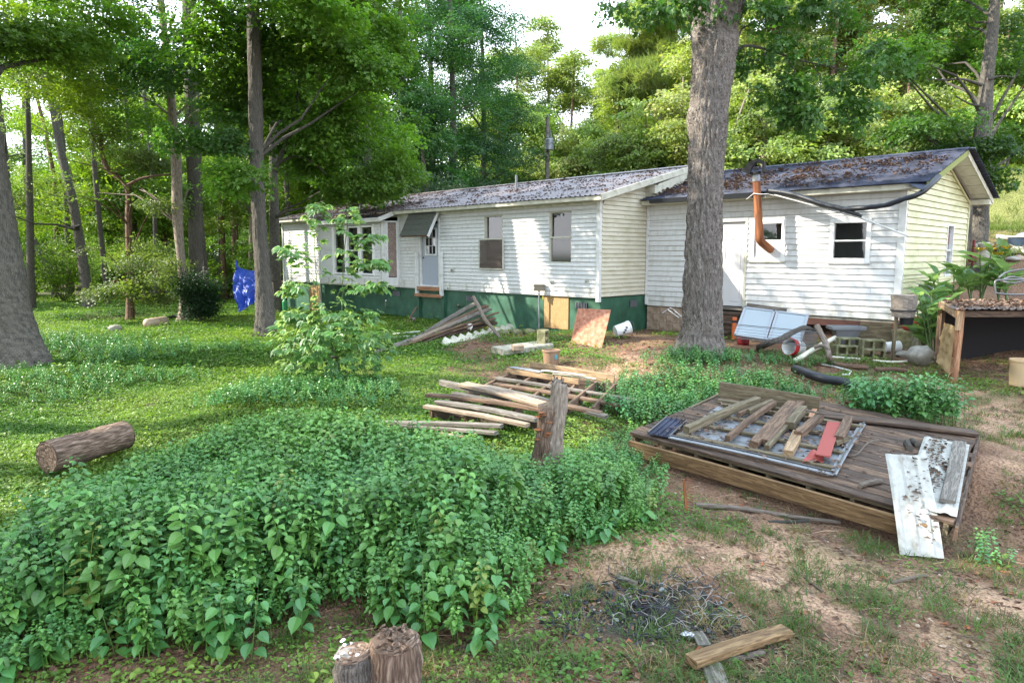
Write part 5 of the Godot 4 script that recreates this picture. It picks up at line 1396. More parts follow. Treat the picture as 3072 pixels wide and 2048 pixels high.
func oak_tree(leaves: Mesh):
	var path: Array = [[Vector3(3.484, 1.133, -12.706), 0.454], [Vector3(3.5, 1.277, -12.724), 0.425], [Vector3(3.516, 1.518, -12.754), 0.397], [Vector3(3.532, 1.76, -12.784), 0.377], [Vector3(3.556, 2.885, -12.925), 0.352], [Vector3(3.589, 3.689, -13.025), 0.336], [Vector3(3.613, 4.493, -13.125), 0.332], [Vector3(3.646, 5.297, -13.225), 0.352], [Vector3(3.702, 6.101, -13.326), 0.369], [Vector3(3.759, 6.905, -13.426), 0.397], [Vector3(3.808, 7.387, -13.486), 0.421]]
	var base: Vector3 = path[0][0]
	var o := thing("oak_tree", "big grey barked oak standing in front of the white addition", "tree", base)
	var local: Array = []
	for t in path: local.append([t[0] - base, t[1]])
	local.append([local[10][0] + Vector3(0.25, 1.6, -0.1), 0.62])
	local.append([local[10][0] + Vector3(0.5, 4.5, -0.3), 0.42])
	local.append([local[10][0] + Vector3(0.7, 8.5, -0.3), 0.15])
	local = smooth_path(local, 16)
	# bark in plates: deep grooves cut into the surface itself
	var sides := 110
	var st := SurfaceTool.new()
	st.begin(Mesh.PRIMITIVE_TRIANGLES)
	st.set_smooth_group(0)
	var n := local.size()
	var groove := FastNoiseLite.new()
	groove.seed = 4
	groove.frequency = 1.0
	groove.fractal_type = FastNoiseLite.FRACTAL_RIDGED
	groove.fractal_octaves = 3
	var rings: Array = []
	for i in n:
		var ring: Array = []
		var y: float = local[i][0].y
		var flare := exp(-maxf(y, 0.0) / 0.3) * 0.27
		for k in sides:
			var a := TAU * k / sides
			var r: float = local[i][1]
			var root := flare * (0.55 + 0.45 * sin(a * 5.0 + 0.9)) + flare * 0.3
			var g := groove.get_noise_3d(cos(a) * 4.5, y * 1.5, sin(a) * 4.5)
			var lump := noise_a.get_noise_3d(cos(a) * 1.5, y * 1.4, sin(a) * 1.5) * 0.07
			# knot on the left and the swelling under the right bough
			lump += 0.1 * exp(-pow((y - 4.35) / 0.22, 2.0)) * maxf(0.0, -cos(a)) + 0.13 * exp(-pow((y - 5.5) / 0.45, 2.0)) * maxf(0.0, cos(a))
			r = r * (1.0 + lump + root) - 0.042 * clampf(g * 1.6, -0.25, 1.0)
			ring.append(local[i][0] + Vector3(cos(a) * r, 0, -sin(a) * r))
		rings.append(ring)
	for i in n - 1:
		for k in sides:
			var m := (k + 1) % sides
			quad(st, rings[i][k], rings[i + 1][k], rings[i + 1][m], rings[i][m], Vector2(float(k) / sides, rings[i][k].y), Vector2(float(k + 1) / sides, rings[i + 1][k].y))
	part(o, "trunk", done(st), M.bark_oak)
	var off := Transform3D(Basis(), -base)
	for b in [[[Vector3(3.74, 7.345, -13.844), 0.250], [Vector3(3.448, 7.758, -13.895), 0.200], [Vector3(3.198, 8.337, -13.967), 0.183], [Vector3(2.865, 9.328, -14.091), 0.150], [Vector3(2.199, 10.568, -14.245), 0.083]], [[Vector3(4.088, 6.83, -13.578), 0.066], [Vector3(4.203, 6.83, -13.578), 0.040], [Vector3(4.346, 6.901, -13.587), 0.029], [Vector3(4.518, 6.91, -13.588), 0.024], [Vector3(4.804, 6.844, -13.58), 0.021], [Vector3(5.09, 6.751, -13.568), 0.019], [Vector3(5.491, 6.626, -13.552), 0.016], [Vector3(5.92, 6.54, -13.542), 0.011], [Vector3(6.35, 6.447, -13.53), 0.007]], [[Vector3(4.085, 6.829, -13.477), 0.034], [Vector3(4.227, 7.026, -13.502), 0.021], [Vector3(4.312, 7.209, -13.524), 0.017], [Vector3(4.596, 7.336, -13.54), 0.013], [Vector3(4.881, 7.393, -13.547), 0.009]], [[Vector3(5.108, 6.688, -13.459), 0.011], [Vector3(5.307, 6.378, -13.421), 0.009], [Vector3(5.42, 6.04, -13.379), 0.007], [Vector3(5.449, 5.589, -13.322), 0.004]], [[Vector3(4.71, 6.801, -13.474), 0.010], [Vector3(4.767, 6.519, -13.438), 0.007], [Vector3(4.852, 6.265, -13.407), 0.004]], [[Vector3(5.619, 6.561, -13.444), 0.010], [Vector3(5.761, 6.265, -13.407), 0.007], [Vector3(5.733, 5.927, -13.365), 0.004]], [[Vector3(6.017, 6.491, -13.435), 0.009], [Vector3(6.244, 6.152, -13.393), 0.006], [Vector3(6.443, 5.814, -13.351), 0.004]]]:
		part(o, "branch", tube(smooth_path(b, 4), 9, 0.06, true, null, 5.0), M.bark_oak, off)
	var places: Array = []
	var tints: Array = []
	var zones := [
		[Vector3(4.137, 7.602, -13.473), Vector3(0.7, 0.25, 0.7), 5, 0.38, 12], [Vector3(5.157, 7.473, -13.457), Vector3(0.7, 0.3, 0.7), 6, 0.38, 12], [Vector3(6.27, 7.602, -13.473), Vector3(0.6, 0.25, 0.6), 4, 0.36, 11], [Vector3(3.324, 7.334, -12.835), Vector3(0.5, 0.2, 0.4), 4, 0.36, 12],
		[Vector3(4.487, 6.581, -13.446), Vector3(0.35, 0.25, 0.5), 3, 0.28, 9], [Vector3(4.917, 6.061, -13.381), Vector3(0.45, 0.3, 0.5), 5, 0.3, 10], [Vector3(5.384, 5.69, -13.335), Vector3(0.35, 0.32, 0.4), 6, 0.28, 11], [Vector3(6.039, 6.247, -13.404), Vector3(0.5, 0.25, 0.5), 4, 0.32, 10], [Vector3(6.543, 5.783, -13.347), Vector3(0.4, 0.3, 0.4), 4, 0.3, 10], [Vector3(5.52, 6.926, -13.59), Vector3(0.7, 0.3, 0.5), 4, 0.36, 10], [Vector3(6.933, 6.646, -13.555), Vector3(0.5, 0.3, 0.5), 4, 0.34, 11],
		[Vector3(2.486, 7.76, -14.097), Vector3(0.5, 0.22, 0.5), 4, 0.32, 10], [Vector3(1.942, 7.644, -14.083), Vector3(0.3, 0.15, 0.4), 2, 0.25, 7], [Vector3(3.542, 10.759, -14.068), Vector3(3.5, 1.8, 3.5), 12, 0.9, 14]]
	for zone in zones:
		for k in zone[2]:
			var centre: Vector3 = zone[0] + ball() * zone[1]
			for q in int(zone[4]):
				var p: Vector3 = centre + ball() * zone[3] * Vector3(1, 0.8, 1)
				if not shaded(p, 0.2): continue
				var b := Basis(Vector3.UP, R(0, TAU)) * Basis(Vector3.BACK, R(-1.0, 0.2)) * Basis(Vector3.RIGHT, R(-0.6, 0.6))
				places.append(Transform3D(b.scaled(Vector3.ONE * R(0.55, 0.9)), p - base))
				var t := R(0.7, 1.25)
				tints.append(Color(0.065 * t, 0.155 * t, 0.03 * t))
	many(o, "crown", sprig(1, 12, 0.5, 0.14, 8), M.leaf, places, tints).set_meta("kind", "stuff")

# the young broad-leaved tree before the house: every leaf a part
func sapling():
	var base: Vector3 = Vector3(-3.304, 0.747, -12.554)
	var o := thing("young_tree", "young tree with large pale green lobed leaves in front of the bay window", "tree", base)
	var off := Transform3D(Basis(), -base)
	var stems := [[[Vector3(-3.166, 1.215, -12.173), 0.020], [Vector3(-3.226, 1.561, -12.216), 0.014], [Vector3(-3.044, 1.997, -12.27), 0.010], [Vector3(-3.022, 2.403, -12.321), 0.009], [Vector3(-2.999, 3.005, -12.396), 0.008], [Vector3(-2.938, 3.486, -12.456), 0.007], [Vector3(-2.915, 3.817, -12.497), 0.005]], [[Vector3(-3.279, 1.324, -12.388), 0.014], [Vector3(-3.464, 1.782, -12.445), 0.009], [Vector3(-3.525, 2.394, -12.521), 0.008], [Vector3(-3.579, 3.158, -12.616), 0.006], [Vector3(-3.548, 3.769, -12.693), 0.005], [Vector3(-3.541, 3.876, -12.706), 0.003]], [[Vector3(-3.114, 1.303, -11.982), 0.012], [Vector3(-3.025, 1.599, -12.019), 0.007], [Vector3(-2.726, 1.851, -12.05), 0.006], [Vector3(-2.458, 1.999, -12.069), 0.004]], [[Vector3(-3.35, 1.662, -12.128), 0.007], [Vector3(-3.651, 1.871, -12.154), 0.005], [Vector3(-3.922, 1.961, -12.165), 0.004]], [[Vector3(-2.997, 2.333, -12.211), 0.006], [Vector3(-2.674, 2.423, -12.222), 0.005], [Vector3(-2.223, 2.468, -12.228), 0.004]], [[Vector3(-3.441, 2.557, -12.239), 0.006], [Vector3(-3.726, 2.856, -12.276), 0.005], [Vector3(-4.012, 3.124, -12.31), 0.004]], [[Vector3(-3.006, 2.854, -12.377), 0.005], [Vector3(-2.62, 3.246, -12.426), 0.004], [Vector3(-2.529, 3.276, -12.43), 0.003]], [[Vector3(-3.456, 2.348, -12.213), 0.005], [Vector3(-3.756, 2.483, -12.23), 0.004], [Vector3(-4.012, 2.274, -12.204), 0.003]], [[Vector3(-3.088, 1.347, -11.887), 0.007], [Vector3(-3.207, 1.596, -11.918), 0.006], [Vector3(-3.473, 1.684, -11.929), 0.004]], [[Vector3(-2.974, 2.706, -12.258), 0.005], [Vector3(-2.629, 2.826, -12.273), 0.004], [Vector3(-2.298, 2.841, -12.275), 0.003]]]
	for s in stems: part(o, "stem", tube(smooth_path(s, 3), 6), M.stem_green if s[0][1] < 0.1 else M.bark_grey, off)
	var st := new_st()
	st.set_color(Color.WHITE)
	for k in 5:
		leaf_shape(st, Transform3D(Basis(Vector3.UP, (k - 2) * 0.62), Vector3(0.02, 0.002 * k, 0)), [0.5, 0.86, 1.0, 0.86, 0.5][k], 0)
	for k in 4:
		var a := (k - 1.5) * 0.62
		tri(st, Vector3.ZERO, Vector3(cos(a + 0.3) * 0.45, 0.0, -sin(a + 0.3) * 0.45), Vector3(cos(a - 0.3) * 0.45, 0.0, -sin(a - 0.3) * 0.45))
	var lobed := done(st)
	var mats: Array = []
	for k in 5:
		var m: StandardMaterial3D = M.leaf.duplicate()
		m.vertex_color_use_as_albedo = false
		m.backlight = Color(0.35, 0.5, 0.15).linear_to_srgb()
		m.albedo_color = [Color(0.055, 0.16, 0.03), Color(0.045, 0.125, 0.03), Color(0.075, 0.19, 0.035), Color(0.035, 0.1, 0.028), Color(0.06, 0.145, 0.045)][k].linear_to_srgb()
		mats.append(m)
	var n := 0
	for s in stems.size():
		var path: Array = smooth_path(stems[s], 5)
		var count := 66 if s < 2 else (54 if s < 5 else 44)
		for k in count:
			var f := lerpf(0.3 if s < 2 else 0.25, 1.0, sqrt(R(0, 1)))
			var p: Vector3 = path[int(f * (path.size() - 1))][0]
			var yaw := R(0, TAU)
			var reach := R(0.04, 0.38) * (1.15 - 0.6 * f)
			p += Vector3(cos(yaw) * reach, R(-0.06, 0.1), -sin(yaw) * reach)
			var b := Basis(Vector3.UP, yaw) * Basis(Vector3.BACK, R(-0.75, 0.1)) * Basis(Vector3.RIGHT, R(-0.4, 0.4))
			part(o, "leaf", lobed, mats[rng.randi() % 5], Transform3D(b.scaled(Vector3.ONE * R(0.09, 0.19)), p - base))
			n += 1
	# leafy shoots low down around the stump of the tree
	for k in 520:
		var d := ball()
		var p: Vector3 = Vector3(-3.157, 1.434, -11.998) + d * Vector3(1.05, 0.85, 0.8)
		var b := Basis(Vector3.UP, atan2(-d.z, d.x) + R(-0.9, 0.9)) * Basis(Vector3.BACK, R(-0.8, 0.1)) * Basis(Vector3.RIGHT, R(-0.4, 0.4))
		if p.y < gh(p.x, p.z) + 0.1: continue
		part(o, "leaf", lobed, mats[rng.randi() % 5], Transform3D(b.scaled(Vector3.ONE * R(0.1, 0.2)), p - base))
	part(o, "stump", tube([[Vector3(0, -0.2, 0), 0.2], [Vector3(0, 0.1, 0), 0.14], [Vector3(0.02, 0.42, 0), 0.11]], 12, 0.2), M.bark_grey)


# ---------------------------------------------------------------- things in the yard
func timber(called: String, label: String, category: String, a: Vector3, b: Vector3, h: float, w: float, m: Material, roll := 0.0, group := "") -> MeshInstance3D:
	var l := (b - a).length()
	return one(called, label, category, plank(l, h, w, int(l * 1000.0) % 97 + int(h * 1000.0), 0.007, R(0.002, 0.006) if l < 1.5 else R(0.005, 0.02), 5), m, span(a, b, deg_to_rad(roll)), group)

func cinder_block(label: String, x: Transform3D, group := "", m: Material = null) -> Node3D:
	var o := thing("cinder_block", label, "cinder block", x, group)
	if m == null: m = M.concrete_moss
	var l := 0.4
	var hh := 0.195
	var d := 0.195
	for s in [-1, 1]: part(o, "face_shell", box(l, hh, 0.034, 0.006), m, at(0, 0, s * (d / 2.0 - 0.017)))
	for i in 3: part(o, "web", box(0.036, hh - 0.004, d - 0.068, 0.004), m, at((i - 1) * (l / 2.0 - 0.019), 0, 0))
	return o

func bucket(called: String, label: String, category: String, x: Transform3D, r: float, h: float, m: Material, rim: Material, taper := 0.82) -> Node3D:
	var o := thing(called, label, category, x)
	part(o, "body", lathe([[r * taper * 0.98, 0.0], [r * taper, 0.01], [r, h], [r * 0.965, h], [r * taper * 0.95, 0.015], [0.0, 0.015]], 28), m)
	part(o, "bottom", lathe([[0.0, 0.002], [r * taper * 0.97, 0.004]], 28), m)
	part(o, "rim", lathe([[r * 1.0, h - 0.035], [r * 1.06, h - 0.03], [r * 1.07, h], [r * 0.99, h + 0.004], [r * 0.965, h - 0.01]], 28), rim)
	return o

func rock(label: String, p: Vector3, s: Vector3, m: Material, group := "", called := "rock") -> MeshInstance3D:
	var st := SurfaceTool.new()
	st.begin(Mesh.PRIMITIVE_TRIANGLES)
	st.set_smooth_group(0)
	var off := Vector3(R(-50, 50), R(-50, 50), R(-50, 50))
	var pt := func(i: int, k: int) -> Vector3:
		var th := PI * i / 8.0
		var ph := TAU * (k % 12) / 12.0
		var d := Vector3(sin(th) * cos(ph), cos(th), -sin(th) * sin(ph))
		return d * s * (1.0 + 0.34 * noise_b.get_noise_3dv(d * 0.8 + off))
	for i in 8:
		for k in 12:
			quad(st, pt.call(i + 1, k), pt.call(i, k), pt.call(i, k + 1), pt.call(i + 1, k + 1))
	return one(called, label, "rock", done(st), m, Transform3D(Basis(Vector3.UP, R(0, TAU)) * Basis(Vector3.RIGHT, R(-0.2, 0.2)), p), group)

func stick(called: String, label: String, category: String, pts: Array, r: float, m: Material, r_end := -1.0, group := "") -> MeshInstance3D:
	return one(called, label, category, tube(smooth_path(path_of(pts, r, r_end), 3), 7, 0.22, true, null, 7.0), m, Transform3D(), group)

func wavy_sheet(label: String, called: String, category: String, corners: Array, m: Material, amp: float, freq: float, nu := 14, nv := 14, thick := 0.004) -> MeshInstance3D:
	# corners a b c d round the sheet
	var st := SurfaceTool.new()
	st.begin(Mesh.PRIMITIVE_TRIANGLES)
	var nrm: Vector3 = (corners[1] - corners[0]).cross(corners[3] - corners[0]).normalized()
	for side in 2:
		st.set_smooth_group(side)
		var g := func(i: int, k: int) -> Vector3:
			var u := float(i) / nu
			var v := float(k) / nv
			var p: Vector3 = corners[0].lerp(corners[1], u).lerp(corners[3].lerp(corners[2], u), v)
			return p + nrm * (amp * noise_b.get_noise_3dv(p * freq) * 1.6 + thick * (0.5 - side))
		for i in nu:
			for k in nv:
				if side == 0: quad(st, g.call(i, k), g.call(i + 1, k), g.call(i + 1, k + 1), g.call(i, k + 1), Vector2(float(i) / nu, float(k) / nv), Vector2(float(i + 1) / nu, float(k + 1) / nv))
				else: quad(st, g.call(i, k + 1), g.call(i + 1, k + 1), g.call(i + 1, k), g.call(i, k), Vector2(float(i) / nu, float(k + 1) / nv), Vector2(float(i + 1) / nu, float(k) / nv))
	return one(called, label, category, done(st), m)

func yard_things():
	# --- the loose lumber on an old platform frame, middle of the yard
	var fr := thing("platform_frame", "old wooden platform frame of dark joists under the sunlit loose boards", "frame", Vector3(0.086, 0.714, -10.611))
	var off := Transform3D(Basis(), -fr.position)
	for q in [[Vector3(0.099, 0.875, -12.281), Vector3(-1.149, 0.769, -9.592)], [Vector3(0.434, 0.866, -11.97), Vector3(-0.638, 0.769, -9.17)], [Vector3(0.831, 0.866, -11.761), Vector3(-0.153, 0.764, -8.956)], [Vector3(1.087, 0.842, -11.36), Vector3(0.452, 0.754, -8.995)], [Vector3(1.412, 0.854, -11.3), Vector3(0.792, 0.802, -9.719)], [Vector3(1.676, 0.846, -11.091), Vector3(1.154, 0.771, -9.676)]]:
		part(fr, "joist", plank((q[1] - q[0]).length(), 0.16, 0.045, int(q[0].x * 100.0)), M.wood_brown, off * span(q[0], q[1]))
	for q in [[Vector3(0.074, 0.871, -12.227), Vector3(1.704, 0.843, -11.048)], [Vector3(-1.153, 0.751, -9.626), Vector3(0.448, 0.722, -8.929)]]:
		part(fr, "rim_joist", plank((q[1] - q[0]).length(), 0.16, 0.045, 5), M.wood_dark, off * span(q[0], q[1]))
	var boards := [
		["squared beam end jutting left at the back of the lumber platform", Vector3(-1.121, 1.02, -10.663), Vector3(-0.023, 0.935, -9.879), 0.09, 0.09, "wood_grey"],
		["wide pale sunlit board lying slantwise across the lumber platform", Vector3(-0.754, 1.038, -10.443), Vector3(0.422, 0.986, -9.212), 0.05, 0.2, "wood_pale"],
		["grey brown board just in front of the squared beam", Vector3(-1.273, 0.917, -10.222), Vector3(0.42, 0.929, -9.157), 0.05, 0.14, "wood_brown"],
		["board lying second from the front edge of the lumber platform", Vector3(-1.077, 0.902, -9.784), Vector3(0.331, 0.872, -8.825), 0.05, 0.15, "wood_grey"],
		["front board of the lumber platform with weeds beneath", Vector3(-1.219, 0.884, -9.558), Vector3(0.2, 0.821, -8.724), 0.05, 0.13, "wood_pale"],
		["short flat board under the slanting pale board", Vector3(-0.869, 0.96, -10.118), Vector3(-0.163, 0.929, -9.611), 0.04, 0.14, "wood_pale"],
		["longest board of the lumber platform running right into the weeds", Vector3(-0.265, 0.954, -11.433), Vector3(1.896, 0.835, -10.199), 0.045, 0.13, "wood_grey"],
		["dark board beside the longest board of the lumber platform", Vector3(-0.28, 0.92, -11.072), Vector3(1.6, 0.821, -9.871), 0.045, 0.12, "wood_brown"],
		["grey board ending among the weeds right of the stump post", Vector3(-0.431, 0.935, -10.81), Vector3(1.303, 0.8, -9.289), 0.045, 0.13, "wood_grey"],
		["brown board in the middle of the lumber platform", Vector3(-0.356, 0.942, -10.264), Vector3(1.238, 0.826, -9.391), 0.045, 0.13, "wood_brown"],
		["tan board at the back of the lumber platform, near its metal strips", Vector3(-0.077, 0.996, -11.947), Vector3(1.08, 0.96, -11.047), 0.09, 0.045, "wood_tan"],
		["wide tan board on edge behind the metal strips", Vector3(0.33, 1.025, -12.311), Vector3(1.698, 0.969, -11.256), 0.14, 0.045, "wood_tan"],
		["loose board half sunk in weeds left of the stump post", Vector3(-1.794, 0.682, -9.429), Vector3(-0.13, 0.823, -8.679), 0.045, 0.12, "wood_grey"],
		["second loose board half sunk in weeds, nearer than the first", Vector3(-1.513, 0.674, -9.274), Vector3(-0.201, 0.751, -8.598), 0.045, 0.12, "wood_grey"],
		["short loose board end in the weeds by the stump post", Vector3(-0.985, 0.663, -8.9), Vector3(-0.608, 0.661, -8.725), 0.04, 0.1, "wood_pale"],
	]
	for b in boards:
		timber("board", b[0], "board", b[1], b[2], b[3], b[4], M[b[5]], R(-5, 5), "loose boards of the lumber platform")
	for b in [["grey sheet metal strip flaring at the back of the lumber platform", Vector3(-0.008, 1.057, -11.96), Vector3(0.502, 1.038, -11.549), 0.14, "zinc"], ["long mauve metal strip on the tan board", Vector3(0.514, 1.069, -11.555), Vector3(1.19, 1.057, -11.12), 0.07, "trim_dirty"], ["mauve metal strip right of the longer one", Vector3(0.692, 1.035, -11.428), Vector3(1.362, 1.008, -11.064), 0.06, "trim_dirty"]]:
		timber("metal_strip", b[0], "metal strip", b[1], b[2], 0.012, b[3], M[b[4]])
	# --- broken stump post
	var sp: Vector3 = Vector3(0.362, 0.5, -7.544)
	var post := thing("stump_post", "split weathered tree stump standing as a post before the lumber", "stump", Transform3D(Basis().scaled(Vector3(1.05, 0.92, 1.05)), sp))
	part(post, "trunk", tube(smooth_path([[Vector3(0.02, -0.2, 0), 0.17], [Vector3(0.05, 0.1, 0), 0.125], [Vector3(0.1, 0.5, 0), 0.105], [Vector3(0.14, 0.95, 0), 0.1], [Vector3(0.16, 1.18, 0), 0.085], [Vector3(0.17, 1.2, 0), 0.05]], 5), 24, 0.35, true, null, 5.0), M.bark_pale)
	part(post, "split_half", tube(smooth_path([[Vector3(-0.08, -0.2, 0.07), 0.14], [Vector3(-0.05, 0.1, 0.07), 0.1], [Vector3(-0.02, 0.5, 0.06), 0.085], [Vector3(0.02, 0.84, 0.05), 0.088], [Vector3(0.03, 0.9, 0.05), 0.07]], 5), 18, 0.45, true, null, 6.0), M.rotten)
	for k in 9:
		part(post, "splinter", tube([[Vector3(0.1 + R(-0.05, 0.1), 1.1, R(-0.06, 0.06)), 0.022], [Vector3(0.12 + R(-0.05, 0.12), R(1.2, 1.32), R(-0.06, 0.06)), 0.004]], 5), M.rotten)
	for k in 10:
		part(post, "bracket_fungus", lathe([[0.0, -0.008], [R(0.025, 0.05), 0.0], [0.0, 0.012]], 9), M.rust, Transform3D(Basis(Vector3.UP, R(0, 6)), Vector3(-0.06 + R(-0.03, 0.1), R(0.45, 0.9), 0.13)))
	# --- cut log on the left
	var la: Vector3 = Vector3(-5.796, 0.502, -8.355)
	var lb: Vector3 = la + Vector3(0.38, 0.02, -0.98) * 1.05
	var log_ := thing("log", "thick cut log with weathered end lying among the weeds on the left", "log", (la + lb) / 2.0)
	part(log_, "wood", tube(smooth_path([[la - log_.position, 0.205], [la.lerp(lb, 0.5) - log_.position, 0.2], [lb - log_.position, 0.195]], 8), 26, 0.12, false, null, 4.0), M.rotten)
	for q in [[la, lb], [lb, la]]:
		var dir: Vector3 = (q[0] - q[1]).normalized()
		part(log_, "cut_end", lathe([[0.2, -0.005], [0.185, 0.01], [0.11, 0.012], [0.0, 0.006]], 26), M.rotten, Transform3D(span(q[0], q[0] + dir).basis * Basis(Vector3.BACK, -PI / 2.0), q[0] - log_.position))
	# --- double stump at the bottom edge
	var s0: Vector3 = Vector3(-0.781, 0.261, -4.04)
	var st2 := thing("tree_stump", "low double tree stump with crumbling brown top at the bottom edge", "stump", s0)
	for q in [["stem", Vector3(0.05, 0, 0), 0.16, 0.36, M.rotten, 36], ["stem", Vector3(-0.2, 0, 0.03), 0.122, 0.3, M.bark_oak, 30]]:
		var stem: Array = []
		for k in 13:
			var f := k / 12.0
			stem.append([q[1] + Vector3(0, lerpf(-0.15, q[3], f), 0), q[2] * (1.0 + 0.22 * exp(-f * 5.0) - (0.1 if k == 12 else 0.0))])
		part(st2, q[0], tube(stem, q[5], 0.24, true, null, 7.0), q[4])
		part(st2, "top", lathe([[q[2] * 0.97, -0.012], [q[2] * 0.8, 0.012], [q[2] * 0.4, 0.0], [0.0, 0.02]], 22), M.rotten, Transform3D(Basis(Vector3.BACK, 0.12), q[1] + Vector3(0, q[3], 0)))
	for k in 40:
		part(st2, "wood_crumb", box(R(0.02, 0.08), 0.012, R(0.015, 0.04)), M.rotten, at(0.05 + R(-0.12, 0.12), 0.36 + R(0.0, 0.05), R(-0.12, 0.12), Vector3(R(-50, 50), R(0, 360), R(-50, 50))))
	for k in 12:
		part(st2, "white_fungus", lathe([[0.0, -0.01], [R(0.008, 0.02), 0.0], [0.0, 0.012]], 8), M.white_paint, at(-0.2 + R(-0.12, 0.1), 0.3 + R(-0.015, 0.03), 0.04 + R(-0.1, 0.06), Vector3(R(-30, 30), 0, R(-30, 30))))
	# --- wood pile against the house
	var pile := [
		["longest dark plank on top of the wood pile by the house", Vector3(-2.618, 0.872, -16.099), Vector3(-0.384, 1.501, -18.154), "wood_brown"], ["grey plank at the back of the wood pile", Vector3(-2.346, 0.963, -17.376), Vector3(-1.034, 1.66, -19.181), "wood_grey"],
		["plank second from the back of the wood pile", Vector3(-2.36, 0.949, -16.903), Vector3(-0.689, 1.638, -18.877), "wood_brown"], ["grey plank in the middle of the wood pile", Vector3(-2.469, 0.926, -16.466), Vector3(-0.594, 1.576, -18.566), "wood_grey"],
		["low plank at the front of the wood pile", Vector3(-2.51, 0.887, -16.361), Vector3(-0.461, 1.368, -17.936), "wood_brown"], ["short plank under the front of the wood pile", Vector3(-2.176, 0.911, -16.375), Vector3(-0.979, 1.266, -17.722), "wood_dark"],
		["plank reaching far left from the wood pile into the green", Vector3(-3.118, 0.789, -15.467), Vector3(-1.925, 1.057, -17.897), "wood_grey"], ["dark plank low in the middle of the wood pile", Vector3(-2.124, 0.945, -16.553), Vector3(-0.425, 1.248, -18.122), "wood_dark"],
		["pale plank slanting through the middle of the wood pile", Vector3(-2.409, 0.959, -16.445), Vector3(-0.809, 1.509, -18.457), "wood_pale"],
	]
	for q in pile: timber("plank", q[0], "plank", q[1], q[2], 0.05, 0.14, M[q[3]], R(-25, 25), "planks of the wood pile")
	for q in [["white board lying left of the wood pile", Vector3(-3.139, 0.937, -18.131), Vector3(-2.43, 1.003, -18.166)], ["second white board left of the wood pile, nearer", Vector3(-3.028, 0.911, -17.544), Vector3(-2.452, 0.956, -17.572)]]:
		timber("white_board", q[0], "board", q[1], q[2], 0.03, 0.1, M.trim)
	var sa: Vector3 = Vector3(-1.627, 1.005, -15.93)
	var sb: Vector3 = Vector3(0.007, 1.092, -18.633)
	var sl := (sb - sa).length()
	var saw: Array = [Vector2(0, -0.12), Vector2(sl, -0.12), Vector2(sl, 0.02)]
	for k in range(9, -1, -1):
		saw.append(Vector2(sl * (k + 0.55) / 10.0, 0.1))
		saw.append(Vector2(sl * k / 10.0, 0.0))
	one("stair_stringer", "sawtooth stair stringer with flaking white paint before the wood pile", "stair stringer", slab(saw, 0.05), M.trim_dirty, span(sa, sb, deg_to_rad(-35)) * at(-sl / 2.0, 0, 0))
	stick("branch", "crooked branch leaning across the wood pile", "branch", [Vector3(-1.01, 1.921, -18.005), Vector3(-0.858, 1.686, -17.774), Vector3(-0.69, 1.385, -17.535), Vector3(-0.488, 1.158, -17.406), Vector3(-0.283, 1.035, -16.499)], 0.055, M.bark_pale, 0.04)
	one("jug", "white plastic jug on the wood pile", "jug", lathe([[0.0, 0.0], [0.09, 0.01], [0.095, 0.14], [0.04, 0.2], [0.03, 0.24], [0.0, 0.24]], 16), M.white_plastic, Transform3D(Basis(Vector3.BACK, 1.2), Vector3(-1.008, 1.168, -17.508)))
	timber("stake", "thin brown lath leaning near the door steps", "lath", Vector3(-3.095, 1.019, -20.251), Vector3(-2.846, 1.479, -20.57), 0.03, 0.05, M.wood_brown)
	timber("stake", "white stake standing before the green wall under the bay window", "stake", Vector3(-4.643, 0.874, -25.256), Vector3(-3.905, 1.618, -21.293), 0.04, 0.04, M.trim)
	timber("stake", "short grey post stub near the door steps", "post", Vector3(-2.906, 0.902, -20.268), Vector3(-2.853, 1.187, -19.929), 0.09, 0.09, M.wood_grey)
	timber("stake", "short pale peg beside the wood pile", "peg", Vector3(-1.935, 0.935, -24.87), Vector3(-1.521, 1.605, -19.578), 0.04, 0.04, M.wood_pale)
	# --- slab, blocks and pots before the house
	var slab_ := thing("concrete_slab", "flat concrete slab lying askew near the brown pot", "slab", Vector3(0.173, 0.954, -14.717))
	part(slab_, "slab", plank(1.2, 0.13, 0.62, 8, 0.02, 0.0, 3), M.concrete, at(0.05, 0.07, 0.0, Vector3(0, 26, 3)))
	one("brick", "small tan concrete block sitting on the concrete slab", "block", plank(0.22, 0.11, 0.2, 9, 0.012), M.block_tan, Transform3D(Basis(Vector3.UP, 0.2), Vector3(0.119, 1.096, -14.231)))
	cinder_block("cinder block standing on end beside the electrical post", Transform3D(Basis(Vector3.UP, -0.5) * Basis(Vector3.BACK, PI / 2.0), Vector3(0.671, 1.199, -14.84)))
	for k in 4:
		rock("flat mossy stone in the row between stringer and cinder block", Vector3(0.264, 0.996, -17.435) + Vector3(k * 0.34 - 0.5, 0.05, -0.1 * k), Vector3(0.2, 0.09, 0.16), M.concrete_moss, "mossy stones by the stringer")
	var pot := bucket("plant_pot", "brown plastic pot with a teal label behind the lumber platform", "pot", Transform3D(Basis(), Vector3(0.76, 0.892, -13.209)), 0.17, 0.3, M.brown_plastic, M.brown_plastic, 0.84)
	part(pot, "label", box(0.05, 0.09, 0.004, 0.001), M.label_teal, Transform3D(Basis(Vector3.UP, 0.45), Vector3(0.08, 0.18, 0.145)))
	var rs := wavy_sheet("rust red painted sheet leaning before the foundation corner", "panel", "panel", [Vector3(1.514, 1.783, -15.871), Vector3(2.237, 1.778, -15.568), Vector3(1.884, 1.063, -14.335), Vector3(1.307, 1.08, -15.247)], M.rust_sheet, 0.006, 1.5, 8, 8, 0.02)
	part(rs, "bare_patch", plank(0.36, 0.004, 0.26, 2, 0.001), M.rust_sheet, span(Vector3(1.549, 1.151, -15.238), Vector3(1.814, 1.087, -15.13), deg_to_rad(-70)))
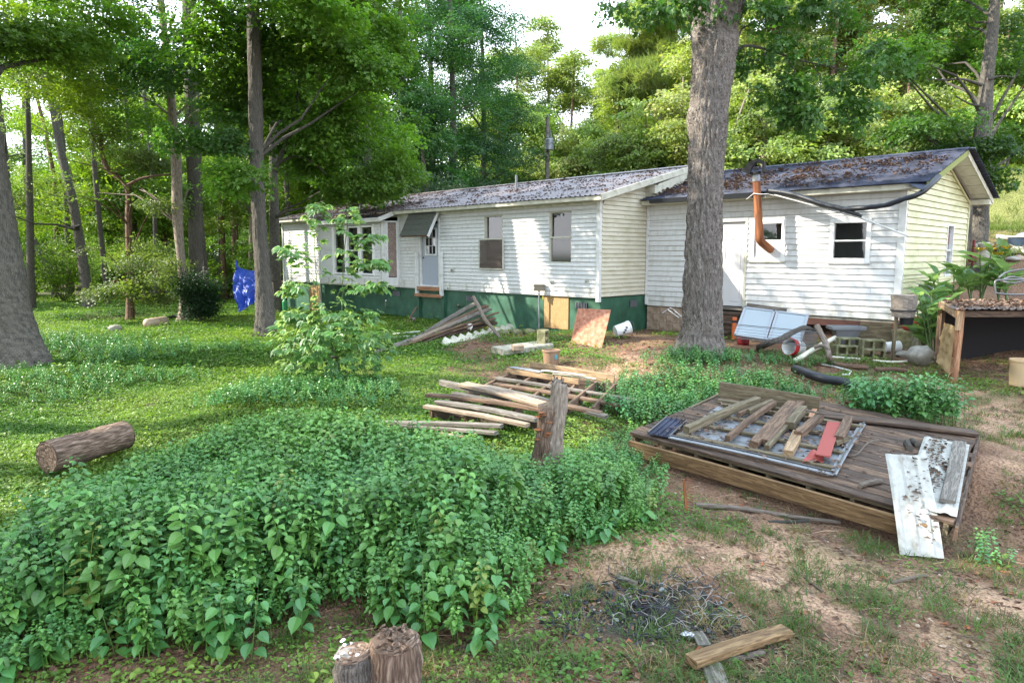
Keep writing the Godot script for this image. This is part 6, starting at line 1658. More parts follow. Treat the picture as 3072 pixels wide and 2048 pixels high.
	part(rs, "paint_splash", lathe([[0.0, 0.0], [0.07, 0.0], [0.0, 0.006]], 9), M.white_paint, Transform3D(span(Vector3(1.549, 1.151, -15.238), Vector3(1.814, 1.087, -15.13)).basis * Basis(Vector3.RIGHT, 1.2), Vector3(1.769, 1.032, -14.972)))
	var wb := bucket("bucket", "white printed bucket tipped over near the foundation corner", "bucket", Transform3D(Basis(Vector3.UP, 0.25) * Basis(Vector3.BACK, -1.32), Vector3(2.364, 1.272, -15.723)), 0.15, 0.36, M.white_plastic, M.white_plastic, 0.85)
	for k in 3: part(wb, "print", box(0.05, 0.05, 0.004, 0.001), M.label_dark, Transform3D(Basis(Vector3.UP, 0.4 - k * 0.35), Vector3(sin(0.4 - k * 0.35) * 0.142, 0.16 + 0.04 * k, cos(0.4 - k * 0.35) * 0.142)))
	part(wb, "handle", tube(smooth_path(path_of([Vector3(-0.16, 0.33, 0), Vector3(-0.1, 0.42, 0.12), Vector3(0.1, 0.42, 0.12), Vector3(0.16, 0.33, 0)], 0.006), 4), 6), M.steel)
	one("flat_stone", "mossy flat block in the corner by the tan foundation blocks", "block", plank(0.34, 0.08, 0.24, 3, 0.015), M.concrete_moss, Transform3D(Basis(Vector3.UP, 0.4) * Basis(Vector3.BACK, 0.12), Vector3(3.646, 1.113, -18.436)))
	var meter := thing("electrical_post", "grey electrical box on a thin conduit before the green foundation", "electrical box", HOUSE * Vector3(-1.86, 0, 0.16))
	part(meter, "conduit", tube(path_of([Vector3(0, -1.2, 0), Vector3(0, 0.1, 0)], 0.022), 10), M.zinc)
	part(meter, "box", box(0.27, 0.15, 0.13, 0.012), M.grey_box, at(0, 0.17, 0))
	part(meter, "lid", box(0.3, 0.03, 0.16, 0.008), M.grey_box, at(0, 0.255, 0))
	part(meter, "yellow_tag", box(0.04, 0.09, 0.004), M.yellow_tag, at(0.1, -0.08, 0.02))
	# --- left: tank, tarp and small things
	var tk := thing("metal_tank", "rusty tan metal cylinder lying beside the forked pale tree", "tank", span(Vector3(-11.215, 0.931, -20.945), Vector3(-11.045, 0.933, -22.041)))
	part(tk, "body", lathe([[0.0, -0.5], [0.1, -0.49], [0.145, -0.42], [0.15, 0.42], [0.1, 0.49], [0.0, 0.5]], 22, true), M.tank_tan, Transform3D(Basis(Vector3.BACK, -PI / 2.0), Vector3.ZERO))
	part(tk, "weld_seam", lathe([[0.152, -0.01], [0.156, 0.0], [0.152, 0.01]], 22), M.rust, Transform3D(Basis(Vector3.BACK, -PI / 2.0), Vector3(0.02, 0, 0)))
	rock("pale stone lying on the lawn left of the tan tank", Vector3(-11.635, 0.866, -20.115), Vector3(0.2, 0.12, 0.15), M.concrete)
	stick("black_pipe", "black pipe lying right of the tan tank", "pipe", [Vector3(-12.209, 0.786, -24.373), Vector3(-12.124, 0.809, -25.065), Vector3(-11.474, 0.893, -26.898)], 0.07, M.black_plastic)
	bucket("blue_pot", "small blue grey pot near the foot of the tall dark trunk", "pot", Transform3D(Basis(), Vector3(-10.935, 0.772, -24.718)), 0.13, 0.15, M.teal_bin, M.teal_bin, 0.8)
	tarp()
	one("gas_cylinder", "green gas cylinder at the far corner of the house", "cylinder", lathe([[0.0, 0.0], [0.09, 0.01], [0.095, 0.34], [0.05, 0.4], [0.03, 0.44], [0.03, 0.48], [0.0, 0.48]], 16), M.green_plastic, Transform3D(Basis(), Vector3(-8.416, 0.967, -25.545)))
	# --- before and under the addition
	var sw := thing("storm_window", "two pane aluminium storm window leaning against the addition", "window", Transform3D())
	var tl: Vector3 = Vector3(4.849, 1.918, -14.326)
	var tr: Vector3 = Vector3(5.869, 1.816, -13.658)
	var br: Vector3 = Vector3(5.467, 1.33, -12.993)
	var bl: Vector3 = tl + br - tr
	sw.position = bl
	for q in [[tl, tr], [bl, br], [tl, bl], [tr, br], [tl.lerp(tr, 0.475), bl.lerp(br, 0.475)], [tl.lerp(tr, 0.53), bl.lerp(br, 0.53)]]:
		part(sw, "frame", box((q[1] - q[0]).length() + 0.04, 0.035, 0.05, 0.004), M.alu, Transform3D(Basis(), -bl) * span(q[0], q[1], 0.0, (tr - tl).cross(bl - tl)))
	for q in [[0.02, 0.47], [0.535, 0.98]]:
		var c0 := tl.lerp(tr, (q[0] + q[1]) / 2.0)
		var c1 := bl.lerp(br, (q[0] + q[1]) / 2.0)
		part(sw, "pane", box((tr - tl).length() * (q[1] - q[0]), (c1 - c0).length() * 0.98, 0.005, 0.0005), M.milk, Transform3D(Basis((tr - tl).normalized(), (tl - bl).normalized(), (tr - tl).normalized().cross((tl - bl).normalized())), (c0 + c1) / 2.0 - bl))
	timber("plank", "weathered grey plank behind the leaning storm window", "plank", Vector3(4.928, 1.939, -14.48), Vector3(5.642, 1.848, -14.166), 0.14, 0.03, M.wood_grey)
	var gc := thing("gas_can", "red plastic gas can on the ground beside the oak", "gas can", Transform3D(Basis(Vector3.UP, 0.2), Vector3(5.003, 1.075, -14.818)))
	part(gc, "body", lathe([[0.0, 0.0], [0.13, 0.005], [0.145, 0.06], [0.14, 0.2], [0.06, 0.26], [0.0, 0.26]], 6), M.dark_red)
	part(gc, "handle", tube(path_of([Vector3(-0.1, 0.2, 0), Vector3(-0.08, 0.29, 0), Vector3(0.07, 0.29, 0), Vector3(0.1, 0.2, 0)], 0.016), 7), M.dark_red)
	part(gc, "spout", tube(path_of([Vector3(-0.09, 0.24, 0), Vector3(-0.17, 0.34, 0)], 0.02, 0.012), 8), M.black_plastic)
	var op := thing("orange_post", "orange plastic marker post with a dark band beside the oak", "post", Vector3(5.057, 1.108, -15.629))
	part(op, "post", box(0.09, 0.5, 0.05, 0.006), M.orange_plastic, at(0, 0.25, 0))
	part(op, "band", box(0.094, 0.06, 0.054, 0.004), M.black_plastic, at(0, 0.4, 0))
	var rb := bucket("bucket", "white bucket with red rim lying on its side behind the curved branch", "bucket", Transform3D(Basis(Vector3.UP, 0.55) * Basis(Vector3.BACK, 1.4) , Vector3(5.533, 1.231, -13.139)), 0.16, 0.34, M.white_plastic, M.red_plastic, 0.86)
	part(rb, "red_band", lathe([[0.154, 0.22], [0.162, 0.225], [0.17, 0.335], [0.168, 0.34]], 28), M.red_plastic)
	stick("branch", "thick curved branch arching over the red rimmed bucket", "branch", [Vector3(5.078, 1.126, -14.064), Vector3(4.749, 1.406, -12.6), Vector3(5.026, 1.479, -12.709), Vector3(5.254, 1.578, -12.823), Vector3(5.521, 1.648, -12.932), Vector3(5.72, 1.578, -13.024)], 0.065, M.bark_oak, 0.045)
	stick("branch", "broken forked branch standing by the white pipe", "branch", [Vector3(5.743, 1.687, -12.937), Vector3(5.771, 1.552, -12.819), Vector3(5.795, 1.445, -12.705), Vector3(5.746, 1.352, -12.492), Vector3(5.696, 1.214, -12.273), Vector3(5.863, 1.033, -12.572)], 0.06, M.bark_pale, 0.05)
	stick("branch", "low broken branch end crossing the white pipe", "branch", [Vector3(5.563, 1.322, -12.589), Vector3(5.67, 1.369, -12.494), Vector3(5.713, 1.313, -12.286)], 0.04, M.bark_pale, 0.03)
	stick("plastic_pipe", "pale plastic pipe slanting down from under the addition", "pipe", [Vector3(5.187, 1.056, -12.558), Vector3(5.65, 1.262, -12.783), Vector3(6.319, 1.399, -13.405)], 0.05, M.pipe_white)
	var rack := thing("wire_rack", "low wire shelf rack standing before the storm window", "rack", Transform3D())
	for q in [[Vector3(4.21, 1.713, -12.94), Vector3(4.219, 1.455, -12.908), Vector3(5.702, 1.296, -12.787), Vector3(5.711, 1.578, -12.823)]]:
		rack.position = q[1]
		var ro := Transform3D(Basis(), -q[1])
		for k in 2: part(rack, "rail", tube(path_of([q[k], q[3 - k]], 0.008), 6), M.steel, ro)
		for k in 5: part(rack, "wire", tube(path_of([q[0].lerp(q[1], (k + 0.5) / 5.0), q[3].lerp(q[2], (k + 0.5) / 5.0)], 0.003), 5), M.steel, ro)
		for k in 26: part(rack, "wire", tube(path_of([q[0].lerp(q[3], 0.8 + k / 130.0), q[1].lerp(q[2], 0.8 + k / 130.0)], 0.003), 5), M.steel, ro)
	var tub := thing("storage_tub", "grey plastic tub under the floor beam holding a white and red box", "tub", Transform3D(Basis(Vector3.UP, -0.1), Vector3(6.565, 1.293, -13.493)))
	part(tub, "body", lathe([[0.2, 0.0], [0.29, 0.3], [0.28, 0.3], [0.19, 0.01], [0.0, 0.01]], 4), M.grey_plastic, Transform3D(Basis(Vector3.UP, PI / 4.0).scaled(Vector3(1.15, 1, 0.8)), Vector3.ZERO))
	for s in [-1, 1]: part(tub, "rim", box(0.62, 0.06, 0.03), M.grey_plastic, at(0, 0.3, s * 0.17))
	for s in [-1, 1]: part(tub, "rim", box(0.03, 0.06, 0.34), M.grey_plastic, at(s * 0.31, 0.3, 0))
	var bx := thing("tool_box", "white and red plastic box sticking out of the grey tub", "box", Transform3D(Basis(Vector3.UP, -0.1), Vector3(6.574, 1.524, -13.521)))
	part(bx, "body", box(0.36, 0.1, 0.2, 0.02), M.white_plastic)
	part(bx, "band", box(0.365, 0.03, 0.205, 0.01), M.orange_plastic, at(0, -0.03, 0))
	cinder_block("mossy cinder block on top of the left stack under the floor beam", Transform3D(Basis(Vector3.UP, -0.12) * Basis(Vector3.RIGHT, PI / 2.0), Vector3(6.425, 1.344, -13.096)))
	cinder_block("mossy cinder block at the bottom of the left stack under the floor beam", Transform3D(Basis(Vector3.UP, -0.05) * Basis(Vector3.RIGHT, PI / 2.0), Vector3(6.324, 1.214, -12.979)))
	cinder_block("cinder block on top of the right stack near the barrel planter", Transform3D(Basis(Vector3.UP, -0.2) * Basis(Vector3.RIGHT, PI / 2.0), Vector3(6.739, 1.347, -12.794)))
	cinder_block("cinder block at the bottom of the right stack near the barrel planter", Transform3D(Basis(Vector3.UP, -0.25) * Basis(Vector3.RIGHT, PI / 2.0), Vector3(6.713, 1.183, -12.723)))
	one("loose_board", "tan board standing in the shadow under the addition", "board", plank(0.55, 0.5, 0.03, 4), M.wood_olive, Transform3D(Basis(Vector3.UP, -0.5), Vector3(7.313, 1.403, -13.809)))
	var bp := thing("barrel_planter", "upturned half barrel planter on a wooden post before the corner pier", "planter", Vector3(6.949, 1.035, -12.453))
	part(bp, "post", plank(0.95, 0.05, 0.06, 7), M.wood_olive, at(0.0, 0.48, 0, Vector3(0, 0, 88)))
	for k in 16:
		var a := TAU * k / 16.0
		part(bp, "stave", plank(0.4, 0.018, 0.085, 30 + k % 4), M.barrel_wood, Transform3D(Basis(Vector3.UP, a), Vector3(0.13, 1.06, 0)) * Transform3D(Basis(Vector3.UP, 0) , Vector3.ZERO) * Transform3D(Basis(Vector3(-sin(a) * 0.0, 0, 0) + Vector3(0, 1, 0), Vector3(1, 0, 0), Vector3(0, 0, -1)), Vector3(0.19, 0, 0)).rotated_local(Vector3.BACK, 0.1))
	for y in [0.97, 1.15]: part(bp, "hoop", lathe([[0.215 - (y - 0.95) * 0.1, 0.0], [0.218 - (y - 0.95) * 0.1, 0.02], [0.212 - (y - 0.95) * 0.1, 0.025]], 24), M.black_iron, at(0.13, y, 0))
	part(bp, "top", lathe([[0.19, 0.0], [0.185, 0.02], [0.0, 0.03]], 16), M.barrel_wood, at(0.13, 1.24, 0))
	part(bp, "pot", lathe([[0.1, 0.0], [0.13, 0.2], [0.0, 0.2]], 16), M.black_plastic, at(0.2, 0.72, 0))
	var cooler := thing("cooler", "dark red plastic jug cooler on the mossy corner pier", "cooler", ANNEX * Transform3D(Basis(Vector3.UP, 0.6), Vector3(6.36, -0.46, 0.02)))
	part(cooler, "body", lathe([[0.0, 0.0], [0.19, 0.005], [0.22, 0.05], [0.225, 0.17], [0.2, 0.25], [0.1, 0.275], [0.0, 0.275]], 20), M.dark_red)
	part(cooler, "strap", lathe([[0.226, 0.12], [0.23, 0.13], [0.226, 0.14]], 20), M.yellow_tag)
	part(cooler, "tap", lathe([[0.0, 0.0], [0.03, 0.02], [0.02, 0.06], [0.0, 0.06]], 10), M.label_teal, at(-0.12, 0.0, 0.2))
	rock("round mossy boulder at the foot of the canna leaves", Vector3(7.202, 1.256, -12.042), Vector3(0.22, 0.17, 0.2), M.rock, "", "boulder")
	rock("flat stone between the corner pier and the boulder", Vector3(7.366, 1.173, -12.693), Vector3(0.26, 0.07, 0.16), M.rock)
	stick("plastic_pipe", "thin white pipe on the ground below the cinder blocks", "pipe", [Vector3(6.06, 1.096, -12.904), Vector3(6.215, 1.095, -12.791), Vector3(6.443, 1.097, -12.627)], 0.024, M.pipe_white)
	stick("plastic_pipe", "thin white pipe on the ground behind the barrel post", "pipe", [Vector3(6.604, 1.096, -12.476), Vector3(6.832, 1.096, -12.278), Vector3(7.094, 1.115, -12.244)], 0.022, M.pipe_white)
	one("white_can", "white bucket lying in the shadow left of the corner pier", "bucket", lathe([[0.0, 0.0], [0.1, 0.0], [0.11, 0.28], [0.0, 0.28]], 18), M.white_plastic, Transform3D(Basis(Vector3.BACK, -1.5), Vector3(7.18, 1.244, -13.176)))
	# ridged drain pipe: rings along a curve
	var dp: Array = []
	var dpath := smooth_path(path_of([Vector3(4.859, 1.065, -11.703), Vector3(4.855, 1.076, -11.355), Vector3(4.895, 1.065, -11.021), Vector3(5.003, 1.045, -10.796), Vector3(5.127, 1.047, -10.624), Vector3(5.221, 1.026, -10.461), Vector3(5.296, 0.999, -10.268), Vector3(5.301, 0.913, -9.998)], 0.07), 14)
	for k in dpath.size(): dp.append([dpath[k][0], 0.068 + (0.009 if k % 2 else 0.0)])
	one("drain_pipe", "black ridged drain pipe winding through the weeds below the addition", "pipe", tube(dp, 12), M.black_plastic)
	one("bent_wire", "bent white metal frame lying right of the black drain pipe", "frame", tube(path_of([Vector3(5.666, 1.022, -12.479), Vector3(5.819, 1.011, -12.335), Vector3(5.938, 0.991, -11.926), Vector3(5.728, 0.983, -11.575), Vector3(5.634, 0.982, -11.626)], 0.014), 6), M.white_plastic)
	stick("fallen_branch", "old branch lying below the white pipe and cinder blocks", "branch", [Vector3(5.838, 1.041, -12.415), Vector3(5.966, 1.032, -12.261), Vector3(6.153, 1.032, -12.103), Vector3(6.29, 1.029, -12.021)], 0.05, M.bark_red, 0.04)
	stick("fallen_branch", "old branch lying left of the shed post", "branch", [Vector3(6.298, 1.03, -11.817), Vector3(6.494, 1.046, -11.769), Vector3(6.691, 1.047, -11.667), Vector3(6.802, 1.044, -11.449)], 0.05, M.bark_red, 0.035)
	stick("bent_tube", "thin grey tube frame propped between oak and tan blocks", "frame", [Vector3(3.309, 1.728, -15.159), Vector3(3.495, 1.846, -15.174), Vector3(3.613, 1.726, -14.856), Vector3(3.68, 1.647, -14.645)], 0.014, M.zinc)
	stick("bent_tube", "second thin grey tube crossing the tube frame by the oak", "frame", [Vector3(3.405, 1.826, -15.071), Vector3(3.565, 1.678, -14.649)], 0.012, M.zinc)
	right_bank()
	var up: Vector3 = Vector3(2.13, 2.083, -42.211)
	var pole := thing("utility_pole", "wooden utility pole with a grey transformer behind the house roof", "utility pole", up)
	var top: Vector3 = (Vector3(2.161, 11.336, -43.364)) - up
	part(pole, "pole", tube([[Vector3(0, -0.5, 0), 0.17], [top, 0.12]], 12), M.wood_grey)
	part(pole, "transformer", lathe([[0.0, 0.0], [0.26, 0.02], [0.27, 0.62], [0.22, 0.68], [0.0, 0.7]], 18), M.zinc, Transform3D(Basis(), Vector3(2.261, 9.282, -42.705) - up))
	for k in 2: part(pole, "bushing", lathe([[0.04, 0.0], [0.06, 0.08], [0.03, 0.2], [0.0, 0.22]], 10), M.grey_plastic, Transform3D(Basis(), Vector3(2.261, 9.282, -42.705) - up + Vector3(-0.1 + 0.2 * k, 0.68, 0)))
	part(pole, "bracket", box(0.3, 0.5, 0.06), M.steel, Transform3D(Basis(), Vector3(2.211, 9.552, -42.94) - up))
	part(pole, "insulator", lathe([[0.03, 0.0], [0.07, 0.1], [0.0, 0.25]], 10), M.grey_plastic, Transform3D(Basis(), top))
	part(pole, "guy_wire", tube(path_of([Vector3(2.1, 11.033, -43.326) - up, Vector3(1.913, 7.999, -44.964) - up], 0.012), 5), M.zinc)
	part(pole, "cutout", tube(path_of([Vector3(2.327, 10.496, -42.957) - up, Vector3(2.387, 9.837, -42.875) - up], 0.03), 6), M.grey_plastic)

func tarp():
	var base: Vector3 = Vector3(-10.463, 0.821, -26.638)
	var st := SurfaceTool.new()
	st.begin(Mesh.PRIMITIVE_TRIANGLES)
	var nu := 44
	var nv := 30
	var tl: Vector3 = Vector3(-9.696, 2.617, -24.339)
	var tr: Vector3 = Vector3(-8.799, 2.517, -24.025)
	var br: Vector3 = Vector3(-8.823, 1.415, -23.686)
	var bl: Vector3 = Vector3(-9.433, 1.052, -23.54)
	var g := func(i: int, k: int, side: int) -> Vector3:
		var u := float(i) / nu
		var v := float(k) / nv
		var p := tl.lerp(tr, u).lerp(bl.lerp(br, u), pow(v, 1.1)) - base
		var fold := sin(u * 11.0 + sin(v * 3.0) * 1.3) * 0.05 + sin(u * 23.0 + v * 5.0) * 0.012 + 0.14 * noise_b.get_noise_2d(u * 2.0, v * 2.0 + 4.0)
		var sag := Vector3(-0.1 * sin(v * 4.0) * (1.0 - u), -0.09 * sin(u * PI) * (1.0 - v), fold * (0.35 + v) - 0.16 * pow(1.0 - v, 3.0))
		return p + sag + Vector3(0, 0, -0.012 * side)
	for side in 2:
		st.set_smooth_group(side)
		for i in nu:
			for k in nv:
				if side == 0: quad(st, g.call(i, k, 0), g.call(i + 1, k, 0), g.call(i + 1, k + 1, 0), g.call(i, k + 1, 0))
				else: quad(st, g.call(i, k + 1, 1), g.call(i + 1, k + 1, 1), g.call(i + 1, k, 1), g.call(i, k, 1))
	var o := thing("blue_tarp", "bright blue tarp hanging in folds over a heap left of the house", "tarp", base)
	part(o, "sheet", done(st), M.tarp_blue)
	part(o, "pole", tube([[tl - base + Vector3(0.0, -1.5, -0.1), 0.03], [tl - base + Vector3(0.02, 0.2, -0.06), 0.025]], 6), M.wood_brown)
	part(o, "pole", tube([[tr - base + Vector3(0.0, -1.5, -0.1), 0.03], [tr - base + Vector3(0.0, 0.02, -0.06), 0.025]], 6), M.wood_brown)
	part(o, "peak", tube([[tl - base + Vector3(0.02, -0.05, -0.06), 0.07], [tl - base + Vector3(0.02, 0.22, -0.06), 0.015]], 7), M.tarp_blue)

func right_bank():
	# rubble on the bank behind the shed
	for k in 46:
		var f := R(0, 1)
		var p: Vector3 = (Vector3(13.084, 3.213, -18.67)).lerp(Vector3(14.693, 3.213, -18.67), R(-0.15, 1)) + Vector3(R(-0.3, 0.3), R(-0.5, 0.45), R(-1.2, 1.2))
		p.y = gh(p.x, p.z) + R(-0.02, 0.12)
		rock("grey rubble stone in the heap on the bank right of the addition", p, Vector3(R(0.1, 0.32), R(0.06, 0.16), R(0.1, 0.26)), [M.rock, M.concrete, M.block_tan, M.wood_dark][k % 4], "rubble on the right bank")
	var ped := thing("pedestal", "pale concrete baluster pedestal at the foot of the right tree", "pedestal", Vector3(11.768, 2.747, -17.302))
	part(ped, "column", lathe([[0.0, 0.0], [0.17, 0.0], [0.17, 0.06], [0.1, 0.1], [0.14, 0.2], [0.14, 0.26], [0.075, 0.36], [0.09, 0.4], [0.15, 0.44], [0.17, 0.5], [0.17, 0.54], [0.0, 0.55]], 18), M.concrete)
	var tb := bucket("tub", "dark blue tub with a pale lid on the rubble bank", "tub", Transform3D(Basis(), Vector3(13.46, 3.202, -18.467)), 0.28, 0.3, M.teal_bin, M.trim, 0.85)
	part(tb, "lid", lathe([[0.2, 0.0], [0.17, 0.06], [0.08, 0.1], [0.0, 0.11]], 20), M.zinc, at(0.1, 0.3, 0))
	timber("pole", "pale pole lying on the rubble bank below the meadow", "pole", Vector3(13.035, 3.508, -18.807), Vector3(13.587, 3.421, -18.393), 0.1, 0.1, M.trim_dirty)
	var pump := thing("hydrant", "red standpipe with a red box between the two right trunks", "standpipe", Vector3(11.753, 2.934, -17.728))
	part(pump, "pipe", tube(path_of([Vector3(0, -0.3, 0), Vector3(0.0, 0.45, 0)], 0.03), 8), M.dark_red)
	part(pump, "box", box(0.14, 0.2, 0.12, 0.02), M.dark_red, at(0, 0.0, 0.0))
	wavy_sheet("black plastic sheet sagging at the foot of the slim trunk", "plastic_sheet", "sheet", [Vector3(11.265, 2.807, -17.108), Vector3(11.187, 2.662, -16.485), Vector3(10.779, 2.24, -16.029), Vector3(10.868, 2.249, -16.433)], M.black_plastic, 0.12, 1.2)
	one("slate_board", "grey framed board leaning on the end wall of the addition", "board", plank(0.42, 0.42, 0.03, 6), M.grey_plastic, Transform3D(Basis(Vector3.UP, 0.5) * Basis(Vector3.RIGHT, -0.25), Vector3(8.363, 2.211, -13.909)))
	# cannas: each large leaf a part
	var st := new_st()
	st.set_color(Color.WHITE)
	var rows := 5
	for s in [1.0, -1.0]:
		for i in rows:
			var w := func(f: float) -> Vector3: return Vector3(f, -0.3 * f * f + 0.08 * sin(f * 9.0) * 0.3, 0.0)
			var e := func(f: float) -> Vector3: return Vector3(f, -0.3 * f * f + 0.1 * sin(f * PI) + 0.02 * sin(f * 14.0), s * 0.2 * pow(sin(PI * pow(f, 0.75)), 0.8))
			var f0 := float(i) / rows
			var f1 := float(i + 1) / rows
			if s > 0.0: quad(st, w.call(f0), e.call(f0), e.call(f1), w.call(f1))
			else: quad(st, w.call(f1), e.call(f1), e.call(f0), w.call(f0))
	var blade := done(st)
	var mats: Array = []
	for c in [Color(0.04, 0.125, 0.025), Color(0.055, 0.15, 0.03), Color(0.03, 0.1, 0.025)]:
		var m: StandardMaterial3D = M.leaf.duplicate()
		m.vertex_color_use_as_albedo = false
		m.backlight = Color(0.3, 0.45, 0.12).linear_to_srgb()
		m.albedo_color = (c * 0.8).linear_to_srgb()
		mats.append(m)
	var spots := [[Vector3(7.696, 1.194, -12.775), 0.75, "canna plant with broad leaves between corner pier and shed, leftmost"], [Vector3(7.574, 1.229, -12.376), 1.2, "tall canna plant with broad leaves close beside the shed post"], [Vector3(7.904, 1.259, -12.783), 1.25, "canna plant with broad leaves right behind the shed's left post"], [Vector3(7.849, 1.298, -12.989), 1.2, "canna plant with broad leaves at the end wall of the addition"], [Vector3(8.402, 1.942, -13.573), 0.75, "canna plant showing above the shed roof at the end wall"], [Vector3(8.893, 1.989, -13.882), 0.75, "canna plant above the middle of the shed roof edge"], [Vector3(9.39, 2.159, -13.802), 1.0, "yellow flowering canna above the shed roof, the left one"], [Vector3(9.589, 2.171, -13.602), 0.95, "yellow flowering canna above the shed roof beside the bent tubes"], [Vector3(9.618, 2.183, -13.402), 0.6, "low canna seen through the bent tube frame"], [Vector3(9.403, 2.164, -14.105), 0.6, "low canna between shed roof and slim trunk"]]
	for i in spots.size():
		var o := thing("canna_plant", spots[i][2], "plant", spots[i][0], "cannas by the addition")
		var h: float = spots[i][1]
		for s in 3:
			var tip := Vector3(R(-0.22, 0.22), h * R(0.7, 0.95), R(-0.2, 0.2))
			part(o, "stem", tube([[Vector3(R(-0.05, 0.05), -0.1, R(-0.05, 0.05)), 0.018], [tip, 0.008]], 6), M.stem_green)
			for k in 5:
				var f := 0.25 + 0.17 * k
				var b := Basis(Vector3.UP, R(0, TAU)) * Basis(Vector3.BACK, R(0.35, 1.05)) * Basis(Vector3.RIGHT, R(-0.5, 0.5))
				part(o, "leaf", blade, mats[rng.randi() % 3], Transform3D(b.scaled(Vector3.ONE * R(0.34, 0.52)), tip * f))
			if i in [6, 7]:
				for k in 4: part(o, "petal", blade, M.yellow_petal, Transform3D((Basis(Vector3.UP, TAU * k / 4.0 + s) * Basis(Vector3.BACK, 0.7)).scaled(Vector3(0.16, 0.16, 0.22)), tip + Vector3(0, 0.06, 0)))

func shed():
	# lean-to at the right edge
	var a: Vector3 = Vector3(7.023, 0.994, -10.835)
	var o := thing("lean_to_shed", "low wooden lean-to shed with sagging tin roof and black back at the right edge", "shed", a)
	var ax := Vector3(1, 0, -0.16).normalized()
	var az := Vector3(ax.z, 0, -ax.x) # to the back
	var fl := Vector3.ZERO
	var up := Vector3.UP
	var bl_: Vector3 = (Vector3(7.598, 1.206, -12.172)) - a
	bl_.y = gh(a.x + bl_.x, a.z + bl_.z) - a.y
	var top := 1.14
	part(o, "post", plank(top + 0.2, 0.09, 0.09, 12, 0.006, 0.01, 3), M.wood_orange, span(Vector3(0.0, -0.12, 0), Vector3(0.03, top, 0)), "tan front post with reddish edge")
	part(o, "post", plank(1.2, 0.09, 0.09, 13), M.wood_brown, span(bl_ + Vector3(0, -0.1, 0), bl_ + Vector3(0.0, 1.05, 0)))
	part(o, "post", plank(top + 0.2, 0.09, 0.09, 14), M.wood_brown, span(ax * 2.6 + Vector3(0, -0.15, 0), ax * 2.6 + Vector3(0, top, 0)))
	part(o, "beam", plank((bl_ + Vector3(0, 1.05, 0) - Vector3(0.03, top, 0)).length(), 0.12, 0.06, 15), M.wood_tan, span(Vector3(0.0, top - 0.06, 0), bl_ + Vector3(0, 1.02, 0)))
	part(o, "beam", plank(2.7, 0.1, 0.05, 16), M.wood_dark, span(Vector3(0, top - 0.05, 0), ax * 2.7 + Vector3(0, top - 0.08, 0)))
	part(o, "brace", plank(0.3, 0.04, 0.09, 17), M.wood_tan, span(Vector3(-0.03, top - 0.3, 0.06), Vector3(-0.0, top + 0.0, 0.06)))
	# black felt back and far side
	var back := bl_ + ax * 0.05
	var felt := slab([Vector2(0, -0.3), Vector2(2.8, -0.3), Vector2(2.8, 1.06), Vector2(0, 1.06)], 0.03)
	part(o, "felt_sheet", felt, M.felt, Transform3D(Basis(ax, up, ax.cross(up)), back))
	part(o, "felt_sheet", slab([Vector2(0, -0.3), Vector2(1.5, -0.3), Vector2(1.5, 1.06), Vector2(0, 1.06)], 0.03), M.felt, Transform3D(Basis(-az, up, (-az).cross(up)), back + ax * 2.7 ))
	# sheet of foil faced paper hanging on the left side
	var sh := SurfaceTool.new()
	sh.begin(Mesh.PRIMITIVE_TRIANGLES)
	sh.set_smooth_group(0)
	var g := func(i: int, k: int) -> Vector3:
		var u := i / 10.0
		var v := k / 12.0
		var p := Vector3(-0.03, 0.9, 0).lerp(bl_ + Vector3(-0.02, 0.72, 0), u * 0.8).lerp(Vector3(-0.06, 0.06, 0.05).lerp(bl_ + Vector3(-0.05, 0.12, 0), u * 0.8), v)
		return p + Vector3(-0.06, 0, 0.03) * (noise_b.get_noise_2d(u * 3.0, v * 4.0) * 1.5 + (0.9 if v > 0.85 else 0.0))
	for i in 10:
		for k in 12:
			quad(sh, g.call(i, k), g.call(i, k + 1), g.call(i + 1, k + 1), g.call(i + 1, k))
	part(o, "foil_sheet", done(sh), M.paper_brown, Transform3D(), "crumpled brown and silver sheet hanging on the shed's left side")
	# roof of rusty corrugated tin, ragged at the front
	var slope := Vector3(bl_.x, -0.02, bl_.z)
	for i in 4:
		var sheet := ribbed(0.78, slope.length() + 0.25, 0.13, 0.018, 0, -0.01 * i)
		var n := ax.cross(slope.normalized())
		part(o, "roof_sheet", sheet, M.roof_metal, Transform3D(Basis(ax, slope.normalized(), n), Vector3(-0.12, top + 0.03 + 0.004 * i, 0) + ax * (i * 0.74) + ax.cross(up) * 0.14 + Vector3(0, -0.02 * sin(i * 1.2), 0)))
	var places: Array = []
	var tints: Array = []
	for k in 1500:
		var p := Vector3(-0.05, top + 0.06, 0.06) + ax * R(0, 2.8) + slope * R(-0.02, 1.05)
		places.append(Transform3D((Basis(Vector3.UP, R(0, TAU)) * Basis(Vector3.RIGHT, R(-0.6, 0.6))).scaled(Vector3.ONE * R(0.5, 1.1)), p + Vector3(0, R(-0.01, 0.04), 0)))
		var t := R(0.5, 1.3)
		tints.append(Color(0.17 * t, 0.11 * t, 0.075 * t))
	many(o, "leaf_litter", dead_leaf(), M.dead, places, tints).set_meta("kind", "stuff")
	# things at the shed
	var lf := thing("lounge_frame", "bent grey tube frame lying on the shed roof", "frame", a + Vector3(0, top + 0.1, 0))
	var lo := Transform3D(Basis(), -lf.position)
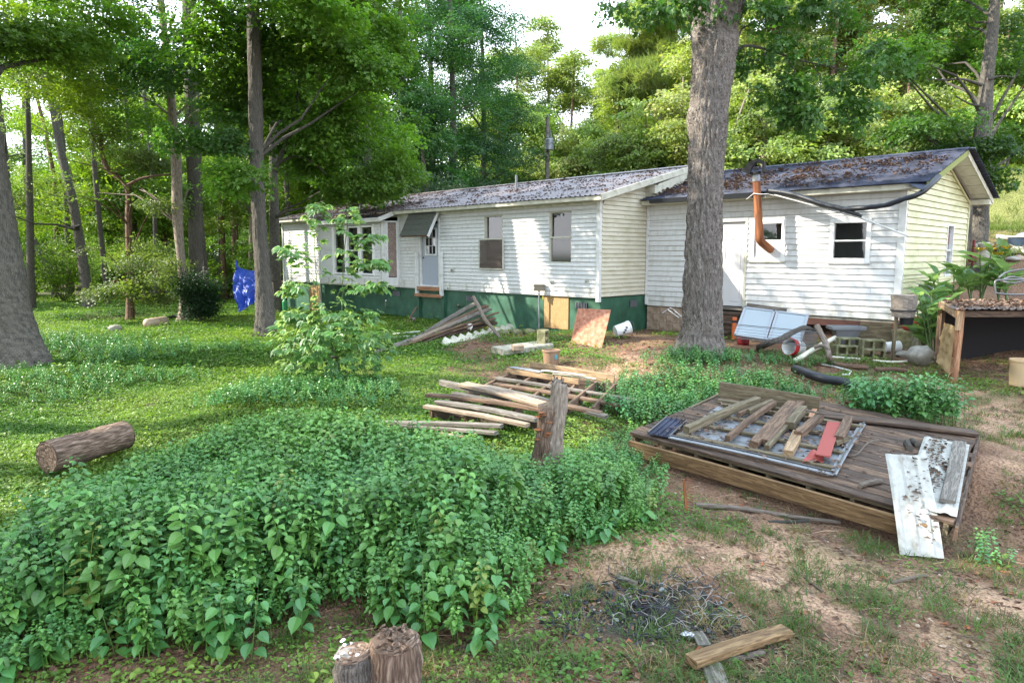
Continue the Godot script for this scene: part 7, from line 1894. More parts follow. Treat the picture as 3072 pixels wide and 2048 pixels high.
	for q in [[Vector3(8.129, 2.361, -11.61), Vector3(8.119, 2.547, -11.633), Vector3(8.208, 2.589, -11.639), Vector3(8.601, 2.595, -11.639)], [Vector3(8.059, 2.376, -11.511), Vector3(8.293, 2.353, -11.508), Vector3(8.566, 2.353, -11.508)], [Vector3(8.289, 2.572, -11.737), Vector3(8.602, 2.631, -11.946), Vector3(8.844, 2.595, -11.942)], [Vector3(8.318, 2.562, -11.736), Vector3(8.424, 2.537, -11.632), Vector3(8.621, 2.576, -11.637)], [Vector3(8.319, 2.618, -11.844), Vector3(8.613, 2.713, -12.057), Vector3(8.938, 2.763, -12.063)]]:
		part(lf, "tube", tube(smooth_path(path_of(q, 0.017), 4), 8), M.steel, lo)
	bucket("bucket", "beige plastic bucket standing before the shed at the right edge", "bucket", Transform3D(Basis(), Vector3(7.662, 1.054, -10.238)), 0.16, 0.4, M.beige_plastic, M.beige_plastic, 0.9)
	var can := thing("drink_can", "crushed drink can at the foot of the shed post", "can", Transform3D(Basis(Vector3.UP, 0.5) * Basis(Vector3.BACK, 1.45), Vector3(7.19, 1.037, -10.879)))
	part(can, "body", lathe([[0.0, 0.0], [0.026, 0.0], [0.033, 0.01], [0.033, 0.105], [0.026, 0.12], [0.0, 0.12]], 16), M.dark_red)
	part(can, "end", lathe([[0.0, 0.121], [0.027, 0.121], [0.027, 0.124], [0.0, 0.123]], 16), M.alu)

# ---------------------------------------------------------------- the old deck
func deck_things():
	var l := 3.494
	var w := 2.745
	var o := thing("wooden_deck", "old weathered deck section lying on the ground, front right", "deck", DECK)
	var n := 18
	var bw := w / n
	var far_r: Vector3 = Vector3(0.322, 0, 2.745)
	var far_l: Vector3 = Vector3(3.311, 0, 1.919)
	for i in n:
		var z := (i + 0.5) * bw
		var r0 := far_r.x * z / far_r.z
		var ll := lerpf(l, far_l.x, z / far_l.z) - r0
		if i == n - 3 or i == 7:
			part(o, "deck_board", plank(ll * 0.64, 0.03, bw - 0.012, 100 + i, 0.004, 0.004, 2), M.wood_dark, at(r0 + ll * 0.32, -0.016, z))
			part(o, "deck_board", plank(ll * 0.34, 0.03, bw - 0.014, 130 + i, 0.004, 0.004, 2), M.wood_brown, at(r0 + ll * 0.825, -0.012, z))
			continue
		part(o, "deck_board", plank(ll + R(-0.03, 0.03), 0.03, bw - R(0.008, 0.016), 100 + i, 0.004, 0.006, 3), [M.wood_dark, M.wood_brown, M.wood_dark][i % 3], at(r0 + ll / 2.0 + R(-0.02, 0.02), -0.016 + R(-0.003, 0.003), z))
	for i in 8:
		part(o, "joist", plank(w - 0.2, 0.13, 0.04, 150 + i), M.wood_olive, at(0.45 + i * (l - 0.5) / 7.0, -0.099, w / 2.0 - 0.05, Vector3(0, 90, 0)))
	part(o, "joist", plank(0.7, 0.13, 0.04, 158), M.wood_olive, at(0.06, -0.099, 0.36, Vector3(0, 90, 0)))
	part(o, "rim_board", plank(l, 0.03, 0.03, 160), M.wood_olive, at(l / 2.0, -0.05, 0.05))
	part(o, "end_board", plank(far_r.length(), 0.14, 0.035, 161), M.wood_dark, span(Vector3(-0.02, -0.105, 0.02), far_r + Vector3(-0.02, -0.105, 0)))
	part(o, "skirt_board", plank(l * 0.93, 0.19, 0.04, 162, 0.004, 0.01, 3), M.wood_honey, at(l / 2.0 + 0.07, -0.17, -0.045, Vector3(-5, 0, -0.5)), "tan front skirt board fallen away from the deck edge")
	# boards on edge at the back
	timber("plank", "tan plank standing on edge along the back of the deck", "plank", DECK * (Vector3(3.344, 0, 2.059) + Vector3(0, 0.1, 0)), DECK * (Vector3(2.012, 0, 2.245) + Vector3(0, 0.1, 0)), 0.22, 0.04, M.wood_olive)
	timber("plank", "low batten before the plank on edge at the back of the deck", "batten", DECK * (Vector3(3.2, 0, 1.764) + Vector3(0, 0.03, 0)), DECK * (Vector3(1.95, 0, 2.045) + Vector3(0, 0.03, 0)), 0.05, 0.09, M.wood_olive)
	timber("plank", "wide grey plank along the rear right edge of the deck", "plank", DECK * (Vector3(1.95, 0, 2.045) + Vector3(0, 0.025, 0.02)), DECK * (Vector3(0.308, 0, 2.618) + Vector3(0, 0.025, 0.02)), 0.04, 0.24, M.wood_dark)
	# flat metal lined panel under the posts
	var pa: Vector3 = Vector3(2.954, 0, 0.057)
	var pb: Vector3 = Vector3(1.136, 0, 0.262)
	var pc: Vector3 = Vector3(1.412, 0, 2.044)
	var pd: Vector3 = Vector3(3.031, 0, 1.71)
	var panel := thing("tin_panel", "flat tin covered panel with battens lying on the deck under the posts", "panel", DECK)
	var c1 := (pa + pb + pc + pd) / 4.0
	part(panel, "tin_sheet", plank((pb - pa).length() - 0.05, 0.006, 1.25, 3, 0.001), M.zinc, Transform3D(span(pa, pb).basis, Vector3(c1.x, 0.028, c1.z)))
	for q in [[pa, pb, 0.05], [pb, pc, 0.07]]:
		part(panel, "metal_edge", plank((q[1] - q[0]).length(), 0.014, q[2], 4, 0.002, 0.012, 6), M.alu, span(q[0] + Vector3(0, 0.042, 0), q[1] + Vector3(0, 0.042, 0)))
		part(panel, "metal_edge", plank((q[1] - q[0]).length(), 0.02, 0.02, 4, 0.002, 0.012, 6), M.steel, span(q[0] + Vector3(0, 0.05, 0.05), q[1] + Vector3(0, 0.05, 0.05)))
	for f in [0.08, 0.36, 0.64, 0.92]:
		part(panel, "batten", plank((pb - pa).length() - 0.1, 0.035, 0.07, int(f * 100.0), 0.004, 0.008, 3), M.wood_olive, span(pa.lerp(pd, f) + Vector3(0, 0.048, 0), pb.lerp(pc, f) + Vector3(0, 0.048, 0)))
	var items := [
		["long squared post with yellow mark, leftmost on the deck", Vector3(2.846, 0, 0.251), Vector3(2.706, 0, 1.925), 0.09, 0.09, "wood_olive", 0.11],
		["short two by four next to the long post's far end", Vector3(2.634, 0, 1.2), Vector3(2.561, 0, 1.926), 0.06, 0.05, "wood_brown", 0.1],
		["short two by four crossing the other near the plank on edge", Vector3(2.572, 0, 1.341), Vector3(2.519, 0, 1.954), 0.07, 0.05, "wood_olive", 0.115],
		["dark squared post second from the left on the deck", Vector3(2.345, 0, 0.326), Vector3(2.484, 0, 1.927), 0.075, 0.06, "wood_brown", 0.105],
		["grey brown post in the middle of the deck lumber", Vector3(2.049, 0, 0.357), Vector3(2.312, 0, 2.077), 0.08, 0.1, "wood_brown", 0.105],
		["dark flat post touching the middle one on its right", Vector3(1.995, 0, 0.522), Vector3(2.22, 0, 2.195), 0.07, 0.1, "wood_brown", 0.1],
		["slim batten right of the pair of middle posts", Vector3(1.901, 0, 0.373), Vector3(2.032, 0, 1.28), 0.06, 0.06, "wood_olive", 0.1],
		["stubby square block above the slim batten", Vector3(1.974, 0, 1.174), Vector3(2.086, 0, 1.908), 0.09, 0.1, "wood_olive", 0.12],
		["squared post lying near the red board's left side", Vector3(1.764, 0, 0.889), Vector3(1.796, 0, 1.683), 0.09, 0.09, "wood_brown", 0.14],
		["tan block end pointing at the front edge of the deck", Vector3(1.654, 0, 0.357), Vector3(1.819, 0, 1.037), 0.08, 0.11, "wood_tan", 0.1],
		["grey block right of the red board", Vector3(1.381, 0, 1.121), Vector3(1.547, 0, 1.926), 0.08, 0.1, "wood_brown", 0.11],
		["thin grey batten just below the grey block", Vector3(1.396, 0, 1.038), Vector3(1.347, 0, 1.258), 0.05, 0.06, "wood_olive", 0.08],
		["small orange board scrap at the back of the deck lumber", Vector3(1.919, 0, 1.683), Vector3(1.996, 0, 2.05), 0.02, 0.06, "wood_orange", 0.1],
	]
	for q in items:
		timber("post" if q[3] > 0.07 else "batten", q[0], "timber", DECK * (q[1] + Vector3(0, q[6], 0)), DECK * (q[2] + Vector3(0, q[6], 0)), q[3], q[4], M[q[5]], R(-4, 4), "lumber lying on the deck")
	timber("red_board", "red painted board with a bare streak lying on the deck lumber", "board", DECK * (Vector3(1.333, 0, 0.492) + Vector3(0, 0.12, 0)), DECK * (Vector3(1.624, 0, 1.655) + Vector3(0, 0.12, 0)), 0.015, 0.15, M.red_paint)
	wavy_sheet("curled red scrap beside the red board on the deck", "red_scrap", "scrap", [DECK * (Vector3(1.488, 0, 0.304) + Vector3(0, 0.06, 0)), DECK * (Vector3(1.299, 0, 0.423) + Vector3(0, 0.06, 0)), DECK * (Vector3(1.401, 0, 0.731) + Vector3(0, 0.1, 0)), DECK * (Vector3(1.493, 0, 0.551) + Vector3(0, 0.1, 0))], M.red_paint, 0.05, 3.0)
	var dm := thing("ribbed_strip", "narrow dark ribbed metal panel at the left end of the deck", "panel", DECK)
	var m0: Vector3 = Vector3(3.086, 0, 0.039)
	var m1: Vector3 = Vector3(3.219, 0, 0.686)
	part(dm, "sheet", plank((m1 - m0).length(), 0.01, 0.28, 2, 0.002), M.roof_dark, span(m0 + Vector3(0, 0.04, 0), m1 + Vector3(0, 0.04, 0)))
	for k in 5: part(dm, "rib", box((m1 - m0).length(), 0.018, 0.018, 0.004), M.steel if k in [0, 4] else M.roof_dark, span(m0 + Vector3(0, 0.05, 0), m1 + Vector3(0, 0.05, 0)) * at(0, 0.006, (k - 2) * 0.066))
	# white tin sheets at the right end
	var ta: Vector3 = Vector3(0.511, 0, 2.104)
	var tb: Vector3 = Vector3(0.218, 0, 0.034)
	var td := (tb - ta).normalized()
	var tw := 0.45
	var t1 := thing("white_tin_sheet", "white ribbed tin sheet lying flat at the right end of the deck", "tin sheet", DECK * Transform3D(Basis(td.cross(Vector3.UP).normalized() * -1.0, td * -1.0, Vector3.UP), tb + Vector3(0, 0.035, 0)))
	part(t1, "sheet", ribbed(tw, (tb - ta).length(), 0.16, 0.014, 0, 0.008), M.white_tin, at(-tw / 2.0, 0, 0))
	var h0: Vector3 = DECK * (Vector3(0.524, 0, 0.344) + Vector3(0, 0.4, 0))
	var h1: Vector3 = Vector3(3.68, 0.32, -5.908)
	var hd := (h0 - h1).normalized()
	var hx := hd.cross(Vector3.UP).normalized()
	var t2 := thing("white_tin_sheet", "white ribbed tin sheet slanting off the deck's front edge to the ground", "tin sheet", Transform3D(Basis(hx, hd, hx.cross(hd)), h1))
	part(t2, "sheet", ribbed(0.36, (h0 - h1).length(), 0.12, 0.012, 0, 0.025), M.white_tin, at(-0.18, 0, 0))
	timber("plank", "grey plank lying lengthwise on the flat white tin sheet", "plank", DECK * (Vector3(0.377, 0, 2.044) + Vector3(0, 0.07, 0)), DECK * (Vector3(0.114, 0, 0.267) + Vector3(0, 0.07, 0)), 0.03, 0.13, M.wood_grey)
	for q in [[DECK * Transform3D(Basis(), Vector3(0, 0.06, 0)), ta, tb, 240, t1], [Transform3D(Basis(), Vector3(0, 0.05, 0)), h0, h1, 90, t2]]:
		var places: Array = []
		var tints: Array = []
		for k in q[3]:
			var f := R(0.05, 0.95)
			var p: Vector3 = q[1].lerp(q[2], f) + Vector3(R(-0.05, 0.13) + 0.05 * sin(f * 9.0), 0.0, R(-0.1, 0.1))
			places.append(q[4].transform.affine_inverse() * q[0] * Transform3D((Basis(Vector3.UP, R(0, TAU)) * Basis(Vector3.RIGHT, R(-0.5, 0.5))).scaled(Vector3.ONE * R(0.25, 0.65)), p))
			var t := R(0.4, 1.2)
			tints.append(Color(0.12 * t, 0.08 * t, 0.055 * t))
		many(q[4], "leaf_litter", dead_leaf(), M.dead, places, tints).set_meta("kind", "stuff")
	stick("twig", "bent bare twig curving over the bare part of the deck", "twig", [DECK * (Vector3(1.208, 0, 0.922) + Vector3(0, 0.02, 0)), DECK * (Vector3(1.141, 0, 1.027) + Vector3(0, 0.03, 0)), DECK * (Vector3(1.144, 0, 1.331) + Vector3(0, 0.06, 0)), DECK * (Vector3(1.106, 0, 1.578) + Vector3(0, 0.04, 0)), DECK * (Vector3(1.01, 0, 1.699) + Vector3(0, 0.02, 0))], 0.011, M.bark_pale, 0.006)
	stick("stick", "short knobby stick near the front edge of the deck", "stick", [DECK * (Vector3(0.855, 0, 0.181) + Vector3(0, 0.03, 0)), DECK * (Vector3(0.813, 0, 0.299) + Vector3(0, 0.03, 0)), DECK * (Vector3(0.733, 0, 0.441) + Vector3(0, 0.03, 0))], 0.028, M.bark_pale)
	stick("stick", "stubby wood lump on the deck by the white sheet, nearer one", "stick", [DECK * (Vector3(0.828, 0, 1.716) + Vector3(0, 0.04, 0)), DECK * (Vector3(0.751, 0, 1.54) + Vector3(0, 0.04, 0))], 0.04, M.bark_grey)
	stick("stick", "stubby wood lump on the deck by the white sheet, farther one", "stick", [DECK * (Vector3(0.809, 0, 1.84) + Vector3(0, 0.04, 0)), DECK * (Vector3(0.722, 0, 1.739) + Vector3(0, 0.04, 0))], 0.035, M.bark_grey)
	stick("twig", "thin branch lying over the tops of the deck lumber", "twig", [DECK * (Vector3(1.962, 0, 1.645) + Vector3(0, 0.2, 0)), DECK * (Vector3(1.823, 0, 1.642) + Vector3(0, 0.2, 0)), DECK * (Vector3(1.674, 0, 1.692) + Vector3(0, 0.2, 0)), DECK * (Vector3(1.569, 0, 1.866) + Vector3(0, 0.18, 0))], 0.014, M.bark_pale, 0.008)
	var dl: Array = []
	var dt: Array = []
	for k in 900:
		var p := Vector3(R(0.3, l - 0.1), 0.012, R(0.1, w - 0.2))
		if p.x < far_r.x * p.z / far_r.z + 0.1: continue
		var dense := p.x > 1.15 and p.x < 3.1 and p.z > 0.15 and p.z < 1.7
		if not dense and R(0, 1) > 0.14: continue
		dl.append(Transform3D((Basis(Vector3.UP, R(0, TAU)) * Basis(Vector3.RIGHT, R(-0.5, 0.5))).scaled(Vector3.ONE * R(0.3, 0.8)), p + Vector3(0, R(0.03, 0.06) if dense else 0.0, 0)))
		var t := R(0.4, 1.4)
		dt.append(Color(0.15 * t, 0.095 * t, 0.065 * t))
	many(o, "leaf_litter", dead_leaf(), M.dead, dl, dt).set_meta("kind", "stuff")
	# --- on the bare ground in front
	stick("stick", "long straight grey stick on the ground before the deck", "stick", [Vector3(1.868, 0.481, -6.765), Vector3(2.344, 0.436, -6.785), Vector3(2.798, 0.396, -6.677), Vector3(3.28, 0.355, -6.62)], 0.028, M.bark_pale, 0.02)
	stick("stick", "short dark stick lying just behind the long grey one's end", "stick", [Vector3(2.52, 0.406, -6.491), Vector3(2.749, 0.387, -6.554), Vector3(2.969, 0.371, -6.624)], 0.022, M.bark_grey, 0.016)
	var rk := thing("rake_head", "rusty rake head stuck upright in the ground left of the long stick", "rake", Vector3(1.71, 0.48, -6.575))
	part(rk, "bar", box(0.02, 0.36, 0.03), M.rust, at(0, 0.16, 0, Vector3(0, 0, 6)))
	for k in 12: part(rk, "tine", box(0.07, 0.007, 0.01, 0.002), M.rust, at(0.045, 0.02 + k * 0.028, 0.0, Vector3(0, 0, -12)))
	timber("plank", "brown two by four lying across the burnt heap", "plank", Vector3(1.116, 0.483, -4.035), Vector3(1.893, 0.431, -4.48), 0.055, 0.11, M.wood_honey)
	timber("plank", "short grey board end at the bottom edge by the burnt heap", "board", Vector3(1.259, 0.431, -4.091), Vector3(1.247, 0.423, -3.867), 0.03, 0.13, M.wood_grey)
	timber("plank", "old board half buried above the burnt heap", "board", Vector3(1.363, 0.418, -4.998), Vector3(1.336, 0.41, -4.748), 0.03, 0.11, M.wood_brown)
	timber("plank", "pale splintered slat lying through the middle of the burnt heap", "slat", Vector3(1.266, 0.429, -4.463), Vector3(1.286, 0.426, -4.301), 0.02, 0.09, M.wood_grey)
	stick("stick", "pale stick beneath the brown two by four", "stick", [Vector3(1.29, 0.421, -4.138), Vector3(1.451, 0.412, -4.183), Vector3(1.661, 0.398, -4.272)], 0.016, M.bark_pale, 0.022)
	stick("stick", "charred forked stick at the left of the burnt heap", "stick", [Vector3(0.776, 0.421, -4.043), Vector3(0.842, 0.425, -4.11), Vector3(0.932, 0.428, -4.177)], 0.016, M.bark_red)
	stick("stick", "short thick piece of branch above the burnt heap", "stick", [Vector3(0.833, 0.472, -5.205), Vector3(0.893, 0.465, -5.154), Vector3(0.97, 0.457, -5.099)], 0.03, M.bark_pale)
	stick("stick", "thin dark twig on the sandy ground right of the burnt heap", "twig", [Vector3(2.345, 0.409, -5.496), Vector3(2.39, 0.4, -5.3), Vector3(2.431, 0.393, -5.115)], 0.009, M.twig)
	stick("stick", "thin dark twig under the hanging tin sheet", "twig", [Vector3(3.069, 0.372, -5.3), Vector3(3.272, 0.359, -5.403), Vector3(3.471, 0.342, -5.491)], 0.016, M.twig)
	wavy_sheet("crumpled piece of silver foil in the burnt heap", "foil_scrap", "foil", [Vector3(1.15, 0.441, -4.42), Vector3(1.221, 0.429, -4.377), Vector3(1.229, 0.469, -4.372), Vector3(1.179, 0.471, -4.422)], M.foil, 0.05, 12.0)
	wires()

func wires():
	for kind in 3:
		var st := SurfaceTool.new()
		st.begin(Mesh.PRIMITIVE_TRIANGLES)
		for k in [46, 26, 40][kind]:
			var c := Vector2(1.0 + R(-0.75, 0.75), -4.75 + R(-0.42, 0.42))
			if kind < 2: c = Vector2(1.2 + R(-0.4, 0.45), -4.85 + R(-0.32, 0.3))
			var a := R(0, TAU)
			var pts: Array = []
			for q in 5:
				pts.append([on_ground(c.x, c.y, 0.02 + R(0, 0.05)), [0.002, 0.0035, 0.0035][kind]])
				a += R(-0.9, 0.9)
				c += Vector2(cos(a), sin(a)) * [0.055, 0.075, 0.045][kind]
			tube(smooth_path(pts, 2), 5, 0.0, false, st)
		one(["wire_tangle", "wire_tangle", "twigs"][kind], ["tangle of pale burnt wires in the ash", "tangle of black cable in the ash", "small charred sticks in the ash"][kind], "", done(st), [M.wire_white, M.black_plastic, M.char][kind], Transform3D(), "", "stuff")
	var places: Array = []
	var tints: Array = []
	var lump := plank(0.05, 0.03, 0.04, 3, 0.008)
	for k in 500:
		var p := Vector2(R(-1, 1), R(-1, 1))
		if p.length() > 1.0: continue
		places.append(Transform3D(Basis.from_euler(Vector3(R(0, 6), R(0, 6), R(0, 6))).scaled(Vector3.ONE * R(0.2, 1.0)), on_ground(0.95 + p.x * 0.75, -4.75 + p.y * 0.42, 0.005)))
		tints.append(Color(1, 1, 1) * R(0.012, 0.06) if R(0, 1) > 0.08 else Color(0.3, 0.3, 0.3))
	one_many("charcoal", "bits of charcoal and ash of the burnt heap", lump, M.painted, places, tints)

func one_many(called: String, label: String, mesh: Mesh, m: Material, places: Array, tints: Array) -> void:
	tag(many(self, called, mesh, m, places, tints), label, "", "", "stuff")


# ---------------------------------------------------------------- low growth
var thicket := PackedVector2Array()

func weed_mesh(seed_: int, tall: float, leaves: int, size0 := 0.098, kind := 3) -> ArrayMesh:
	var r := RandomNumberGenerator.new()
	r.seed = seed_ * 13 + 1
	var st := SurfaceTool.new()
	st.begin(Mesh.PRIMITIVE_TRIANGLES)
	st.set_color(Color(0.9, 0.9, 0.6))
	var lean := Vector3(r.randf_range(-0.12, 0.12), 0, r.randf_range(-0.12, 0.12))
	tube([[Vector3(0, -0.05, 0), 0.006], [lean * 0.5 + Vector3(0, tall * 0.5, 0), 0.005], [lean + Vector3(0, tall * 0.95, 0), 0.003]], 4, 0.0, false, st)
	st.set_smooth_group(-1)
	var turn := r.randf() * TAU
	for k in leaves:
		var f := lerpf(0.42, 1.0, float(k / 2) / (leaves / 2 - 1))
		if k % 2 == 0: turn += PI / 2.0 + r.randf_range(-0.5, 0.5)
		var yaw := turn + (PI if k % 2 else 0.0) + r.randf_range(-0.25, 0.25)
		var size := size0 * (1.0 - 0.5 * pow(f, 3.0)) * r.randf_range(0.55, 1.25)
		var reach := 0.045 * (1.25 - f) + 0.02
		var b := Basis(Vector3.UP, yaw) * Basis(Vector3.BACK, r.randf_range(-0.5, 0.3)) * Basis(Vector3.RIGHT, r.randf_range(-0.5, 0.5))
		var p := lean * f + Vector3(0, tall * f, 0) + Basis(Vector3.UP, yaw) * Vector3(reach, 0, 0)
		var t := r.randf_range(0.8, 1.2)
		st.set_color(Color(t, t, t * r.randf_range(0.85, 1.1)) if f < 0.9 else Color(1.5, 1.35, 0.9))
		leaf_shape(st, Transform3D(b, p), size, kind)
	return done(st)

func tuft_mesh(seed_: int, leaves: int, r0: float, h: float, leaf: float) -> ArrayMesh:
	var r := RandomNumberGenerator.new()
	r.seed = seed_ * 17 + 3
	var st := new_st()
	for k in leaves:
		var a := r.randf() * TAU
		var d := sqrt(r.randf()) * r0
		var p := Vector3(cos(a) * d, r.randf_range(0.02, h) * (1.0 - 0.4 * d / r0), sin(a) * d)
		var b := Basis(Vector3.UP, r.randf() * TAU) * Basis(Vector3.BACK, r.randf_range(-0.5, 0.4)) * Basis(Vector3.RIGHT, r.randf_range(-0.4, 0.4))
		var t := r.randf_range(0.75, 1.25)
		st.set_color(Color(t * r.randf_range(0.9, 1.15), t, t))
		leaf_shape(st, Transform3D(b, p), leaf * r.randf_range(0.6, 1.25), 0 if r.randf() < 0.5 else 3)
	return done(st)

func grass_mesh(seed_: int, blades: int, h: float) -> ArrayMesh:
	var r := RandomNumberGenerator.new()
	r.seed = seed_ * 19 + 3
	var st := new_st()
	for k in blades:
		var a := r.randf() * TAU
		var p := Vector3(r.randf_range(-0.08, 0.08), 0, r.randf_range(-0.08, 0.08))
		var out := Vector3(cos(a), 0, sin(a))
		var side := out.cross(Vector3.UP) * r.randf_range(0.002, 0.0045)
		var hh := h * r.randf_range(0.5, 1.1)
		var mid := p + out * hh * 0.4 + Vector3(0, hh * 0.5, 0)
		var tip := p + out * hh * r.randf_range(0.7, 1.3) + Vector3(0, hh * r.randf_range(0.35, 0.9), 0)
		var t := r.randf_range(0.7, 1.3)
		st.set_color(Color(t, t, t))
		tri(st, p - side, mid - side * 0.8, mid + side * 0.8)
		tri(st, p - side, mid + side * 0.8, p + side)
		tri(st, mid - side * 0.8, tip, mid + side * 0.8)
	return done(st)

func under_house(x: float, z: float) -> bool:
	var p := HOUSE.affine_inverse() * Vector3(x, 0, z)
	return (p.x > -16.3 and p.x < 0.05 and p.z < 0.0 and p.z > -8.0) or (p.x > 0.0 and p.x < 6.1 and p.z < -1.9 and p.z > -7.0)

func on_deck(x: float, z: float) -> bool:
	var p := DECK.affine_inverse() * Vector3(x, DECK.origin.y, z)
	return p.x > -0.08 and p.x < 3.5 and p.z > -0.06 and p.z < 2.75

func vegetation():
	thicket = PackedVector2Array()
	for p in [Vector3(-3.428, 0.257, -3.977), Vector3(-3.021, 0.26, -4.307), Vector3(-2.16, 0.217, -4.468), Vector3(-1.858, 0.202, -4.678), Vector3(-1.609, 0.213, -4.931), Vector3(-1.303, 0.235, -5.082), Vector3(-0.731, 0.263, -4.64), Vector3(-0.218, 0.292, -4.407), Vector3(0.058, 0.346, -4.695), Vector3(0.273, 0.455, -5.436), Vector3(0.758, 0.522, -5.679), Vector3(1.292, 0.539, -6.201), Vector3(1.846, 0.475, -7.915), Vector3(2.004, 0.514, -9.106), Vector3(1.828, 0.591, -9.628), Vector3(0.59, 0.522, -8.245), Vector3(-0.144, 0.535, -8.036), Vector3(-1.032, 0.566, -8.444), Vector3(-1.598, 0.569, -8.806), Vector3(-2.491, 0.629, -9.773), Vector3(-3.37, 0.564, -9.797), Vector3(-4.23, 0.385, -9.577), Vector3(-4.726, 0.215, -8.73), Vector3(-4.673, 0.186, -7.535), Vector3(-4.733, 0.114, -6.613), Vector3(-4.784, 0.119, -5.668)]:
		thicket.append(Vector2(p.x, p.z))
	# tall broad-leaved weeds, left foreground
	var meshes: Array = []
	for k in 4: meshes.append(weed_mesh(k, 0.62, 20, 0.092))
	# tall ones for the near part: one in four a narrow leaved kind
	for k in 4: meshes.append(weed_mesh(20 + k, 0.86, 30, 0.1 if k < 3 else 0.11, 3 if k < 3 else 0))
	var lists := [[], [], [], [], [], [], [], []]
	var tints := [[], [], [], [], [], [], [], []]
	var edge: Array = []
	var box0 := Rect2(thicket[0], Vector2.ZERO)
	for p in thicket: box0 = box0.expand(p)
	var count := 0
	for k in 7400:
		var p := Vector2(R(box0.position.x, box0.end.x), R(box0.position.y, box0.end.y))
		if not Geometry2D.is_point_in_polygon(p, thicket): continue
		if on_deck(p.x, p.y): continue
		if Vector2(p.x - 0.33, p.y + 7.2).length() < 0.3: continue
		var lp := Vector2(-5.05, -8.3)
		if p.y > -9.3 and p.y < -8.0 and p.x > -5.9 and p.x < -4.75: continue
		var n := noise_a.get_noise_2d(p.x * 0.8 + 3.0, p.y * 0.8)
		var far := clampf((-p.y - 5.0) / 5.0, 0, 1)
		var near := far < 0.35
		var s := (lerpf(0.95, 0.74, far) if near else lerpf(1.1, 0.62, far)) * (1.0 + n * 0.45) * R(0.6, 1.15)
		if p.x > -0.2: s *= 0.72
		# lower towards the front edge
		var inner := true
		for q in 6:
			var a := TAU * q / 6.0
			if not Geometry2D.is_point_in_polygon(p + Vector2(cos(a), sin(a)) * 0.3, thicket): inner = false
			if q % 2 == 0 and not Geometry2D.is_point_in_polygon(p + Vector2(cos(a), sin(a)) * 0.65, thicket): s *= 0.82
		if not inner: s *= R(0.4, 0.85)
		var m := rng.randi() % 4 + (4 if near else 0)
		var b := Basis(Vector3.UP, R(0, TAU)) * Basis(Vector3.RIGHT, R(-0.3, 0.3))
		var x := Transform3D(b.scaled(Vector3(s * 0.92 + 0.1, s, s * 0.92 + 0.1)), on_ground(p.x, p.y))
		var t := R(0.75, 1.2)
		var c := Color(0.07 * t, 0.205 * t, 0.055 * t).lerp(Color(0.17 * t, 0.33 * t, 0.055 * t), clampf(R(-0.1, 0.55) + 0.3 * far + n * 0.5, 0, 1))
		if R(0, 1) < 0.015: c = Color(0.2 * t, 0.26 * t, 0.055 * t)
		if not inner and p.y > -6.2 and edge.size() < 34 and R(0, 1) < 0.3:
			edge.append([x, m])
			continue
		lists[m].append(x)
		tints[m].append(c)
		count += 1
	for m in 8:
		one_many("weed_thicket", "thicket of tall broad leaved green weeds in the left foreground", meshes[m], M.leaf_weed, lists[m], tints[m])
	edge_weeds(edge)
	# shorter weeds in patches
	lists = [[], [], [], []]
	tints = [[], [], [], []]
	for q in [[Vector3(2.955, 0.77, -10.65), 1.5, 0.9, 330, 0.5], [Vector3(2.181, 0.617, -9.949), 0.9, 0.6, 150, 0.5], [Vector3(3.801, 0.795, -10.383), 0.9, 0.7, 140, 0.4], [Vector3(5.175, 0.779, -8.88), 0.75, 0.5, 170, 0.85], [Vector3(5.146, 0.817, -9.724), 0.5, 0.35, 60, 0.6], [Vector3(3.195, 1.094, -12.243), 1.0, 0.5, 160, 0.4], [Vector3(4.171, 1.094, -12.481), 1.1, 0.35, 90, 0.28], [Vector3(5.118, 1.009, -12.553), 1.1, 0.35, 80, 0.3], [Vector3(4.121, 0.798, -10.223), 0.9, 0.35, 70, 0.3],
		[Vector3(-11.589, 0.583, -17.527), 2.2, 1.4, 240, 0.55], [Vector3(-8.867, 0.596, -16.055), 1.6, 1.0, 170, 0.55], [Vector3(-8.504, 0.47, -13.865), 2.4, 0.8, 160, 0.45], [Vector3(-2.955, 0.744, -11.01), 1.2, 0.9, 190, 0.4], [Vector3(-3.905, 0.711, -11.172), 1.3, 0.7, 170, 0.5], [Vector3(-9.151, 0.416, -12.611), 1.6, 1.0, 120, 0.4], [Vector3(-6.713, 0.756, -16.273), 1.0, 0.5, 60, 0.35], [Vector3(-2.475, 0.731, -10.68), 0.9, 0.7, 100, 0.35], [Vector3(1.95, 0.786, -11.216), 0.8, 0.6, 80, 0.35], [Vector3(4.096, 0.264, -5.945), 0.3, 0.5, 16, 0.4]]:
		for k in q[3]:
			var d := ball()
			var p := Vector2(q[0].x + d.x * q[1], q[0].z + d.z * q[2])
			if on_deck(p.x, p.y) or under_house(p.x, p.y): continue
			var m := rng.randi() % 4
			var s: float = q[4] * R(0.6, 1.25)
			lists[m].append(Transform3D(Basis(Vector3.UP, R(0, TAU)).scaled(Vector3(s * 0.8 + 0.15, s, s * 0.8 + 0.15)), on_ground(p.x, p.y)))
			var t := R(0.75, 1.25)
			tints[m].append(Color(0.06 * t, 0.2 * t, 0.065 * t).lerp(Color(0.13 * t, 0.26 * t, 0.055 * t), R(0, 0.8)))
	for m in 4: one_many("weed_patch", "patches of knee high weeds in the yard", meshes[m], M.leaf_weed, lists[m], tints[m])
	# creeping green cover
	var tufts: Array = [tuft_mesh(1, 48, 0.24, 0.06, 0.034), tuft_mesh(2, 48, 0.24, 0.04, 0.028), tuft_mesh(3, 20, 0.14, 0.14, 0.042)]
	lists = [[], [], []]
	tints = [[], [], []]
	var tries := 0
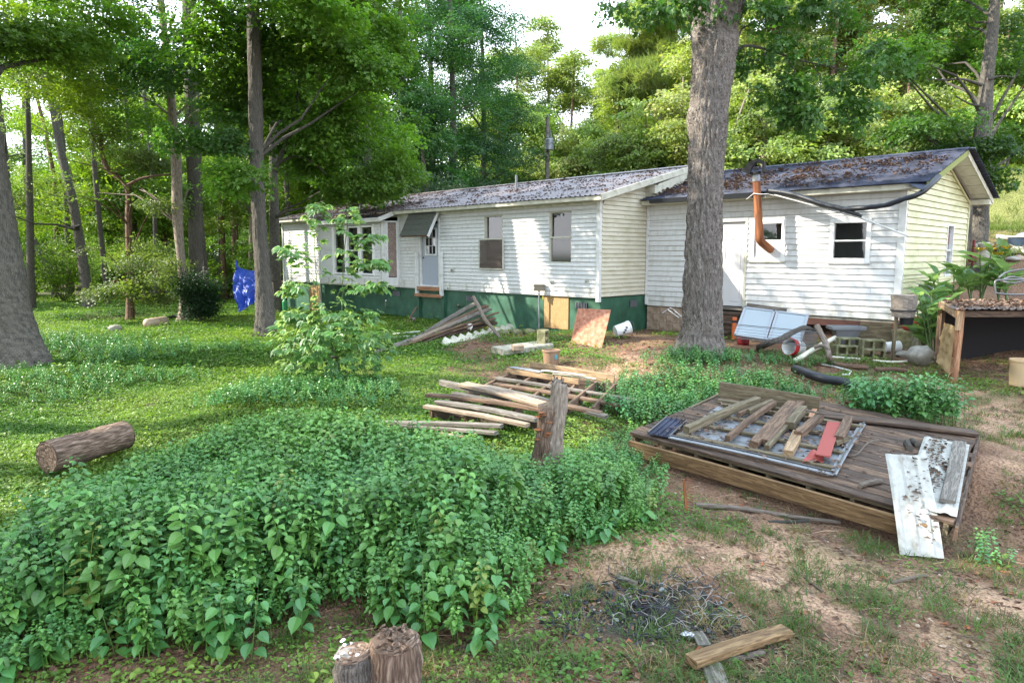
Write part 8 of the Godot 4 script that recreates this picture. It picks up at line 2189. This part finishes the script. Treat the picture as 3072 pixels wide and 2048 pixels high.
	while tries < 75000:
		tries += 1
		var z := -4.0 - 30.0 * pow(R(0, 1), 1.5)
		var x := R(-1.0, 1.0) * (1.0 - z * 0.8)
		if R(0, 1) > green_cover(x, z) * 0.95: continue
		if on_deck(x, z) or under_house(x, z): continue
		if x > 12.0: continue
		var m := 0 if R(0, 1) < 0.55 else (1 if R(0, 1) < 0.75 else 2)
		var s := R(0.7, 1.35) * (1.0 if z > -14.0 else 1.35)
		var n := noise_a.get_noise_2d(x * 0.7 - 20.0, z * 0.7)
		lists[m].append(Transform3D(Basis(Vector3.UP, R(0, TAU)).scaled(Vector3.ONE * s), on_ground(x, z)))
		var t := R(0.7, 1.2)
		tints[m].append(Color(0.125 * t, 0.255 * t, 0.04 * t).lerp(Color(0.24 * t, 0.36 * t, 0.06 * t), clampf(0.4 + n * 1.4, 0, 1)))
	# sparse tufts on the bare right side
	for k in 1500:
		var z := -4.0 - 9.5 * R(0, 1)
		var x := R(-0.6, 0.95) * -z + 0.3
		if x > 8.6 or (on_deck(x, z)) or under_house(x, z): continue
		var n := noise_a.get_noise_2d(x * 1.7 + 60.0, z * 1.7)
		if n + R(-0.25, 0.25) < (0.3 if z > -6.5 else 0.0): continue
		if Vector2((x - 1.0) / 0.8, (z + 4.75) / 0.5).length() < 1.0: continue
		var m := 1 + rng.randi() % 2
		lists[m].append(Transform3D(Basis(Vector3.UP, R(0, TAU)).scaled(Vector3.ONE * R(0.25, 0.6)), on_ground(x, z, -0.01)))
		var t := R(0.7, 1.2)
		tints[m].append(Color(0.07 * t, 0.15 * t, 0.035 * t))
	for m in 3: one_many("ground_cover", "low creeping green ground cover of the yard", tufts[m], M.leaf, lists[m], tints[m])
	# grass
	var gm: Array = [grass_mesh(1, 22, 0.1), grass_mesh(2, 16, 0.16)]
	lists = [[], []]
	tints = [[], []]
	for k in 7000:
		var z := -3.8 - 9.0 * pow(R(0, 1), 1.3)
		var x := R(-0.5, 0.95) * -z + 0.3
		if x > 8.8 or on_deck(x, z) or under_house(x, z): continue
		var n := noise_b.get_noise_2d(x * 0.9 + 20.0, z * 0.9)
		if n + R(-0.3, 0.3) < (0.04 if x < 3.6 + z * 0.1 else -0.12): continue
		if Geometry2D.is_point_in_polygon(Vector2(x, z), thicket): continue
		var m := rng.randi() % 2
		lists[m].append(Transform3D(Basis(Vector3.UP, R(0, TAU)).scaled(Vector3.ONE * R(0.4, 1.1)), on_ground(x, z)))
		var t := R(0.7, 1.3)
		tints[m].append(Color(0.1 * t, 0.18 * t, 0.035 * t) if R(0, 1) > 0.2 else Color(0.32 * t, 0.23 * t, 0.12 * t))
	# meadow on the right bank
	for k in 5000:
		var x := R(12.5, 30.0)
		var z := -17.5 - R(0, 1) * 20.0
		if x / -z < 0.6: continue
		lists[1].append(Transform3D(Basis(Vector3.UP, R(0, TAU)).scaled(Vector3(2.2, R(1.6, 2.6), 2.2)), on_ground(x, z)))
		var t := R(0.7, 1.2)
		tints[1].append(Color(0.15 * t, 0.2 * t, 0.045 * t))
	for m in 2: one_many("grass", "thin grass tufts on the bare ground and the right meadow", gm[m], M.leaf, lists[m], tints[m])
	# fallen leaves, straw and twigs
	var places: Array = []
	var cols: Array = []
	for k in 26000:
		var z := -3.7 - 24.0 * pow(R(0, 1), 1.7)
		var x := R(-0.95, 1.0) * -z
		if x > 11.0 or under_house(x, z) or on_deck(x, z): continue
		var n := noise_a.get_noise_2d(x * 1.1 + 12.0, z * 1.1)
		if n + R(-0.35, 0.35) < -0.04: continue
		places.append(Transform3D((Basis(Vector3.UP, R(0, TAU)) * Basis(Vector3.RIGHT, R(-0.5, 0.5))).scaled(Vector3.ONE * R(0.2, 0.75)), on_ground(x, z, 0.006)))
		var t := R(0.4, 1.3)
		cols.append(Color(0.19 * t, 0.1 * t, 0.06 * t) if R(0, 1) > 0.08 else Color(0.3 * t, 0.1 * t, 0.04 * t))
	for k in 2600:
		var p: Vector3 = HOUSE * Vector3(R(-16, 6), 0, R(0.2, 3.5))
		if R(0, 1) < 0.3: p = Vector3(-8.65, 0.791, -21.836) + ball() * Vector3(3.2, 0, 2.2)
		if under_house(p.x, p.z): continue
		places.append(Transform3D((Basis(Vector3.UP, R(0, TAU)) * Basis(Vector3.RIGHT, R(-0.5, 0.5))).scaled(Vector3.ONE * R(0.4, 1.1)), on_ground(p.x, p.z, 0.01)))
		var t := R(0.5, 1.3)
		cols.append(Color(0.21 * t, 0.1 * t, 0.055 * t))
	one_many("leaf_litter", "brown fallen leaves scattered over the yard", dead_leaf(), M.dead, places, cols)
	var twig := tube([[Vector3(-0.11, 0, 0), 0.0045], [Vector3(-0.02, 0.008, 0.012), 0.004], [Vector3(0.11, 0, -0.01), 0.002]], 5)
	places = []
	cols = []
	for k in 15000:
		var z := -3.7 - 9.0 * pow(R(0, 1), 1.6)
		var x := R(-0.55, 0.95) * -z + 0.2
		if x > 8.8 or under_house(x, z): continue
		if on_deck(x, z): continue
		var n := noise_b.get_noise_2d(x * 0.7, z * 0.7)
		if n + R(-0.4, 0.4) < 0.0: continue
		places.append(Transform3D((Basis(Vector3.UP, R(0, TAU)) * Basis(Vector3.BACK, R(-0.15, 0.15))).scaled(Vector3(R(0.2, 1.1), R(0.3, 0.9), R(0.3, 0.9))), on_ground(x, z, 0.008)))
		var t := R(0.6, 1.4)
		cols.append(Color(0.13 * t, 0.09 * t, 0.065 * t) if R(0, 1) < 0.62 else Color(0.36 * t, 0.26 * t, 0.16 * t))
	var peb: Array = []
	var pebc: Array = []
	var stone := lathe([[0.0, -0.5], [0.8, -0.3], [1.0, 0.1], [0.6, 0.5], [0.0, 0.6]], 6)
	for k in 3000:
		var z := -3.7 - 9.0 * pow(R(0, 1), 1.6)
		var x := R(-0.4, 0.95) * -z + 0.2
		if x > 8.8 or under_house(x, z) or on_deck(x, z): continue
		var s := R(0.004, 0.018)
		peb.append(Transform3D(Basis.from_euler(Vector3(R(-0.6, 0.6), R(0, 6), R(-0.6, 0.6))).scaled(Vector3(s, s * 0.7, s)), on_ground(x, z, 0.003)))
		pebc.append(Color(0.3, 0.22, 0.16) * R(0.5, 1.4))
	one_many("pebbles", "small stones and clods on the bare ground", stone, M.painted, peb, pebc)
	one_many("twigs", "small twigs and straw scattered on the bare ground", twig, M.painted, places, cols)

# the weeds that stand out along the front edge, leaf by leaf
func edge_weeds(edge: Array) -> void:
	var st := new_st()
	st.set_color(Color.WHITE)
	leaf_shape(st, Transform3D(), 1.0, 3)
	var leaf := done(st)
	var mats: Array = []
	for c in [Color(0.06, 0.19, 0.05), Color(0.085, 0.215, 0.05), Color(0.055, 0.165, 0.05)]:
		var m: StandardMaterial3D = M.leaf_weed.duplicate()
		m.vertex_color_use_as_albedo = false
		m.albedo_color = c.linear_to_srgb()
		mats.append(m)
	for s in [Vector3(-1.973, 0.204, -4.55), Vector3(-0.406, 0.281, -4.61), Vector3(-0.157, 0.309, -4.627), Vector3(-0.61, 0.267, -4.533), Vector3(-1.817, 0.199, -4.474), Vector3(-1.549, 0.209, -4.732)]:
		edge.append([Transform3D(Basis(Vector3.UP, R(0, TAU)).scaled(Vector3.ONE * R(0.6, 0.9)), s), 0])
	for e in edge:
		var o := thing("weed_plant", "broad leaved green weed standing along the front edge of the thicket", "plant", e[0].origin, "single weeds at the front edge of the thicket")
		var h: float = e[0].basis.y.length() * 0.7
		var lean := Vector3(R(-0.1, 0.1), 0, R(-0.1, 0.1))
		part(o, "stem", tube([[Vector3(0, -0.05, 0), 0.006], [lean + Vector3(0, h, 0), 0.003]], 5), M.stem_green)
		var turn := R(0, TAU)
		for k in 16:
			var f := lerpf(0.2, 1.0, float(k / 2) / 7.0)
			if k % 2 == 0: turn += PI / 2.0 + R(-0.4, 0.4)
			var yaw := turn + (PI if k % 2 else 0.0) + R(-0.2, 0.2)
			var size := (0.105 - 0.05 * pow(f, 3.0)) * R(0.7, 1.2)
			var b := Basis(Vector3.UP, yaw) * Basis(Vector3.BACK, R(-0.65, 0.1)) * Basis(Vector3.RIGHT, R(-0.3, 0.3))
			part(o, "leaf", leaf, mats[rng.randi() % 3], Transform3D(b.scaled(Vector3.ONE * size), lean * f + Vector3(0, h * f, 0) + Basis(Vector3.UP, yaw) * Vector3(0.05, 0, 0)))
